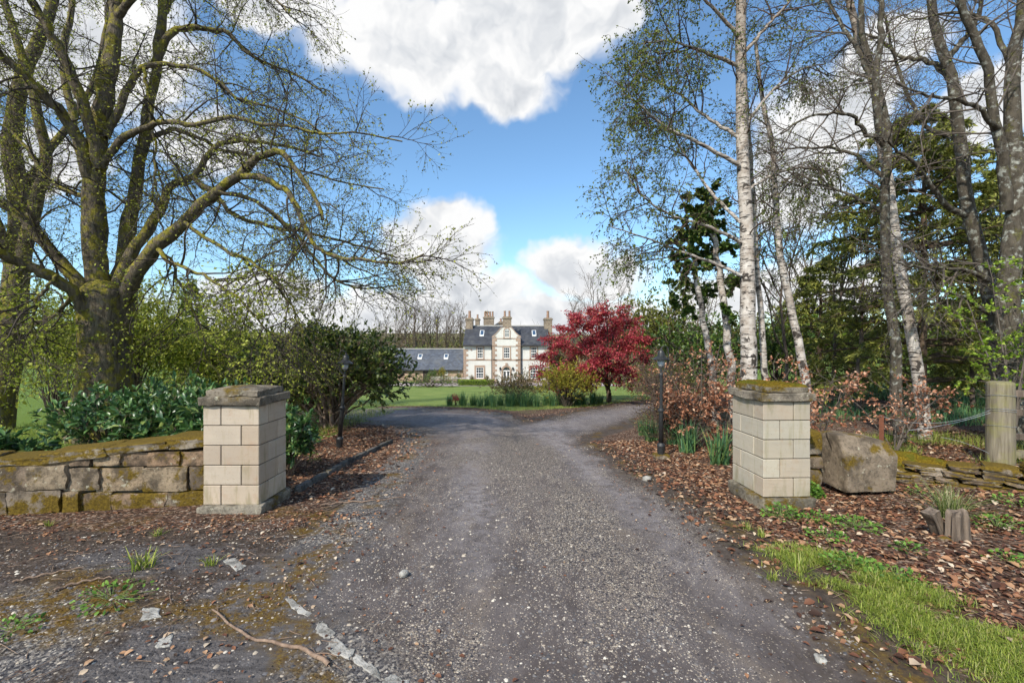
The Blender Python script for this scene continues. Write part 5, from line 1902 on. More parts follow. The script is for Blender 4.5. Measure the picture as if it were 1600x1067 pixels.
def traced_tree(name, label, limbs, bark, twig, leafmat, rg, base, n1=9, len1=(0.9, 2.0), n2=6, len2=(0.4, 0.9), n3=4, len3=(0.18, 0.45), trop1=(0, 0, 0.1), trop2=(0, 0, -0.2), leaf=0.035, per=2,
                ang=(35, 70), group=None, sides=14, cat='tree', wob=0.015, t0=0.25, lwidth=0.75, trop3=None, leafnear=None):
    root = empty(name, base)
    tag(root, label, cat, group)
    tr = []
    for px, y0, y1, r0, r1 in limbs:
        tr.append(trace(px, y0, y1, r0 * y0 / F, r1 * y1 / F, 22, wob, rg))
    lp_, lr_ = stack(tr)
    parts = [tubes(lp_[j:j + 1], lr_[j:j + 1], sides if limbs[j][3] > 6 else 8) for j in range(len(limbs))]
    wood('trunk', parts, bark, root)
    b1, r1 = grow(lp_, lr_, n1, t0, 0.99, ang, len1, 9, 0.13, trop1, 0.022, 0.004, rg, 0.3)
    b2, r2 = grow(b1, r1, n2, 0.2, 1.0, (25, 65), len2, 6, 0.14, trop2, 0.008, 0.0028, rg, 0.3)
    b3, r3 = grow(b2, r2, n3, 0.2, 1.0, (25, 65), len3, 4, 0.14, trop3 or trop2, 0.004, 0.0017, rg, 0.3)
    wood('branches', [tubes(b1, r1, 5), tubes(b2, r2, 4), tubes(b3, r3, 3)], twig, root)
    if leafmat is not None:
        p, d = twig_points(b3, per, 0.25, 1.0, rg)
        foliage('leaves', [leaves(p, d, leaf, rg, 0.9, lwidth, 0.12)], leafmat, root)
    rebase(root)
    return root


def ground_base(px, Y):
    x = (px - 800) / F * Y
    return (x, Y, float(gz(x, Y)))


rg = np.random.default_rng(202)
# second tree at the picture's left edge
traced_tree('lime_tree', 'rough forked tree behind the great mossy tree with yellow green leaves',
            [([(-14, 720), (4, 600), (18, 510), (25, 430), (32, 330), (20, 240), (28, 150), (48, 90), (70, 40), (90, -40)], 12.5, 12.6, 22, 6),
             ([(22, 470), (40, 380), (60, 300), (72, 250), (60, 180), (35, 90), (10, 10), (-20, -80)], 12.4, 11.6, 11, 4),
             ([(20, 420), (-10, 340), (-60, 250), (-120, 160)], 12.5, 11.0, 10, 3),
             ([(26, 330), (60, 260), (110, 190), (150, 120), (165, 40), (175, -40)], 12.6, 14.0, 7, 2.5)],
            M['lime_bark'], M['twig'], M['lime_leaf'], rg, ground_base(-5, 12.5), 14, (0.9, 2.2), 7, (0.4, 1.0), 5, (0.2, 0.5), leaf=0.045)


# ------------------------------------------------------------------ birches and beeches, right
rg = np.random.default_rng(303)
traced_tree('birch_tree', 'tall white birch with black marks rising behind the mossy capped pillar',
            [([(1172, 690), (1170, 590), (1168, 450), (1164, 330), (1160, 200), (1158, 60), (1157, -60), (1155, -200)], 10.0, 10.2, 14, 6),
             ([(1153, 103), (1098, 80), (1075, 72), (1037, 64), (1000, 70)], 10.1, 9.2, 3.2, 0.9),
             ([(1154, 215), (1107, 187), (1075, 159), (1032, 131), (1000, 118)], 10.1, 10.8, 3.2, 0.9),
             ([(1155, 258), (1093, 225), (1037, 197), (1000, 165), (972, 147)], 10.0, 9.0, 3.6, 0.9),
             ([(1156, 347), (1107, 295), (1075, 248), (1051, 206), (1035, 150)], 10.0, 10.8, 3.0, 0.8),
             ([(1157, 379), (1107, 354), (1051, 337), (1000, 304), (976, 262)], 10.0, 9.0, 3.2, 0.8),
             ([(1158, 431), (1107, 407), (1060, 391), (1010, 372), (950, 352)], 10.0, 9.4, 3.0, 0.8),
             ([(1157, 60), (1110, 10), (1070, -30), (1030, -50)], 10.1, 9.4, 3.2, 0.9),
             ([(1158, 90), (1200, 40), (1235, 0), (1260, -40)], 10.1, 10.6, 3.2, 0.9),
             ([(1160, 200), (1210, 140), (1250, 110), (1290, 100)], 10.1, 11.0, 2.8, 0.9),
             ([(1163, 300), (1215, 270), (1265, 262), (1310, 270)], 10.1, 11.2, 2.6, 0.9)],
            M['birch'], M['twig_red'], M['birch_leaf'], rg, ground_base(1172, 10.0), 15, (0.7, 1.6), 7, (0.35, 0.85), 6, (0.16, 0.42), (0, 0, 0.0), (0, 0, -0.55), 0.048, 4, t0=0.3, wob=0.01, trop3=(0, 0, -0.7))
for i, (label, pts, Y, r0, r1) in enumerate([
    ('slim pink barked birch close behind the tall white birch', [(1200, 690), (1196, 590), (1189, 496), (1182, 400), (1178, 323), (1172, 230), (1165, 130)], 11.2, 6, 2.2),
    ('slender leaning birch rising past the copper saplings behind the mossy pillar', [(1268, 700), (1258, 590), (1240, 500), (1219, 400), (1213, 310), (1205, 220), (1190, 150), (1180, 60)], 10.8, 7.5, 2.5),
    ('banded leaning birch trunk crossing a grey beech stem', [(1447, 690), (1438, 620), (1429, 556), (1408, 420), (1392, 315), (1376, 210), (1361, 115), (1340, 52), (1326, -10), (1316, -80)], 9.7, 9.5, 4.5),
]):
    traced_tree('birch_tree', label, [(pts, Y, Y + 0.3, r0, r1)], M['birch'], M['twig_red'], M['birch_leaf'], rg, ground_base(pts[0][0], Y), 16, (0.6, 1.5), 6, (0.35, 0.85), 5, (0.16, 0.4), (0, 0, 0.1), (0, 0, -0.4), 0.04, 2, t0=0.4, wob=0.01)

traced_tree('beech_tree', 'grey lichen spotted beech forking above the crossing birch',
            [([(1408, 700), (1400, 620), (1397, 535), (1387, 436), (1381, 315), (1388, 225), (1376, 160), (1362, 110), (1350, 60), (1345, 0), (1340, -80)], 9.4, 9.6, 9, 3.2),
             ([(1386, 230), (1372, 190), (1368, 120), (1378, 60), (1376, 0), (1384, -70)], 9.5, 9.0, 6, 3),
             ([(1376, 220), (1350, 205), (1330, 180), (1270, 180), (1220, 210)], 9.5, 8.8, 4, 1.2),
             ([(1381, 330), (1340, 310), (1290, 290), (1240, 270)], 9.5, 10.4, 3.5, 1.0),
             ([(1385, 280), (1330, 240), (1270, 230), (1200, 240)], 9.5, 10.4, 3.5, 1.0),
             ([(1366, 130), (1330, 60), (1300, 10), (1280, -50)], 9.5, 10.2, 4, 1.5)],
            M['beech_bark'], M['twig_grey'], M['bud'], rg, ground_base(1408, 9.4), 11, (0.8, 1.9), 6, (0.4, 0.9), 4, (0.2, 0.45), (0, 0, 0.05), (0, 0, -0.1), 0.028, 1)
traced_tree('beech_tree', 'grey beech with a bend and long side bough between conifer and big beech',
            [([(1572, 690), (1565, 600), (1556, 500), (1544, 440), (1528, 390), (1510, 310), (1500, 220), (1490, 130), (1470, 70), (1455, 0), (1445, -90)], 9.6, 9.8, 13.5, 5),
             ([(1512, 340), (1470, 312), (1440, 268), (1400, 232), (1370, 215)], 9.7, 8.8, 5, 1.2),
             ([(1546, 440), (1500, 420), (1450, 418), (1410, 414)], 9.6, 8.9, 4.0, 1.2),
             ([(1545, 490), (1500, 462), (1450, 452), (1420, 450)], 9.6, 8.7, 3.2, 1.0),
             ([(1492, 130), (1450, 95), (1410, 90), (1370, 60), (1330, 50)], 9.8, 10.8, 4.5, 1.2),
             ([(1500, 220), (1440, 190), (1400, 100), (1380, 20)], 9.8, 10.8, 4, 1.5),
             ([(1480, 95), (1520, 40), (1540, -20)], 9.8, 9.4, 5, 2)],
            M['beech_bark'], M['twig_grey'], M['lime_leaf'], rg, ground_base(1572, 9.6), 11, (0.8, 1.9), 6, (0.4, 0.9), 4, (0.2, 0.45), (0, 0, 0.05), (0, 0, -0.1), 0.03, 1)
traced_tree('beech_tree', 'stout beech rising behind the round fence post with bright green leaves',
            [([(1583, 710), (1577, 640), (1574, 540), (1578, 420), (1588, 310), (1584, 200), (1582, 110), (1598, 20), (1612, -80)], 8.6, 8.8, 20, 6),
             ([(1572, 330), (1566, 250), (1556, 190), (1545, 120), (1522, 60), (1496, 0), (1470, -70)], 8.7, 8.2, 8, 4.5),
             ([(1586, 250), (1640, 160), (1680, 60), (1720, -60)], 8.7, 8.0, 8, 4),
             ([(1580, 470), (1630, 420), (1680, 400), (1760, 380)], 8.6, 7.8, 6, 2),
             ([(1560, 200), (1510, 160), (1450, 150), (1400, 130)], 8.5, 7.6, 4.2, 1.2),
             ([(1584, 120), (1550, 40), (1500, 20), (1430, 30)], 8.8, 9.8, 4.5, 1.2)],
            M['beech_bark'], M['twig_grey'], M['bud'], rg, ground_base(1583, 8.6), 12, (0.8, 2.0), 6, (0.4, 0.9), 4, (0.2, 0.45), (0, 0, 0.05), (0, 0, -0.1), 0.03, 1)


# ------------------------------------------------------------------ generic shrubs and trees
def shrub(name, label, base, rx, ry, h, stems, leafmat, stemmat, rg, nleaf, leaf, width=0.45, shape='leaf', up=0.5, group=None, cat='shrub', stem_r=0.03, spread=0.5, lo=0.15, hollow=0.55, skirt=0.3, nclump=110, droop=0.0):
    """stems fan out of the foot; leaves stand in whorls on a lumpy shell, thinner inside"""
    root = empty(name, base)
    tag(root, label, cat, group)
    # lumpy crown: clump centres over an ellipsoid
    M_ = nclump
    d = nrm(rg.normal(size=(M_, 3)))
    d[:, 2] = np.where(d[:, 2] < -0.25, -d[:, 2], d[:, 2])
    rr = (hollow + (1 - hollow) * rg.random(M_) ** 0.6) * rg.uniform(0.78, 1.12, M_)
    zc = h * (lo + (1 - lo) * 0.48)
    C = d * rr[:, None] * np.array([rx, ry, h * (1 - lo) * 0.55]) + np.array([0, 0, zc])
    C[:, 2] = np.maximum(C[:, 2], h * 0.06)
    # stems to the clumps
    P = 9
    st = np.empty((M_, P, 3))
    foot = rg.normal(0, 0.06, (M_, 3)) * np.array([rx, ry, 0]) * 0.8
    t = np.linspace(0, 1, P)
    mid = foot * 0.5 + C * np.array([0.35, 0.35, 0.6]) + rg.normal(0, 0.05, (M_, 3)) * rx
    for j in range(P):
        u = t[j]
        st[:, j] = (1 - u) ** 2 * foot + 2 * u * (1 - u) * mid + u * u * C
    st[:, 1:-1] += rg.normal(0, 0.014 * rx, (M_, P - 2, 3))
    keep = min(stems, M_)
    rad = np.linspace(1, 0.25, P)[None] * stem_r * rg.uniform(0.4, 1.1, M_)[:, None]
    wood('stem', [tubes(st[:keep], rad[:keep], 6)], stemmat, root)
    b1, r1 = grow(st, rad * 0.6, 5, 0.6, 1.0, (25, 70), (0.16 * rx, 0.34 * rx), 5, 0.2, (0, 0, 0.15), stem_r * 0.25, 0.0025, rg, 0.1)
    wood('twigs', [tubes(b1, r1, 3)], stemmat, root)
    per = max(1, int(nleaf / len(b1)))
    p, dd = twig_points(b1, per, 0.45, 1.0, rg)
    foliage('foliage', [leaves(p, dd, leaf, rg, spread, width, 0.06, up, droop, shape)], leafmat, root, smooth=False)
    return root


rg = np.random.default_rng(404)


def gbase(px, py):
    x, y = gp(px, py)
    return (x, y, float(gz(x, y)) - 0.03)


def gxy(x, y):
    return (x, y, float(gz(x, y)) - 0.03)


# rhododendrons behind the wall
for i, (lab, x, y, rx, ry, h) in enumerate([
    ('glossy dark rhododendron low behind the mossy wall next to the pillar', -4.3, 6.8, 0.85, 0.7, 1.22),
    ('glossy rhododendron in the middle of the bed behind the mossy wall', -5.4, 7.3, 1.0, 0.8, 1.40),
    ('glossy rhododendron spreading under the great tree behind the wall', -6.6, 7.5, 1.0, 0.8, 1.32),
    ('small low rhododendron where the mossy wall is lowest', -7.3, 6.3, 0.7, 0.5, 0.7),
    ('wide rhododendron behind the others at the foot of the great tree', -6.0, 8.7, 1.7, 0.7, 1.25)]):
    shrub('rhododendron', lab, gxy(x, y), rx, ry, h, 40, M['rhodo'], M['rhodo_stem'], rg, 3600, 0.125, 0.36, 'leaf', 0.55, stem_r=0.018, lo=0.05, group='rhododendrons behind the wall', nclump=95)
shrub('rhododendron', 'low glossy rhododendron growing out behind the bare capped pillar', gxy(-3.42, 7.0), 0.42, 0.5, 1.12, 40, M['rhodo'], M['rhodo_stem'], rg, 1900, 0.125, 0.36, 'leaf', 0.55, stem_r=0.016, lo=0.02, nclump=85)
shrub('rhododendron', 'dark rhododendron thicket between bare capped pillar and big rhododendron', gxy(-6.6, 13.2), 1.7, 1.3, 2.35, 50, M['rhodo_olive'], M['rhodo_stem'], rg, 9000, 0.125, 0.42, 'leaf', 0.5, stem_r=0.03, lo=0.05, nclump=200)
b = gbase(515, 668)
shrub('rhododendron', 'big open rhododendron with bare twisted stems behind the leaning lamp', b, 2.55, 1.5, 2.8, 110, M['rhodo_olive'], M['rhodo_stem'], rg, 19000, 0.125, 0.45, 'leaf', 0.5, stem_r=0.062, lo=0.12, hollow=0.62, nclump=330)

# yellow green understorey, left
for i, (lab, x, y, rx, ry, h) in enumerate([
    ('yellow green thicket between the two mossy trees', -11.4, 13.5, 2.4, 1.4, 4.3),
    ('yellow green thicket behind the rough forked tree', -17.0, 17, 3.2, 1.6, 5.0),
    ('yellow green bush close behind the great mossy trunk', -9.0, 14.5, 1.9, 1.2, 3.1),
    ('loose yellow leaved bush between great tree and bare capped pillar', -12.0, 18.0, 2.6, 1.5, 4.2),
    ('pale green bush in front of the grey barn', -9.6, 22.0, 2.6, 1.5, 3.0),
    ('tall thin yellow green bush far behind the great tree', -21.0, 25.0, 4.2, 2.0, 6.6)]):
    shrub('understorey_bush', lab, gxy(x, y), rx, ry, h, 70, M['lime_leaf'], M['twig'], rg, 10500, 0.085, 0.8, 'diamond', 0.3, stem_r=0.02, lo=0.05, hollow=0.2, nclump=260, group='understorey bushes by the great tree')
shrub('garden_bush', 'vivid lime green bush peeping over the bare capped pillar', gxy(-13.2, 23.0), 1.7, 1.0, 1.8, 40, M['fresh_leaf'], M['twig'], rg, 3600, 0.08, 0.7, 'diamond', 0.4, stem_r=0.02, lo=0.02, hollow=0.3)

# island planting before the lawn
shrub('garden_bush', 'brown twiggy shrub in the island bed before the house', gbase(806, 632), 1.9, 1.1, 1.5, 60, M['brown_bush'], M['twig'], rg, 6500, 0.07, 0.5, 'diamond', 0.2, stem_r=0.018, lo=0.02, hollow=0.3)
shrub('garden_bush', 'yellow green shrub beside the red maple', gbase(886, 635), 1.6, 1.2, 2.0, 60, M['yellow_bush'], M['twig'], rg, 9500, 0.08, 0.5, 'diamond', 0.3, stem_r=0.022, lo=0.02, hollow=0.35, nclump=150)
shrub('garden_bush', 'small dusky red shrub among the daffodils on the lawn edge', gbase(712, 634), 0.28, 0.28, 0.62, 20, M['maple'], M['twig'], rg, 500, 0.06, 0.5, 'diamond', 0.3, stem_r=0.01, lo=0.02, hollow=0.3, nclump=40)
shrub('garden_bush', 'low dark shrub in front of the outbuilding', gbase(675, 605), 3.4, 0.8, 1.0, 30, M['rhodo_olive'], M['twig'], rg, 2600, 0.12, 0.5, 'diamond', 0.3, lo=0.02, hollow=0.3)
shrub('garden_bush', 'green bush against the outbuilding wall', gxy(hx(676, 58), 58), 0.9, 0.7, 1.9, 20, M['ivy'], M['twig'], rg, 900, 0.14, 0.6, 'diamond', 0.3, lo=0.02, hollow=0.3, nclump=60)
shrub('garden_bush', 'yellowish flowering bush beside the outbuilding window', gxy(hx(690, 58.5), 58.5), 0.7, 0.6, 2.3, 20, M['yellow_bush'], M['twig'], rg, 900, 0.13, 0.6, 'diamond', 0.3, lo=0.02, hollow=0.3, nclump=60)
shrub('garden_bush', 'small green bush at the corner of house and outbuilding', gxy(hx(716, 58.5), 58.5), 0.65, 0.5, 1.3, 20, M['olive'], M['twig'], rg, 700, 0.12, 0.6, 'diamond', 0.3, lo=0.02, hollow=0.3, nclump=50)
for lab, px in (('small dark bush at the house corner above the box hedge', 737), ('small dark bush beside the front downpipe above the box hedge', 761)):
    shrub('garden_bush', lab, gxy(hx(px, 59), 59), 0.5, 0.4, 1.1, 16, M['brown_bush'], M['twig'], rg, 400, 0.11, 0.6, 'diamond', 0.3, lo=0.02, hollow=0.3, nclump=36)


def hedge(name, label, x0, x1, y, w, h, mat, nleaf, leaf, rg):
    root = empty(name, ((x0 + x1) / 2, y, float(gz((x0 + x1) / 2, y))))
    tag(root, label, 'hedge')
    L = x1 - x0
    k = rg.random((nleaf, 3))
    p = np.stack([(k[:, 0] - 0.5) * L, (k[:, 1] - 0.5) * w, k[:, 2] * h], -1)
    face = rg.integers(0, 3, nleaf)
    p[face == 0, 2] = h * (0.93 + 0.09 * rg.random((face == 0).sum()))
    p[face == 1, 1] = -w / 2 * (0.93 + 0.1 * rg.random((face == 1).sum()))
    foliage('foliage', [leaves(p, np.tile([0, -0.3, 0.6], (nleaf, 1)), leaf, rg, 0.9, 0.6, 0.1)], M[mat], root)
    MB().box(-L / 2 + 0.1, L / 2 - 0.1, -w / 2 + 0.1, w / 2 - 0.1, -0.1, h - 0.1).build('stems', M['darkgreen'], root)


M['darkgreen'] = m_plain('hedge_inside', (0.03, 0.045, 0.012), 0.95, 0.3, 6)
hedge('box_hedge', 'clipped low box hedge before the white house', hx(716, 50), hx(772, 50), 50, 0.8, 0.62, 'lush', 4200, 0.085, rg)

# copper-leaved beech saplings and brush, right
def sapling(label, base, h, n, spread, rg, nleaf, leafmat='beech_dead', leaf=0.062, lean=(0, 0), name='beech_sapling', width=0.55, low=0.1, stem_mat='twig_grey', cat='sapling', trop=(0, 0, 0.05), group=None, ang=(50, 85)):
    root = empty(name, base)
    tag(root, label, cat, group)
    P = 10
    st = np.empty((n, P, 3))
    t = np.linspace(0, 1, P)
    for i in range(n):
        a = rg.uniform(0, 2 * PI)
        s = spread * rg.uniform(0.3, 1)
        tip = np.array([math.cos(a) * s + lean[0], math.sin(a) * s * 0.7 + lean[1], h * rg.uniform(0.75, 1.05)])
        c = np.array([tip[0] * 0.3, tip[1] * 0.3, tip[2] * 0.55])
        st[i] = np.outer(2 * t * (1 - t), c) + np.outer(t * t, tip) + rg.normal(0, 0.012, (P, 3)) * t[:, None]
    rad = np.tile(np.linspace(0.02, 0.006, P), (n, 1)) * rg.uniform(0.7, 1.2, (n, 1))
    b1, r1 = grow(st, rad, 10, low, 1.0, ang, (0.45, 1.0), 7, 0.13, trop, 0.008, 0.003, rg, 0.4, flat=0.3)
    b2, r2 = grow(b1, r1, 5, 0.2, 1.0, (30, 60), (0.16, 0.4), 4, 0.13, (0, 0, 0), 0.004, 0.002, rg, 0.3, flat=0.6)
    wood('stem', [tubes(st, rad, 6)], M[stem_mat], root)
    wood('twigs', [tubes(b1, r1, 4), tubes(b2, r2, 3)], M[stem_mat], root)
    per = max(1, int(nleaf / len(b2)))
    p, d = twig_points(b2, per, 0.1, 1.0, rg)
    k = vnoise(p[:, 0] * 2.3 + 3, p[:, 2] * 2.3 + p[:, 1]) > 0.36
    foliage('withered_leaves' if leafmat == 'beech_dead' else 'leaves', [leaves(p[k], d[k], leaf, rg, 0.6, width, 0.12, 0.5, 0.35)], M[leafmat], root)
    return root


sapling('dense copper leaved beech sapling between the upright lamp and the mossy pillar', gxy(3.75, 9.5), 1.45, 7, 0.6, rg, 5600)
sapling('copper leaved beech sapling close behind the mossy wall stub', gxy(4.4, 7.2), 1.35, 4, 0.6, rg, 1900)
sapling('copper leaved beech sapling with long boughs beside the rusty post', gxy(5.65, 8.4), 1.5, 4, 0.9, rg, 1700, low=0.25)
sapling('copper leaved beech bough reaching towards the round fence post', gxy(6.9, 8.2), 1.15, 4, 0.9, rg, 1500, low=0.25)
sapling('thin copper leaved beech sapling between the two birch trunks', gxy(4.9, 10.5), 2.2, 3, 0.8, rg, 900, low=0.35)
sapling('copper leaved beech sapling at the foot of the tall birch', gxy(4.0, 9.6), 2.2, 4, 0.9, rg, 1200, low=0.35)
sapling('copper leaved beech sapling under the ivy clad tree', gxy(3.7, 11.5), 2.4, 4, 0.9, rg, 900, low=0.3)
sapling('bright green leaved beech spray hanging by the stout beech', gxy(8.7, 7.9), 3.4, 7, 0.9, rg, 5200, 'fresh_leaf', 0.06, low=0.25, width=0.7)
for lab, x, y, h, n in (('leafless bush of fine twigs behind the upright lamp post', 3.35, 10.0, 1.7, 12), ('leafless twiggy bush further along the drive beyond the lamp', 4.3, 13.0, 2.0, 12)):
    sapling(lab, gxy(x, y), h, n, 0.8, rg, 1500, 'brown_bush', 0.045, name='bare_bush', width=0.5, low=0.05, stem_mat='twig_red', cat='shrub')

# ------------------------------------------------------------------ ivy clad trees
def ivy_tree(label, limbs, base, rg, n, t0, t1, rad):
    root = empty('ivy_tree', base)
    tag(root, label, 'tree')
    tr = [trace(px, y0, y1, r0 * y0 / F, r1 * y1 / F, 22, 0.02, rg) for px, y0, y1, r0, r1 in limbs]
    lp_, lr_ = stack(tr)
    wood('trunk', [tubes(lp_, lr_, 10)], M['birch'], root)
    b1, r1 = grow(lp_, lr_, 26, t0, t1, (50, 95), (rad * 0.5, rad * 1.2), 6, 0.25, (0, 0, 0.1), 0.012, 0.003, rg, 0.25)
    b2, r2 = grow(b1, r1, 6, 0.2, 1.0, (30, 80), (0.12, 0.35), 4, 0.2, (0, 0, -0.2), 0.004, 0.002, rg, 0.2)
    wood('ivy_stems', [tubes(b1, r1, 4), tubes(b2, r2, 3)], M['twig'], root)
    per = max(1, n // len(b2))
    p, d = twig_points(b2, per, 0.0, 1.0, rg)
    k = vnoise(p[:, 2] * 1.6, p[:, 0] * 1.6 + p[:, 1]) > 0.22
    foliage('ivy', [leaves(p[k], d[k], 0.095, rg, 0.9, 0.85, 0.05, 0.5, 0.3)], M['ivy'], root)
    rebase(root)


rg = np.random.default_rng(505)
ivy_tree('leaning twin stemmed tree thickly clad in dark ivy',
         [([(1150, 690), (1142, 590), (1132, 480), (1122, 410), (1112, 350), (1104, 300)], 11.5, 11.8, 7.5, 3),
          ([(1122, 690), (1112, 590), (1098, 490), (1088, 430), (1082, 380), (1086, 340)], 11.8, 12.2, 6, 3)],
         ground_base(1140, 11.6), rg, 20000, 0.36, 1.0, 0.85)


# ------------------------------------------------------------------ conifers
def conifer(label, base, h, rad, rg, whorls, per, leafmat, bark, name='spruce_tree', droop=-0.35, low=0.06, trunk_r=0.16, needles=26000, nl=0.11, gaps=0.0, group=None, power=0.85, jit=0.5):
    root = empty(name, base)
    tag(root, label, 'tree', group)
    P = 12
    t = np.linspace(0, 1, P)
    tp = np.stack([0.05 * np.sin(t * 3), 0.04 * np.cos(t * 4), t * h], -1)
    tr_r = trunk_r * (1 - t * 0.93)
    wood('trunk', [tubes(tp[None], tr_r[None], 10)], bark, root)
    n = whorls * per
    f = np.repeat(np.linspace(low, 0.985, whorls), per) + rg.uniform(-jit, jit, n) / whorls
    f = np.clip(f, low, 0.99)
    az = rg.uniform(0, 2 * PI, n)
    L = rad * (1 - f) ** power * rg.uniform(0.65, 1.12, n) + 0.12
    PB = 8
    s = np.linspace(0, 1, PB)
    dirx, diry = np.cos(az), np.sin(az)
    st = np.empty((n, PB, 3))
    st[..., 0] = np.interp(f, t, tp[:, 0])[:, None] + dirx[:, None] * L[:, None] * s
    st[..., 1] = np.interp(f, t, tp[:, 1])[:, None] + diry[:, None] * L[:, None] * s
    rise = rg.uniform(0.0, 0.22, n) + 0.25 * f
    st[..., 2] = (f * h)[:, None] + L[:, None] * (rise[:, None] * s + droop * s ** 2 + 0.10 * s ** 3)
    st[:, 1:, :] += rg.normal(0, 0.02, (n, PB - 1, 3)) * L[:, None, None] * 0.5
    r = (0.012 * L + 0.008)[:, None] * (1 - s * 0.85)
    b1, r1 = grow(st, r, 12, 0.15, 1.0, (35, 60), (0.26, 0.5), 5, 0.1, (0, 0, -0.35), 0.007, 0.003, rg, 0.45, flat=0.75, lref=np.clip(L, 0.5, 2.6) * 0.8)
    wood('boughs', [tubes(st, r, 5), tubes(b1, r1, 3)], bark, root)
    p1, d1 = twig_points(b1, max(1, int(needles * 0.8 / len(b1))), 0.05, 1.0, rg)
    p2, d2 = twig_points(st, max(1, int(needles * 0.2 / len(st))), 0.3, 1.0, rg)
    p, d = np.concatenate([p1, p2]), np.concatenate([d1, d2])
    if gaps:
        k = vnoise(p[:, 0] * 1.1 + 7, p[:, 2] * 1.3 + p[:, 1]) > gaps
        p, d = p[k], d[k]
    foliage('needles', [leaves(p, d, nl, rg, 0.55, 0.26, 0.03, 0.4, 0.25)], leafmat, root)
    return root


rg = np.random.default_rng(606)
conifer('tall dark spruce with drooping tiers behind the crossing birch and beech', gxy(12.6, 14.0), 9.2, 4.4, rg, 15, 9, M['needle'], M['brown_bark'], trunk_r=0.16, needles=80000, nl=0.17, gaps=0.2, low=0.1, power=0.5, jit=0.18)
conifer('second dark spruce deeper in the wood near the stout beech', gxy(19.5, 18.0), 9.0, 3.8, rg, 15, 8, M['needle'], M['brown_bark'], trunk_r=0.2, needles=36000, nl=0.22, gaps=0.2, low=0.05, power=0.6, jit=0.18)
conifer('third dark spruce showing low between the birch trunks', gxy(13.5, 20.0), 6.0, 3.2, rg, 18, 6, M['needle'], M['brown_bark'], trunk_r=0.15, needles=24000, nl=0.2, gaps=0.25, low=0.03, power=0.7)
conifer('bright green larch with a pointed top above the yellow thickets', gxy(-18.3, 26.0), 6.6, 2.1, rg, 22, 7, M['larch'], M['brown_bark'], 'larch_tree', needles=20000, nl=0.17, gaps=0.2, low=0.05)
conifer('bare dark conifer behind the pointed larch', gxy(-25.5, 31.0), 7.4, 2.2, rg, 18, 6, M['needle'], M['brown_bark'], needles=5000, nl=0.16, gaps=0.45)
conifer('thin half bare conifer close beside the pointed larch', gxy(-22.0, 30.0), 7.0, 1.9, rg, 18, 6, M['needle'], M['brown_bark'], needles=5500, nl=0.16, gaps=0.4)
conifer('slim dark conifer standing behind the house chimneys', gxy(-4.6, 84.0), 11.6, 1.6, rg, 18, 6, M['needle'], M['brown_bark'], needles=3000, nl=0.4, gaps=0.25)

# ------------------------------------------------------------------ red maple
def maple():
    rg = np.random.default_rng(707)
    bx, by = gp(951, 628)
    k = by / F
    root = empty('maple_tree', (bx, by, float(gz(bx, by))))
    tag(root, 'spreading red leaved maple on the lawn', 'tree')
    L = [([(951, 634), (951, 615), (949, 604)], 0, 0, 4.2, 3.4)]
    tips = [(846, 572, -0.6), (852, 548, 0.8), (866, 526, -1.4), (884, 508, 0.5), (905, 496, -0.8), (930, 489, 1.2), (948, 488, -1.6), (968, 494, 0.4), (985, 506, 1.4), (1000, 528, -1.0), (1010, 552, 0.4), (1012, 578, -0.8),
            (885, 585, -2.4), (915, 560, -2.8), (950, 545, -3.0), (985, 572, -2.5), (930, 530, 2.6), (965, 525, 2.6), (900, 545, 2.2), (995, 590, 1.6), (870, 595, 0.6), (925, 590, -2.6)]
    for i, (tx, ty, dy) in enumerate(tips):
        f = 0.5 + 0.2 * ((i * 7) % 5) / 5
        L.append(([(950, 607), (949 + (tx - 949) * 0.12, 592), (949 + (tx - 949) * 0.45, 600 + (ty - 600) * f), (tx - (tx - 949) * 0.15, ty + 3), (tx, ty + 5)], 0, dy, 2.0, 0.45))
    tr = [trace(px, by + a, by + b_, r0 * k, r1 * k, 16, 0.02, rg) for px, a, b_, r0, r1 in L]
    lp_, lr_ = stack(tr)
    wood('trunk', [tubes(lp_, lr_, 9)], M['brown_bark'], root)
    b1, r1 = grow(lp_[1:], lr_[1:], 7, 0.45, 1.0, (35, 75), (0.5, 0.95), 7, 0.15, (0, 0, -0.1), 0.014, 0.004, rg, 0.3, flat=0.55)
    b2, r2 = grow(b1, r1, 6, 0.2, 1.0, (30, 65), (0.3, 0.7), 5, 0.15, (0, 0, -0.15), 0.007, 0.003, rg, 0.3, flat=0.5)
    wood('branches', [tubes(b1, r1, 4), tubes(b2, r2, 3)], M['brown_bark'], root)
    p, d = twig_points(b2, 46, 0.0, 1.0, rg)
    p = p + rg.normal(0, 1, p.shape) * np.array([0.12, 0.12, 0.045])
    # layered: leaves lie nearly flat
    foliage('foliage', [leaves(p, d, 0.105, rg, 0.8, 0.7, 0.05, 0.8, 0.35)], M['maple'], root)
    rebase(root)


maple()


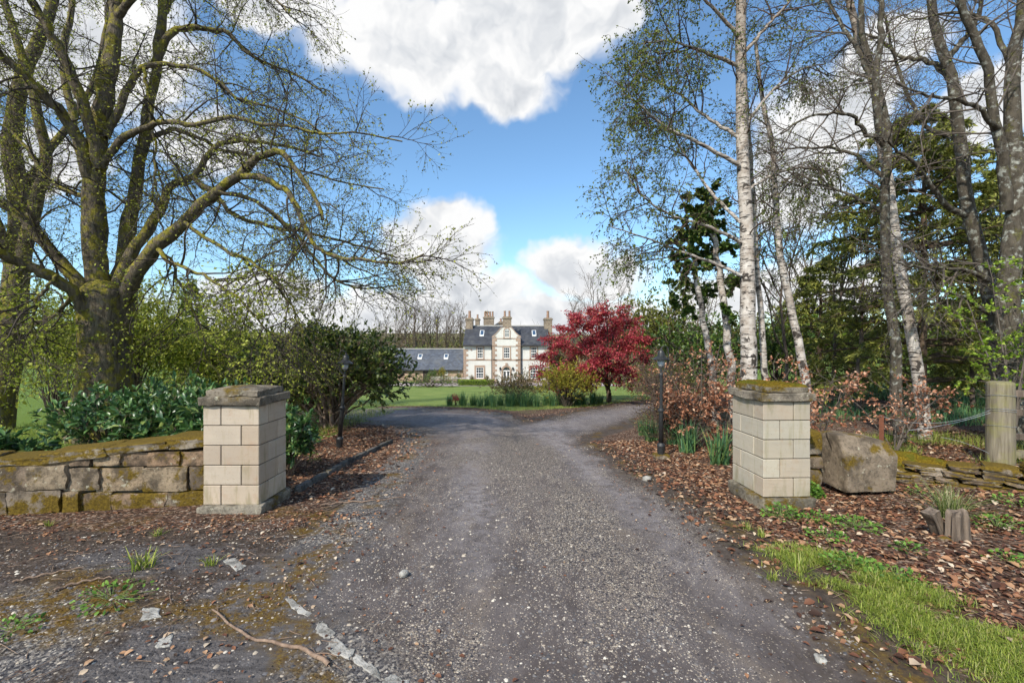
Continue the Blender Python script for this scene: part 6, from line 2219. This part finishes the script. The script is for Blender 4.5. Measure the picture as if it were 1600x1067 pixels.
# ------------------------------------------------------------------ far trees: three bare kinds, copied
def bare_tree(name, label, h, rg, r=0.22, twigs=True, leafmat=None, nleaf=0, group=None, cat='tree', leaf=0.14, base=(0, 0, 0), n0=6):
    root = empty(name, base)
    tag(root, label, cat, group)
    P = 12
    t = np.linspace(0, 1, P)
    tp = np.stack([np.cumsum(rg.normal(0, 0.05, P)), np.cumsum(rg.normal(0, 0.05, P)), t * h * 0.9], -1)
    tp[0, :2] = 0
    tr_r = r * (1 - 0.85 * t)
    a0, q0 = grow(tp[None], tr_r[None], n0 * 2, 0.28, 0.98, (20, 50), (h * 0.28, h * 0.48), 9, 0.10, (0, 0, 0.45), r * 0.42, 0.02, rg, 0.45)
    a1, q1 = grow(a0, q0, 7, 0.2, 1.0, (25, 55), (h * 0.1, h * 0.2), 7, 0.12, (0, 0, 0.3), r * 0.16, 0.01, rg, 0.3)
    a2, q2 = grow(a1, q1, 5, 0.2, 1.0, (25, 60), (h * 0.045, h * 0.09), 4, 0.15, (0, 0, 0.15), 0.014, 0.006, rg, 0.3)
    wood('trunk', [tubes(tp[None], tr_r[None], 8), tubes(a0, q0, 5)], M['far_bark'], root)
    wood('branches', [tubes(a1, q1, 4), tubes(a2, q2, 3)], M['far_bark'], root)
    if leafmat:
        p, d = twig_points(a2, max(1, nleaf // len(a2)), 0.1, 1.0, rg)
        foliage('foliage', [leaves(p, d, leaf, rg, 0.9, 0.7, 0.1)], leafmat, root)
    return root


def copy_at(o, base, rz, s, label=None, group=None):
    c = copy_tree(o)
    c.location = base
    c.rotation_euler = (0, 0, rz)
    c.scale = (s, s, s)
    if label:
        c['label'] = label
    if group:
        c['group'] = group
    return c


rg = np.random.default_rng(808)
ROW = 'leafless trees in the row behind the outbuilding'
ROWL = 'leafless tree in the row behind the long outbuilding'
kinds = [bare_tree('bare_tree', ROWL, 13.5, rg, group=ROW), bare_tree('bare_tree', ROWL, 12.5, rg, group=ROW), bare_tree('bare_tree', ROWL, 14.0, rg, n0=8, group=ROW)]
ORD = ['first', 'second', 'third', 'fourth', 'fifth', 'sixth', 'seventh', 'eighth', 'ninth', 'tenth', 'eleventh', 'twelfth']
row = [(604, 92, 0.85), (619, 86, 0.9), (634, 90, 1.0), (649, 84, 1.05), (660, 92, 1.0), (671, 88, 0.92), (684, 84, 0.9), (697, 90, 0.98), (708, 86, 0.88), (720, 92, 0.95), (590, 95, 0.8)]
for i, (px, Y, s) in enumerate(row):
    k = kinds[i % 3]
    ROWN = ORD[sorted([r[0] for r in row], reverse=True).index(px)] + ' leafless tree from the house in the row behind the outbuilding'
    b = gxy(hx(px, Y), Y)
    if i < 3:
        k.location = b
        k.scale = (s, s, s)
        k.rotation_euler = (0, 0, i * 1.3)
    else:
        k = copy_at(k, b, i * 2.1, s)
    k['label'] = ROWN
copy_at(kinds[0], gxy(hx(553, 96), 96), 0.4, 0.72, 'lone leafless tree on the skyline above the big rhododendron', 'far leafless trees')
copy_at(kinds[1], gxy(hx(893, 70), 70), 2.0, 1.02, 'leafless tree rising between the end chimney and the red maple', 'far leafless trees')
copy_at(kinds[2], gxy(hx(925, 58), 58), 3.0, 0.92, 'leafless tree rising above the top of the red maple', 'far leafless trees')
copy_at(kinds[1], gxy(hx(968, 48), 48), 1.0, 0.82, 'leafless tree showing between the red maple and the olive tree', 'far leafless trees')
copy_at(kinds[2], gxy(hx(482, 80), 80), 1.0, 0.55, 'small leafless tree on the skyline above the barn', 'far leafless trees')

FAR = 'far leafy trees along the skyline'
def far_bush(label, px, Y, h, rx, leafmat, n=2600, leaf=0.22, mat='far_bark'):
    return shrub('leafy_tree', label, gxy(hx(px, Y), Y), rx, rx * 0.7, h, 50, M[leafmat], M[mat], rg, n, leaf, 0.7, 'diamond', 0.3, stem_r=0.05, lo=0.1, hollow=0.25, cat='tree', nclump=130, group=FAR)


far_bush('bright green bush behind the far end of the outbuilding roof', 643, 76, 4.6, 2.4, 'lush')
far_bush('bright green bush behind the middle of the outbuilding roof', 662, 78, 4.9, 2.8, 'lush')
far_bush('bright green bush behind the outbuilding nearer the house', 684, 79, 4.2, 2.4, 'olive')
far_bush('brown leafed scrub between outbuilding roof and house', 708, 80, 5.2, 3.4, 'brown_bush')
far_bush('dark green rounded tree above the big rhododendron', 578, 62, 4.9, 1.8, 'ivy')
far_bush('green bushy tree between the big rhododendron and outbuilding roof', 606, 70, 4.4, 1.8, 'olive')
far_bush('olive tree above the dark rhododendron thicket', 497, 52, 4.6, 2.4, 'olive')
far_bush('yellowish tree behind the barn roof', 440, 62, 5.0, 4.0, 'olive')
far_bush('pale scrub on the skyline beyond the barn', 395, 60, 5.2, 4.0, 'olive')
far_bush('pale scrub on the skyline behind the larch', 330, 52, 5.4, 4.5, 'lime_leaf')
far_bush('brown scrub behind the red maple', 880, 66, 4.8, 3.0, 'brown_bush')
far_bush('broad olive tree just behind the red maple', 1000, 36, 8.2, 3.4, 'olive', 9000, 0.16)
far_bush('tall olive tree behind the upright lamp', 1042, 30, 7.6, 2.4, 'olive', 9000, 0.15)
far_bush('small upright yew between red maple and broad olive tree', 975, 44, 6.4, 0.9, 'ivy', 2600, 0.16)
far_bush('green thicket behind the upright lamp', 1066, 22, 4.2, 2.0, 'ivy', 7000, 0.13)
far_bush('low green thicket along the drive branch by the maple', 1040, 18.5, 1.9, 1.6, 'olive', 3600, 0.09)
WOOD_ = [(1110, 19, 3.4, 1.8, 'ivy'), (1160, 22, 3.8, 2.2, 'olive'), (1215, 20, 3.0, 2.0, 'ivy'), (1270, 24, 3.8, 2.4, 'lush'), (1330, 26, 3.6, 2.6, 'olive'), (1480, 25, 3.0, 2.6, 'lush'), (1400, 28, 3.4, 2.8, 'olive'), (1560, 24, 4.0, 2.6, 'olive'), (1640, 20, 4.0, 2.4, 'ivy'), (1520, 34, 5.0, 3.4, 'ivy'), (1250, 34, 5.2, 3.4, 'ivy')]
WL = ['green thicket behind the ivy clad leaning tree', 'olive thicket behind the foot of the tall white birch', 'green thicket between the slim pink birch and leaning birch', 'bright green thicket seen past the slender leaning birch', 'olive green thicket behind the grey forked beech',
      'bright green thicket under the dark spruce', 'olive thicket behind the crossing birch and beech stems', 'olive thicket behind the round fence post', 'dark green thicket behind the timber rail fence', 'tall dark thicket far behind the stout beech', 'tall dark thicket far behind the slender leaning birch']
for wl, (px, Y, h, rx, mt) in zip(WL, WOOD_):
    o = shrub('wood_thicket', wl, gxy(hx(px, Y), Y), rx, rx * 0.7, h * 1.15, 60, M[mt], M['twig'], rg, 5200, 0.13, 0.7, 'diamond', 0.3, stem_r=0.025, lo=0.03, hollow=0.3, cat='shrub', nclump=120, group='thickets among the birches and beeches')
# thin stems deeper in the wood
DEEPL = ['slender young tree between the slim pink birch and the leaning birch', 'slender young tree just past the slender leaning birch', 'short young tree beside the grey forked beech', 'tall young tree beside the dark spruce trunk', 'young tree beside the bent grey beech',
         'young tree behind the stout beech and rail fence', 'short young tree beside the ivy clad tree', 'tall young tree far back behind the white birch']
kd = bare_tree('young_tree', DEEPL[0], 8.0, rg, r=0.075, group='young trees deep in the wood', leafmat=M['birch_leaf'], nleaf=2400, leaf=0.07, n0=5)
for i, (px, Y, s) in enumerate([(1232, 15, 0.95), (1300, 17, 1.0), (1340, 14, 0.8), (1480, 19, 1.1), (1520, 15, 0.95), (1610, 13, 0.9), (1090, 20, 0.8), (1275, 21, 1.1)]):
    if i == 0:
        kd.location = gxy(hx(px, Y), Y)
        kd.scale = (s, s, s)
    else:
        copy_at(kd, gxy(hx(px, Y), Y), i * 1.7, s, DEEPL[i])


def far_wood():
    rg = np.random.default_rng(1212)
    n = 300
    x = rg.uniform(-150, 130, n)
    y = rg.uniform(105, 190, n)
    h = rg.uniform(6.5, 11.5, n)
    m = 130
    p = np.repeat(np.stack([x, y, gz(x, y)], -1), m, 0)
    d = nrm(rg.normal(size=(n * m, 3)))
    hh = np.repeat(h, m)
    p = p + d * (hh * 0.42)[:, None] * rg.random((n * m, 1)) ** 0.4 * np.array([0.8, 0.8, 1.0]) + np.array([0, 0, 1]) * (hh * 0.52)[:, None]
    V, Fc, T = leaves(p, d, 0.75, rg, 0.9, 0.7, 0.1)
    T = np.clip(np.repeat(rg.random(n), m * 4) * 0.75 + T * 0.25, 0, 1)
    st = np.stack([np.stack([x, y, gz(x, y)], -1), np.stack([x, y, gz(x, y) + h * 0.5], -1), np.stack([x + rg.normal(0, .3, n), y, gz(x, y) + h * 0.95], -1)], 1)
    b1, r1 = grow(st, np.tile([0.16, 0.1, 0.03], (n, 1)), 10, 0.3, 1.0, (20, 50), (2.0, 4.0), 4, 0.15, (0, 0, 0.4), 0.06, 0.02, rg, 0.3)
    V2, Q2 = join([tubes(st, np.tile([0.16, 0.1, 0.03], (n, 1)), 4), tubes(b1, r1, 3)])
    me = mesh_np('far_wood', np.concatenate([V, V2]), [Fc, Q2 + len(V)], False, np.concatenate([T, np.full(len(V2), 0.1)]))
    me.materials.append(M['far_leaf'])
    o = link('far_wood', me, None)
    tag(o, 'far off mixed woodland along the skyline beyond the house', 'wood', kind='stuff')


M['far_leaf'] = m_leaf('far_wood_leaf', [(0.0, (0.075, 0.055, 0.035)), (0.35, (0.15, 0.115, 0.06)), (0.6, (0.12, 0.135, 0.035)), (0.85, (0.20, 0.22, 0.05)), (1.0, (0.08, 0.10, 0.03))], 0.2)
far_wood()


# ------------------------------------------------------------------ blades: daffodils, sedge, grass
def blades(pos, h, w, rg, lean=0.35, curl=0.5, segs=3, hv=0.3):
    """tapered bent strips -> verts, quads, tint"""
    n = len(pos)
    az = rg.uniform(0, 2 * PI, n)
    H = h * rg.uniform(1 - hv, 1 + hv, n)
    ln = np.abs(rg.normal(0, lean, n))
    side = np.stack([-np.sin(az), np.cos(az), np.zeros(n)], -1)
    out = np.stack([np.cos(az), np.sin(az), np.zeros(n)], -1)
    rows = []
    for k in range(segs + 1):
        u = k / segs
        c = pos + out * (H * (ln * u + curl * ln * u * u))[:, None] + np.array([0, 0, 1]) * (H * (u - 0.35 * ln * u * u))[:, None]
        ww = w * (1 - u ** 2.2) * 0.5 + 0.0006
        rows.append(c - side * ww)
        rows.append(c + side * ww)
    V = np.stack(rows, 1)
    m = 2 * (segs + 1)
    o = (np.arange(n) * m)[:, None]
    Q = np.concatenate([o + np.array([[2 * k, 2 * k + 1, 2 * k + 3, 2 * k + 2]]) for k in range(segs)])
    tn = np.repeat(rg.random(n), m)
    return V.reshape(-1, 3), Q, tn


def clump_mesh(name, n, r, h, w, rg, lean=0.35, curl=0.5, segs=3):
    a = rg.uniform(0, 2 * PI, n)
    d = r * np.sqrt(rg.random(n))
    p = np.stack([d * np.cos(a), d * np.sin(a), np.full(n, -0.02)], -1)
    V, Q, T = blades(p, h, w, rg, lean, curl, segs)
    return mesh_np(name, V, [Q], False, T)


rg = np.random.default_rng(909)
dm = [clump_mesh('daffodil_leaves', 90, 0.11, 0.42, 0.016, rg, 0.3, 0.5) for _ in range(3)]


def clump(name, label, me, mat, x, y, s, rz, cat, group=None):
    o = link(name, me, mat, None, on_ground(x, y), rz)
    o.scale = (s, s, s)
    tag(o, label, cat, group)
    return o


for i, (px, py, s, lab) in enumerate([
    (1124, 724, 1.5, 'daffodil leaf clump against the mossy capped pillar'),
    (1075, 706, 1.45, 'daffodil leaf clump midway between upright lamp and mossy pillar'),
    (1050, 694, 1.5, 'daffodil leaf clump close to the upright lamp under the copper sapling'),
    (1018, 690, 1.35, 'daffodil leaf clump close to the upright lamp on its lawn side'),
    (1004, 680, 1.0, 'smaller daffodil leaf clump at the drive edge before the lamp')]):
    x, y = gp(px, py)
    clump('daffodil_clump', lab, dm[i % 3], M['daff'], x, y, s, i * 1.1, 'plant', 'daffodil clumps by the lamp')
DL = 'clump of green daffodil leaves in the row along the lawn edge'
dpx = [(742, 634), (752, 635), (763, 634), (773, 636), (784, 634), (795, 635), (806, 633), (818, 635), (829, 633), (841, 635), (853, 633), (865, 634), (877, 632), (889, 634), (901, 632), (913, 632), (925, 631), (936, 630),
       (768, 631), (790, 631), (812, 630), (835, 630), (858, 630), (880, 630), (905, 629), (928, 628), (700, 634), (722, 634)]
for i, (px, py) in enumerate(dpx):
    x, y = gp(px + rg.uniform(-3, 3), py)
    clump('daffodil_clump', DL, dm[i % 3], M['daff'], x, y, rg.uniform(1.1, 1.6), i * 0.9, 'plant', 'daffodil clumps along the lawn')

# bluebell leaves under the wood
n = 9000
px_ = rg.uniform(1275, 1640, n)
y = rg.uniform(11, 24, n)
x = (px_ - 800) / F * y
k = vnoise(x * 0.5, y * 0.5) > 0.33
x, y = x[k], y[k]
V, Q, T = blades(np.stack([x, y, gz(x, y) - 0.01], -1), 0.30, 0.022, rg, 0.5, 0.7)
o = link('bluebell_leaves', mesh_np('bluebell_leaves', V, [Q], False, T), M['daff'])
tag(o, 'carpet of green bluebell leaves on the woodland floor', 'ground cover', kind='stuff')

# sedge tussock by the stump and other tufts
sx, sy = gp(1500, 822)
clump('sedge_tussock', 'arching pale sedge tussock behind the rotten stump', clump_mesh('sedge_leaves', 240, 0.10, 0.40, 0.008, rg, 0.55, 0.8, 4), M['sedge'], sx, sy + 0.12, 0.85, 0, 'plant')
tuft = clump_mesh('grass_leaves', 46, 0.05, 0.10, 0.006, rg, 0.5, 0.7)
TL = [(585, 0), ]
for lab, px, py, s in [('bright grass tuft at the drive edge below the mossy pillar', 1166, 826, 0.9), ('flat grass tuft nearer the camera than its neighbour at the drive edge', 1192, 836, 0.9), ('wide grass tuft on the mossy edge below the weed patches', 1250, 890, 1.3),
                       ('small grass tuft alone in the brown moss of the drive edge', 1206, 903, 0.8), ('tall grass tuft in the mud in front of the wall', 222, 888, 1.6), ('grass tuft in the dirt beside the flat grey stone', 328, 884, 0.9),
                       ('grass tuft at the foot of the mossy wall', 246, 838, 0.7), ('small green tuft in the earth under the wall', 76, 820, 0.7)]:
    x, y = gp(px, py)
    clump('grass_tuft', lab, tuft, M['grass'], x, y, s, px * 0.1, 'plant', 'grass tufts beside the drive')


# weeds: low rosettes of leaves
def rosette(name, label, px, py, r, h, nleaf, leaf, mat, rg, cat='plant', group='low green weeds on the leafy verge', dense=1.0):
    x, y = gp(px, py)
    o = empty(name, on_ground(x, y))
    tag(o, label, cat, group)
    a = rg.uniform(0, 2 * PI, nleaf)
    d = np.sqrt(rg.random(nleaf)) * r
    p = np.stack([d * np.cos(a), d * np.sin(a) * 0.8, h * (1 - (d / r) ** 2) * rg.random(nleaf) ** 0.5 + 0.01], -1)
    ax = np.stack([np.cos(a), np.sin(a), np.full(nleaf, 0.5)], -1)
    st = np.stack([p * np.array([0.25, 0.25, 0.0]), p * 0.7, p], 1)
    wood('stalks', [tubes(st[::3], np.full((len(st[::3]), 3), 0.0018), 3)], M['weed_stalk'], o)
    foliage('leaves', [leaves(p, ax, leaf, rg, 0.5, 0.62, 0.08, 0.7, 0.1, 'leaf')], M[mat], o)


M['weed_stalk'] = m_plain('weed_stalk', (0.16, 0.24, 0.06), 0.7, 0.2, 6, bmp=0)
rosette('fern_clump', 'feathery dark green clump at the foot of the mossy pillar', 1264, 776, 0.17, 0.20, 420, 0.045, 'weed', rg)
for lab, px, py, r, h, n in [
    ('nettle like weeds in front of the mossy pillar', 1222, 806, 0.22, 0.14, 190), ('low weeds sprawling near the mossy pillar foot', 1275, 812, 0.2, 0.08, 130),
    ('leafy weed climbing beside the worn gate stone', 1403, 757, 0.2, 0.26, 90), ('small weed between the wall stub and worn gate stone', 1300, 752, 0.13, 0.13, 60),
    ('weed sprig in the leaves below the worn gate stone', 1428, 778, 0.1, 0.1, 45), ('weed patch in the middle of the leafy verge', 1335, 822, 0.28, 0.09, 190),
    ('bright weed patch beside the curved grey stick', 1330, 885, 0.24, 0.08, 200), ('weed patch near the wide grass tuft', 1290, 840, 0.22, 0.08, 120),
    ('weeds close beside the rotten stump', 1560, 830, 0.24, 0.13, 130), ('weeds under the end of the tumbled wall', 1590, 800, 0.25, 0.12, 110),
    ('weeds at the foot of the tumbled wall', 1500, 748, 0.2, 0.12, 70), ('weed sprig alone in leaf litter in front of the stump', 1575, 880, 0.16, 0.08, 70),
    ('weed patch on the verge halfway to the grass', 1400, 905, 0.2, 0.07, 110), ('weed sprig between stump and curved stick', 1420, 860, 0.14, 0.08, 60)]:
    rosette('weed_patch', lab, px, py, r, h, int(n * 0.8), 0.036, 'weed', rg)
for lab, px, py, r, n in [('thin spread of weeds across the moss in front of the wall', 175, 935, 0.28, 90), ('small weed on the grey gritty corner of bare ground', 20, 985, 0.16, 50), ('yellowing weed sprig behind the bare capped pillar', 478, 712, 0.2, 50), ('small weed under the leaning lamp', 492, 722, 0.12, 30)]:
    rosette('weed_patch', lab, px, py, r, 0.06, n, 0.035, 'weed', rg, group='weeds on the bare ground by the wall')


# ------------------------------------------------------------------ scattered stuff: fallen leaves, gravel, verge grass
def drop(x, y):
    return gz(x, y) - 0.03 * sstep(-0.2, 0.5, sd_drive(x, y))


def litter_sheet(name, label, x, y, size, rg, mat, curl=0.25):
    n = len(x)
    z = drop(x, y) + rg.uniform(0.002, 0.016, n)
    pos = np.stack([x, y, z], -1)
    az = rg.uniform(0, 2 * PI, n)
    ax = np.stack([np.cos(az), np.sin(az), rg.normal(0, 0.22, n)], -1)
    V, Fc, T = leaves(pos, ax, size * np.clip(rg.lognormal(-0.15, 0.4, n), 0.3, 1.7), rg, 0.05, 0.62, curl * 0.5, 1.6, 0.0, 'leaf')
    o = link(name, mesh_np(name, V, list(Fc), False, T), mat)
    tag(o, label, 'leaf litter', kind='stuff')


rg = np.random.default_rng(1010)
n = 42000
x = rg.uniform(1.8, 10.5, n)
y = rg.uniform(2.6, 10.5, n)
sd = sd_drive(x, y)
dens = np.clip(sstep(-0.35, 0.9, -sd), 0, 1) * (0.35 + 0.75 * (vnoise(x * 1.7, y * 1.7) > 0.3))
gr_ = np.exp(-((x - (2.52 + (3.8 - y) * 0.3)) / 0.36) ** 2) * (y < 4.0)
k = rg.random(n) < dens * (1 - 0.9 * gr_)
litter_sheet('fallen_leaves', 'carpet of brown fallen beech leaves below the worn gate stone', x[k], y[k], 0.055, rg, M['litter'])
n = 20000
x = rg.uniform(-8.0, 0.0, n)
y = rg.uniform(5.6, 13.5, n)
sd = sd_drive(x, y)
k = rg.random(n) < sstep(-0.3, 1.3, -sd)
litter_sheet('fallen_leaves', 'reddish leaf litter under the rhododendrons by the leaning lamp', x[k], y[k], 0.055, rg, M['litter'])
n = 9000
x = rg.uniform(-7.5, -1.4, n)
y = rg.uniform(2.2, 5.2, n)
k = rg.random(n) < (0.18 + 0.6 * sstep(4.0, 4.9, y)) * (vnoise(x * 1.4 + 5, y * 2.2) > 0.36) * (sd_drive(x, y) < 0.1)
litter_sheet('fallen_leaves', 'thin scatter of dead leaf scraps on the bare ground before the wall', x[k], y[k], 0.034, rg, M['litter'])
n = 5000
x = rg.uniform(-6, 7.5, n)
y = rg.uniform(14, 26, n)
sd = sd_drive(x, y)
k = (np.abs(sd + 0.45) < 0.5) & (rg.random(n) < 0.8)
litter_sheet('fallen_leaves', 'strip of leaf litter between the drive fork and the lawn', x[k], y[k], 0.07, rg, M['litter'])


def pebbles(name, label, x, y, size, rg):
    """low faceted stones: octahedra with jittered corners"""
    n = len(x)
    z = drop(x, y)
    base = np.array([[1, 0, 0], [0.5, 0.86, 0.1], [-0.5, 0.86, 0], [-1, 0, 0.1], [-0.5, -0.86, 0], [0.5, -0.86, 0.1], [0.15, 0.1, 0.75], [-0.2, -0.1, 0.7]])
    a = rg.uniform(0, 2 * PI, n)
    c, s = np.cos(a), np.sin(a)
    Bv = base[None] * (1 + rg.uniform(-0.3, 0.3, (n, 8, 3)))
    Bv = Bv * np.stack([np.ones(n), rg.uniform(0.6, 1.0, n), rg.uniform(0.5, 0.95, n)], -1)[:, None]
    R = np.stack([Bv[..., 0] * c[:, None] - Bv[..., 1] * s[:, None], Bv[..., 0] * s[:, None] + Bv[..., 1] * c[:, None], Bv[..., 2]], -1)
    V = R * (size * 0.5)[:, None, None] + np.stack([x, y, z - size * 0.08], -1)[:, None]
    o = (np.arange(n) * 8)[:, None]
    T = np.concatenate([o + np.array([[a_, b_, c_]]) for a_, b_, c_ in ((0, 1, 6), (1, 2, 6), (2, 7, 6), (2, 3, 7), (3, 4, 7), (4, 5, 7), (5, 6, 7), (5, 0, 6))])
    ob = link(name, mesh_np(name, V.reshape(-1, 3), [T], False, np.repeat(rg.random(n) ** 0.9, 8)), M['pebble'])
    tag(ob, label, 'gravel', kind='stuff')


n = 60000
y = 1.5 + 8.5 * rg.random(n) ** 1.5
x = rg.uniform(-3.2, 3.6, n) * (0.55 + 0.13 * y)
sd = sd_drive(x, y)
cx = np.interp(y, [0, 2, 5, 9, 14], [1.0, 0.9, 0.55, 0.2, 0.0])
rut = np.exp(-((np.abs(x - cx) - 0.95) / 0.34) ** 2)
pat = fbm(x / 0.8 + 4, y / 1.3 + 8, 3)
k = (sd > -0.15) & (rg.random(n) < np.clip((pat - 0.40) * 4.2, 0.03, 1) * (1 - 0.75 * rut))
sz = rg.lognormal(math.log(0.0145), 0.45, n)
pebbles('gravel', 'loose gravel stones scattered over the drive', x[k], y[k], np.clip(sz[k], 0.006, 0.045), rg)
n = 15000
x = rg.uniform(-5.5, -0.8, n)
y = rg.uniform(1.7, 4.9, n)
k = (sd_drive(x, y) < 0.1) & (rg.random(n) < np.clip(0.1 + sstep(-1.7, -3.0, x) * (1 - sstep(2.8, 3.9, y)) + 0.5 * (fbm(x, y, 2) > 0.55), 0, 1))
pebbles('gravel', 'loose gravel stones on the bare ground before the wall', x[k], y[k], np.clip(rg.lognormal(math.log(0.014), 0.5, k.sum()), 0.006, 0.05), rg)

# verge grass in the near right corner, and wisps
n = 75000
y = rg.uniform(1.6, 4.4, n)
gc = 2.62 + (3.8 - y) * 0.3
sg = np.interp(y, [2.4, 3.8], [0.46, 0.26])
x = gc + rg.normal(0, 0.8, n) * sg
f = np.exp(-((x - gc) / sg) ** 2) * (1 - sstep(3.5, 4.3, y))
k = rg.random(n) < np.clip(f * 4.5 * (fbm(x * 2.3 + 7, y * 2.3, 4) - 0.42 + 0.2 * sstep(3.2, 2.4, y)) * 2.2, 0, 1)
k &= sd_drive(x, y) < -0.08
V, Q, T = blades(np.stack([x[k], y[k], drop(x[k], y[k]) - 0.006], -1), 0.042, 0.0042, rg, 0.7, 0.9, 2, 0.6)
o = link('verge_grass', mesh_np('verge_grass', V, [Q], False, T), M['grass'])
tag(o, 'bright green grass along the verge below the stump', 'grass', kind='stuff')
n = 14000
x = rg.uniform(5.5, 9.5, n)
y = rg.uniform(7.0, 10.5, n)
k = rg.random(n) < 0.5 * (vnoise(x * 1.3, y * 1.3) > 0.45)
V, Q, T = blades(np.stack([x[k], y[k], gz(x[k], y[k]) - 0.006], -1), 0.16, 0.006, rg, 0.5, 0.8, 2, 0.5)
o = link('wood_edge_grass', mesh_np('wood_edge_grass', V, [Q], False, T), M['grass'])
tag(o, 'loose grass behind the tumbled wall at the wood edge', 'grass', kind='stuff')
n = 30000
y = rg.uniform(7.2, 18, n)
x = rg.uniform(-14, -4.6, n)
k = rg.random(n) < 0.7 * (vnoise(x * 0.9, y * 0.9) > 0.35)
V, Q, T = blades(np.stack([x[k], y[k], gz(x[k], y[k]) - 0.006], -1), 0.14, 0.007, rg, 0.5, 0.8, 2, 0.5)
o = link('rough_grass', mesh_np('rough_grass', V, [Q], False, T), M['grass'])
tag(o, 'rough grass under the great tree beyond the wall', 'grass', kind='stuff')
# grass fringe along the lawn's near edge
n = 26000
x = rg.uniform(-9, 9.5, n)
y = rg.uniform(15, 30, n)
ld = poly_sd(LAWN, x, y)
k = (np.abs(ld - 0.1) < 0.3)
V, Q, T = blades(np.stack([x[k], y[k], gz(x[k], y[k]) - 0.006], -1), 0.09, 0.012, rg, 0.5, 0.8, 2, 0.5)
o = link('lawn_fringe', mesh_np('lawn_fringe', V, [Q], False, T), M['grass'])
tag(o, 'longer grass fringing the near edge of the lawn', 'grass', kind='stuff')

# small leaf scraps and twigs blown over the drive
n = 5200
y = rg.uniform(1.7, 12, n)
x = rg.uniform(-3.0, 3.2, n)
sd = sd_drive(x, y)
k = (sd > -0.2) & (rg.random(n) < 0.06 + 0.9 * np.exp(-(sd / 0.45) ** 2))
litter_sheet('leaf_scraps', 'small leaf scraps blown along the drive margins', x[k], y[k], 0.026, rg, M['litter'])
n = 2600
x = np.concatenate([rg.uniform(2.2, 8.5, n // 2), rg.uniform(-7.0, -1.0, n // 2)])
y = np.concatenate([rg.uniform(2.6, 8.0, n // 2), rg.uniform(2.0, 10.0, n // 2)])
k = sd_drive(x, y) < -0.05
x, y = x[k], y[k]
a = rg.uniform(0, 2 * PI, len(x))
L = rg.lognormal(math.log(0.09), 0.5, len(x))
P3 = []
for u in (-0.5, 0.0, 0.5):
    xx, yy = x + np.cos(a) * L * u, y + np.sin(a) * L * u
    P3.append(np.stack([xx + rg.normal(0, 0.006, len(x)), yy, drop(xx, yy) + rg.uniform(0.006, 0.02, len(x))], -1))
P3 = np.stack(P3, 1)
V, Q = tubes(P3, np.tile([0.0028, 0.0024, 0.0012], (len(x), 1)), 4)
o = link('twig_litter', mesh_np('twig_litter', V, [Q], True), M['stick'])
tag(o, 'scatter of small fallen twigs on the verges', 'twigs', kind='stuff')
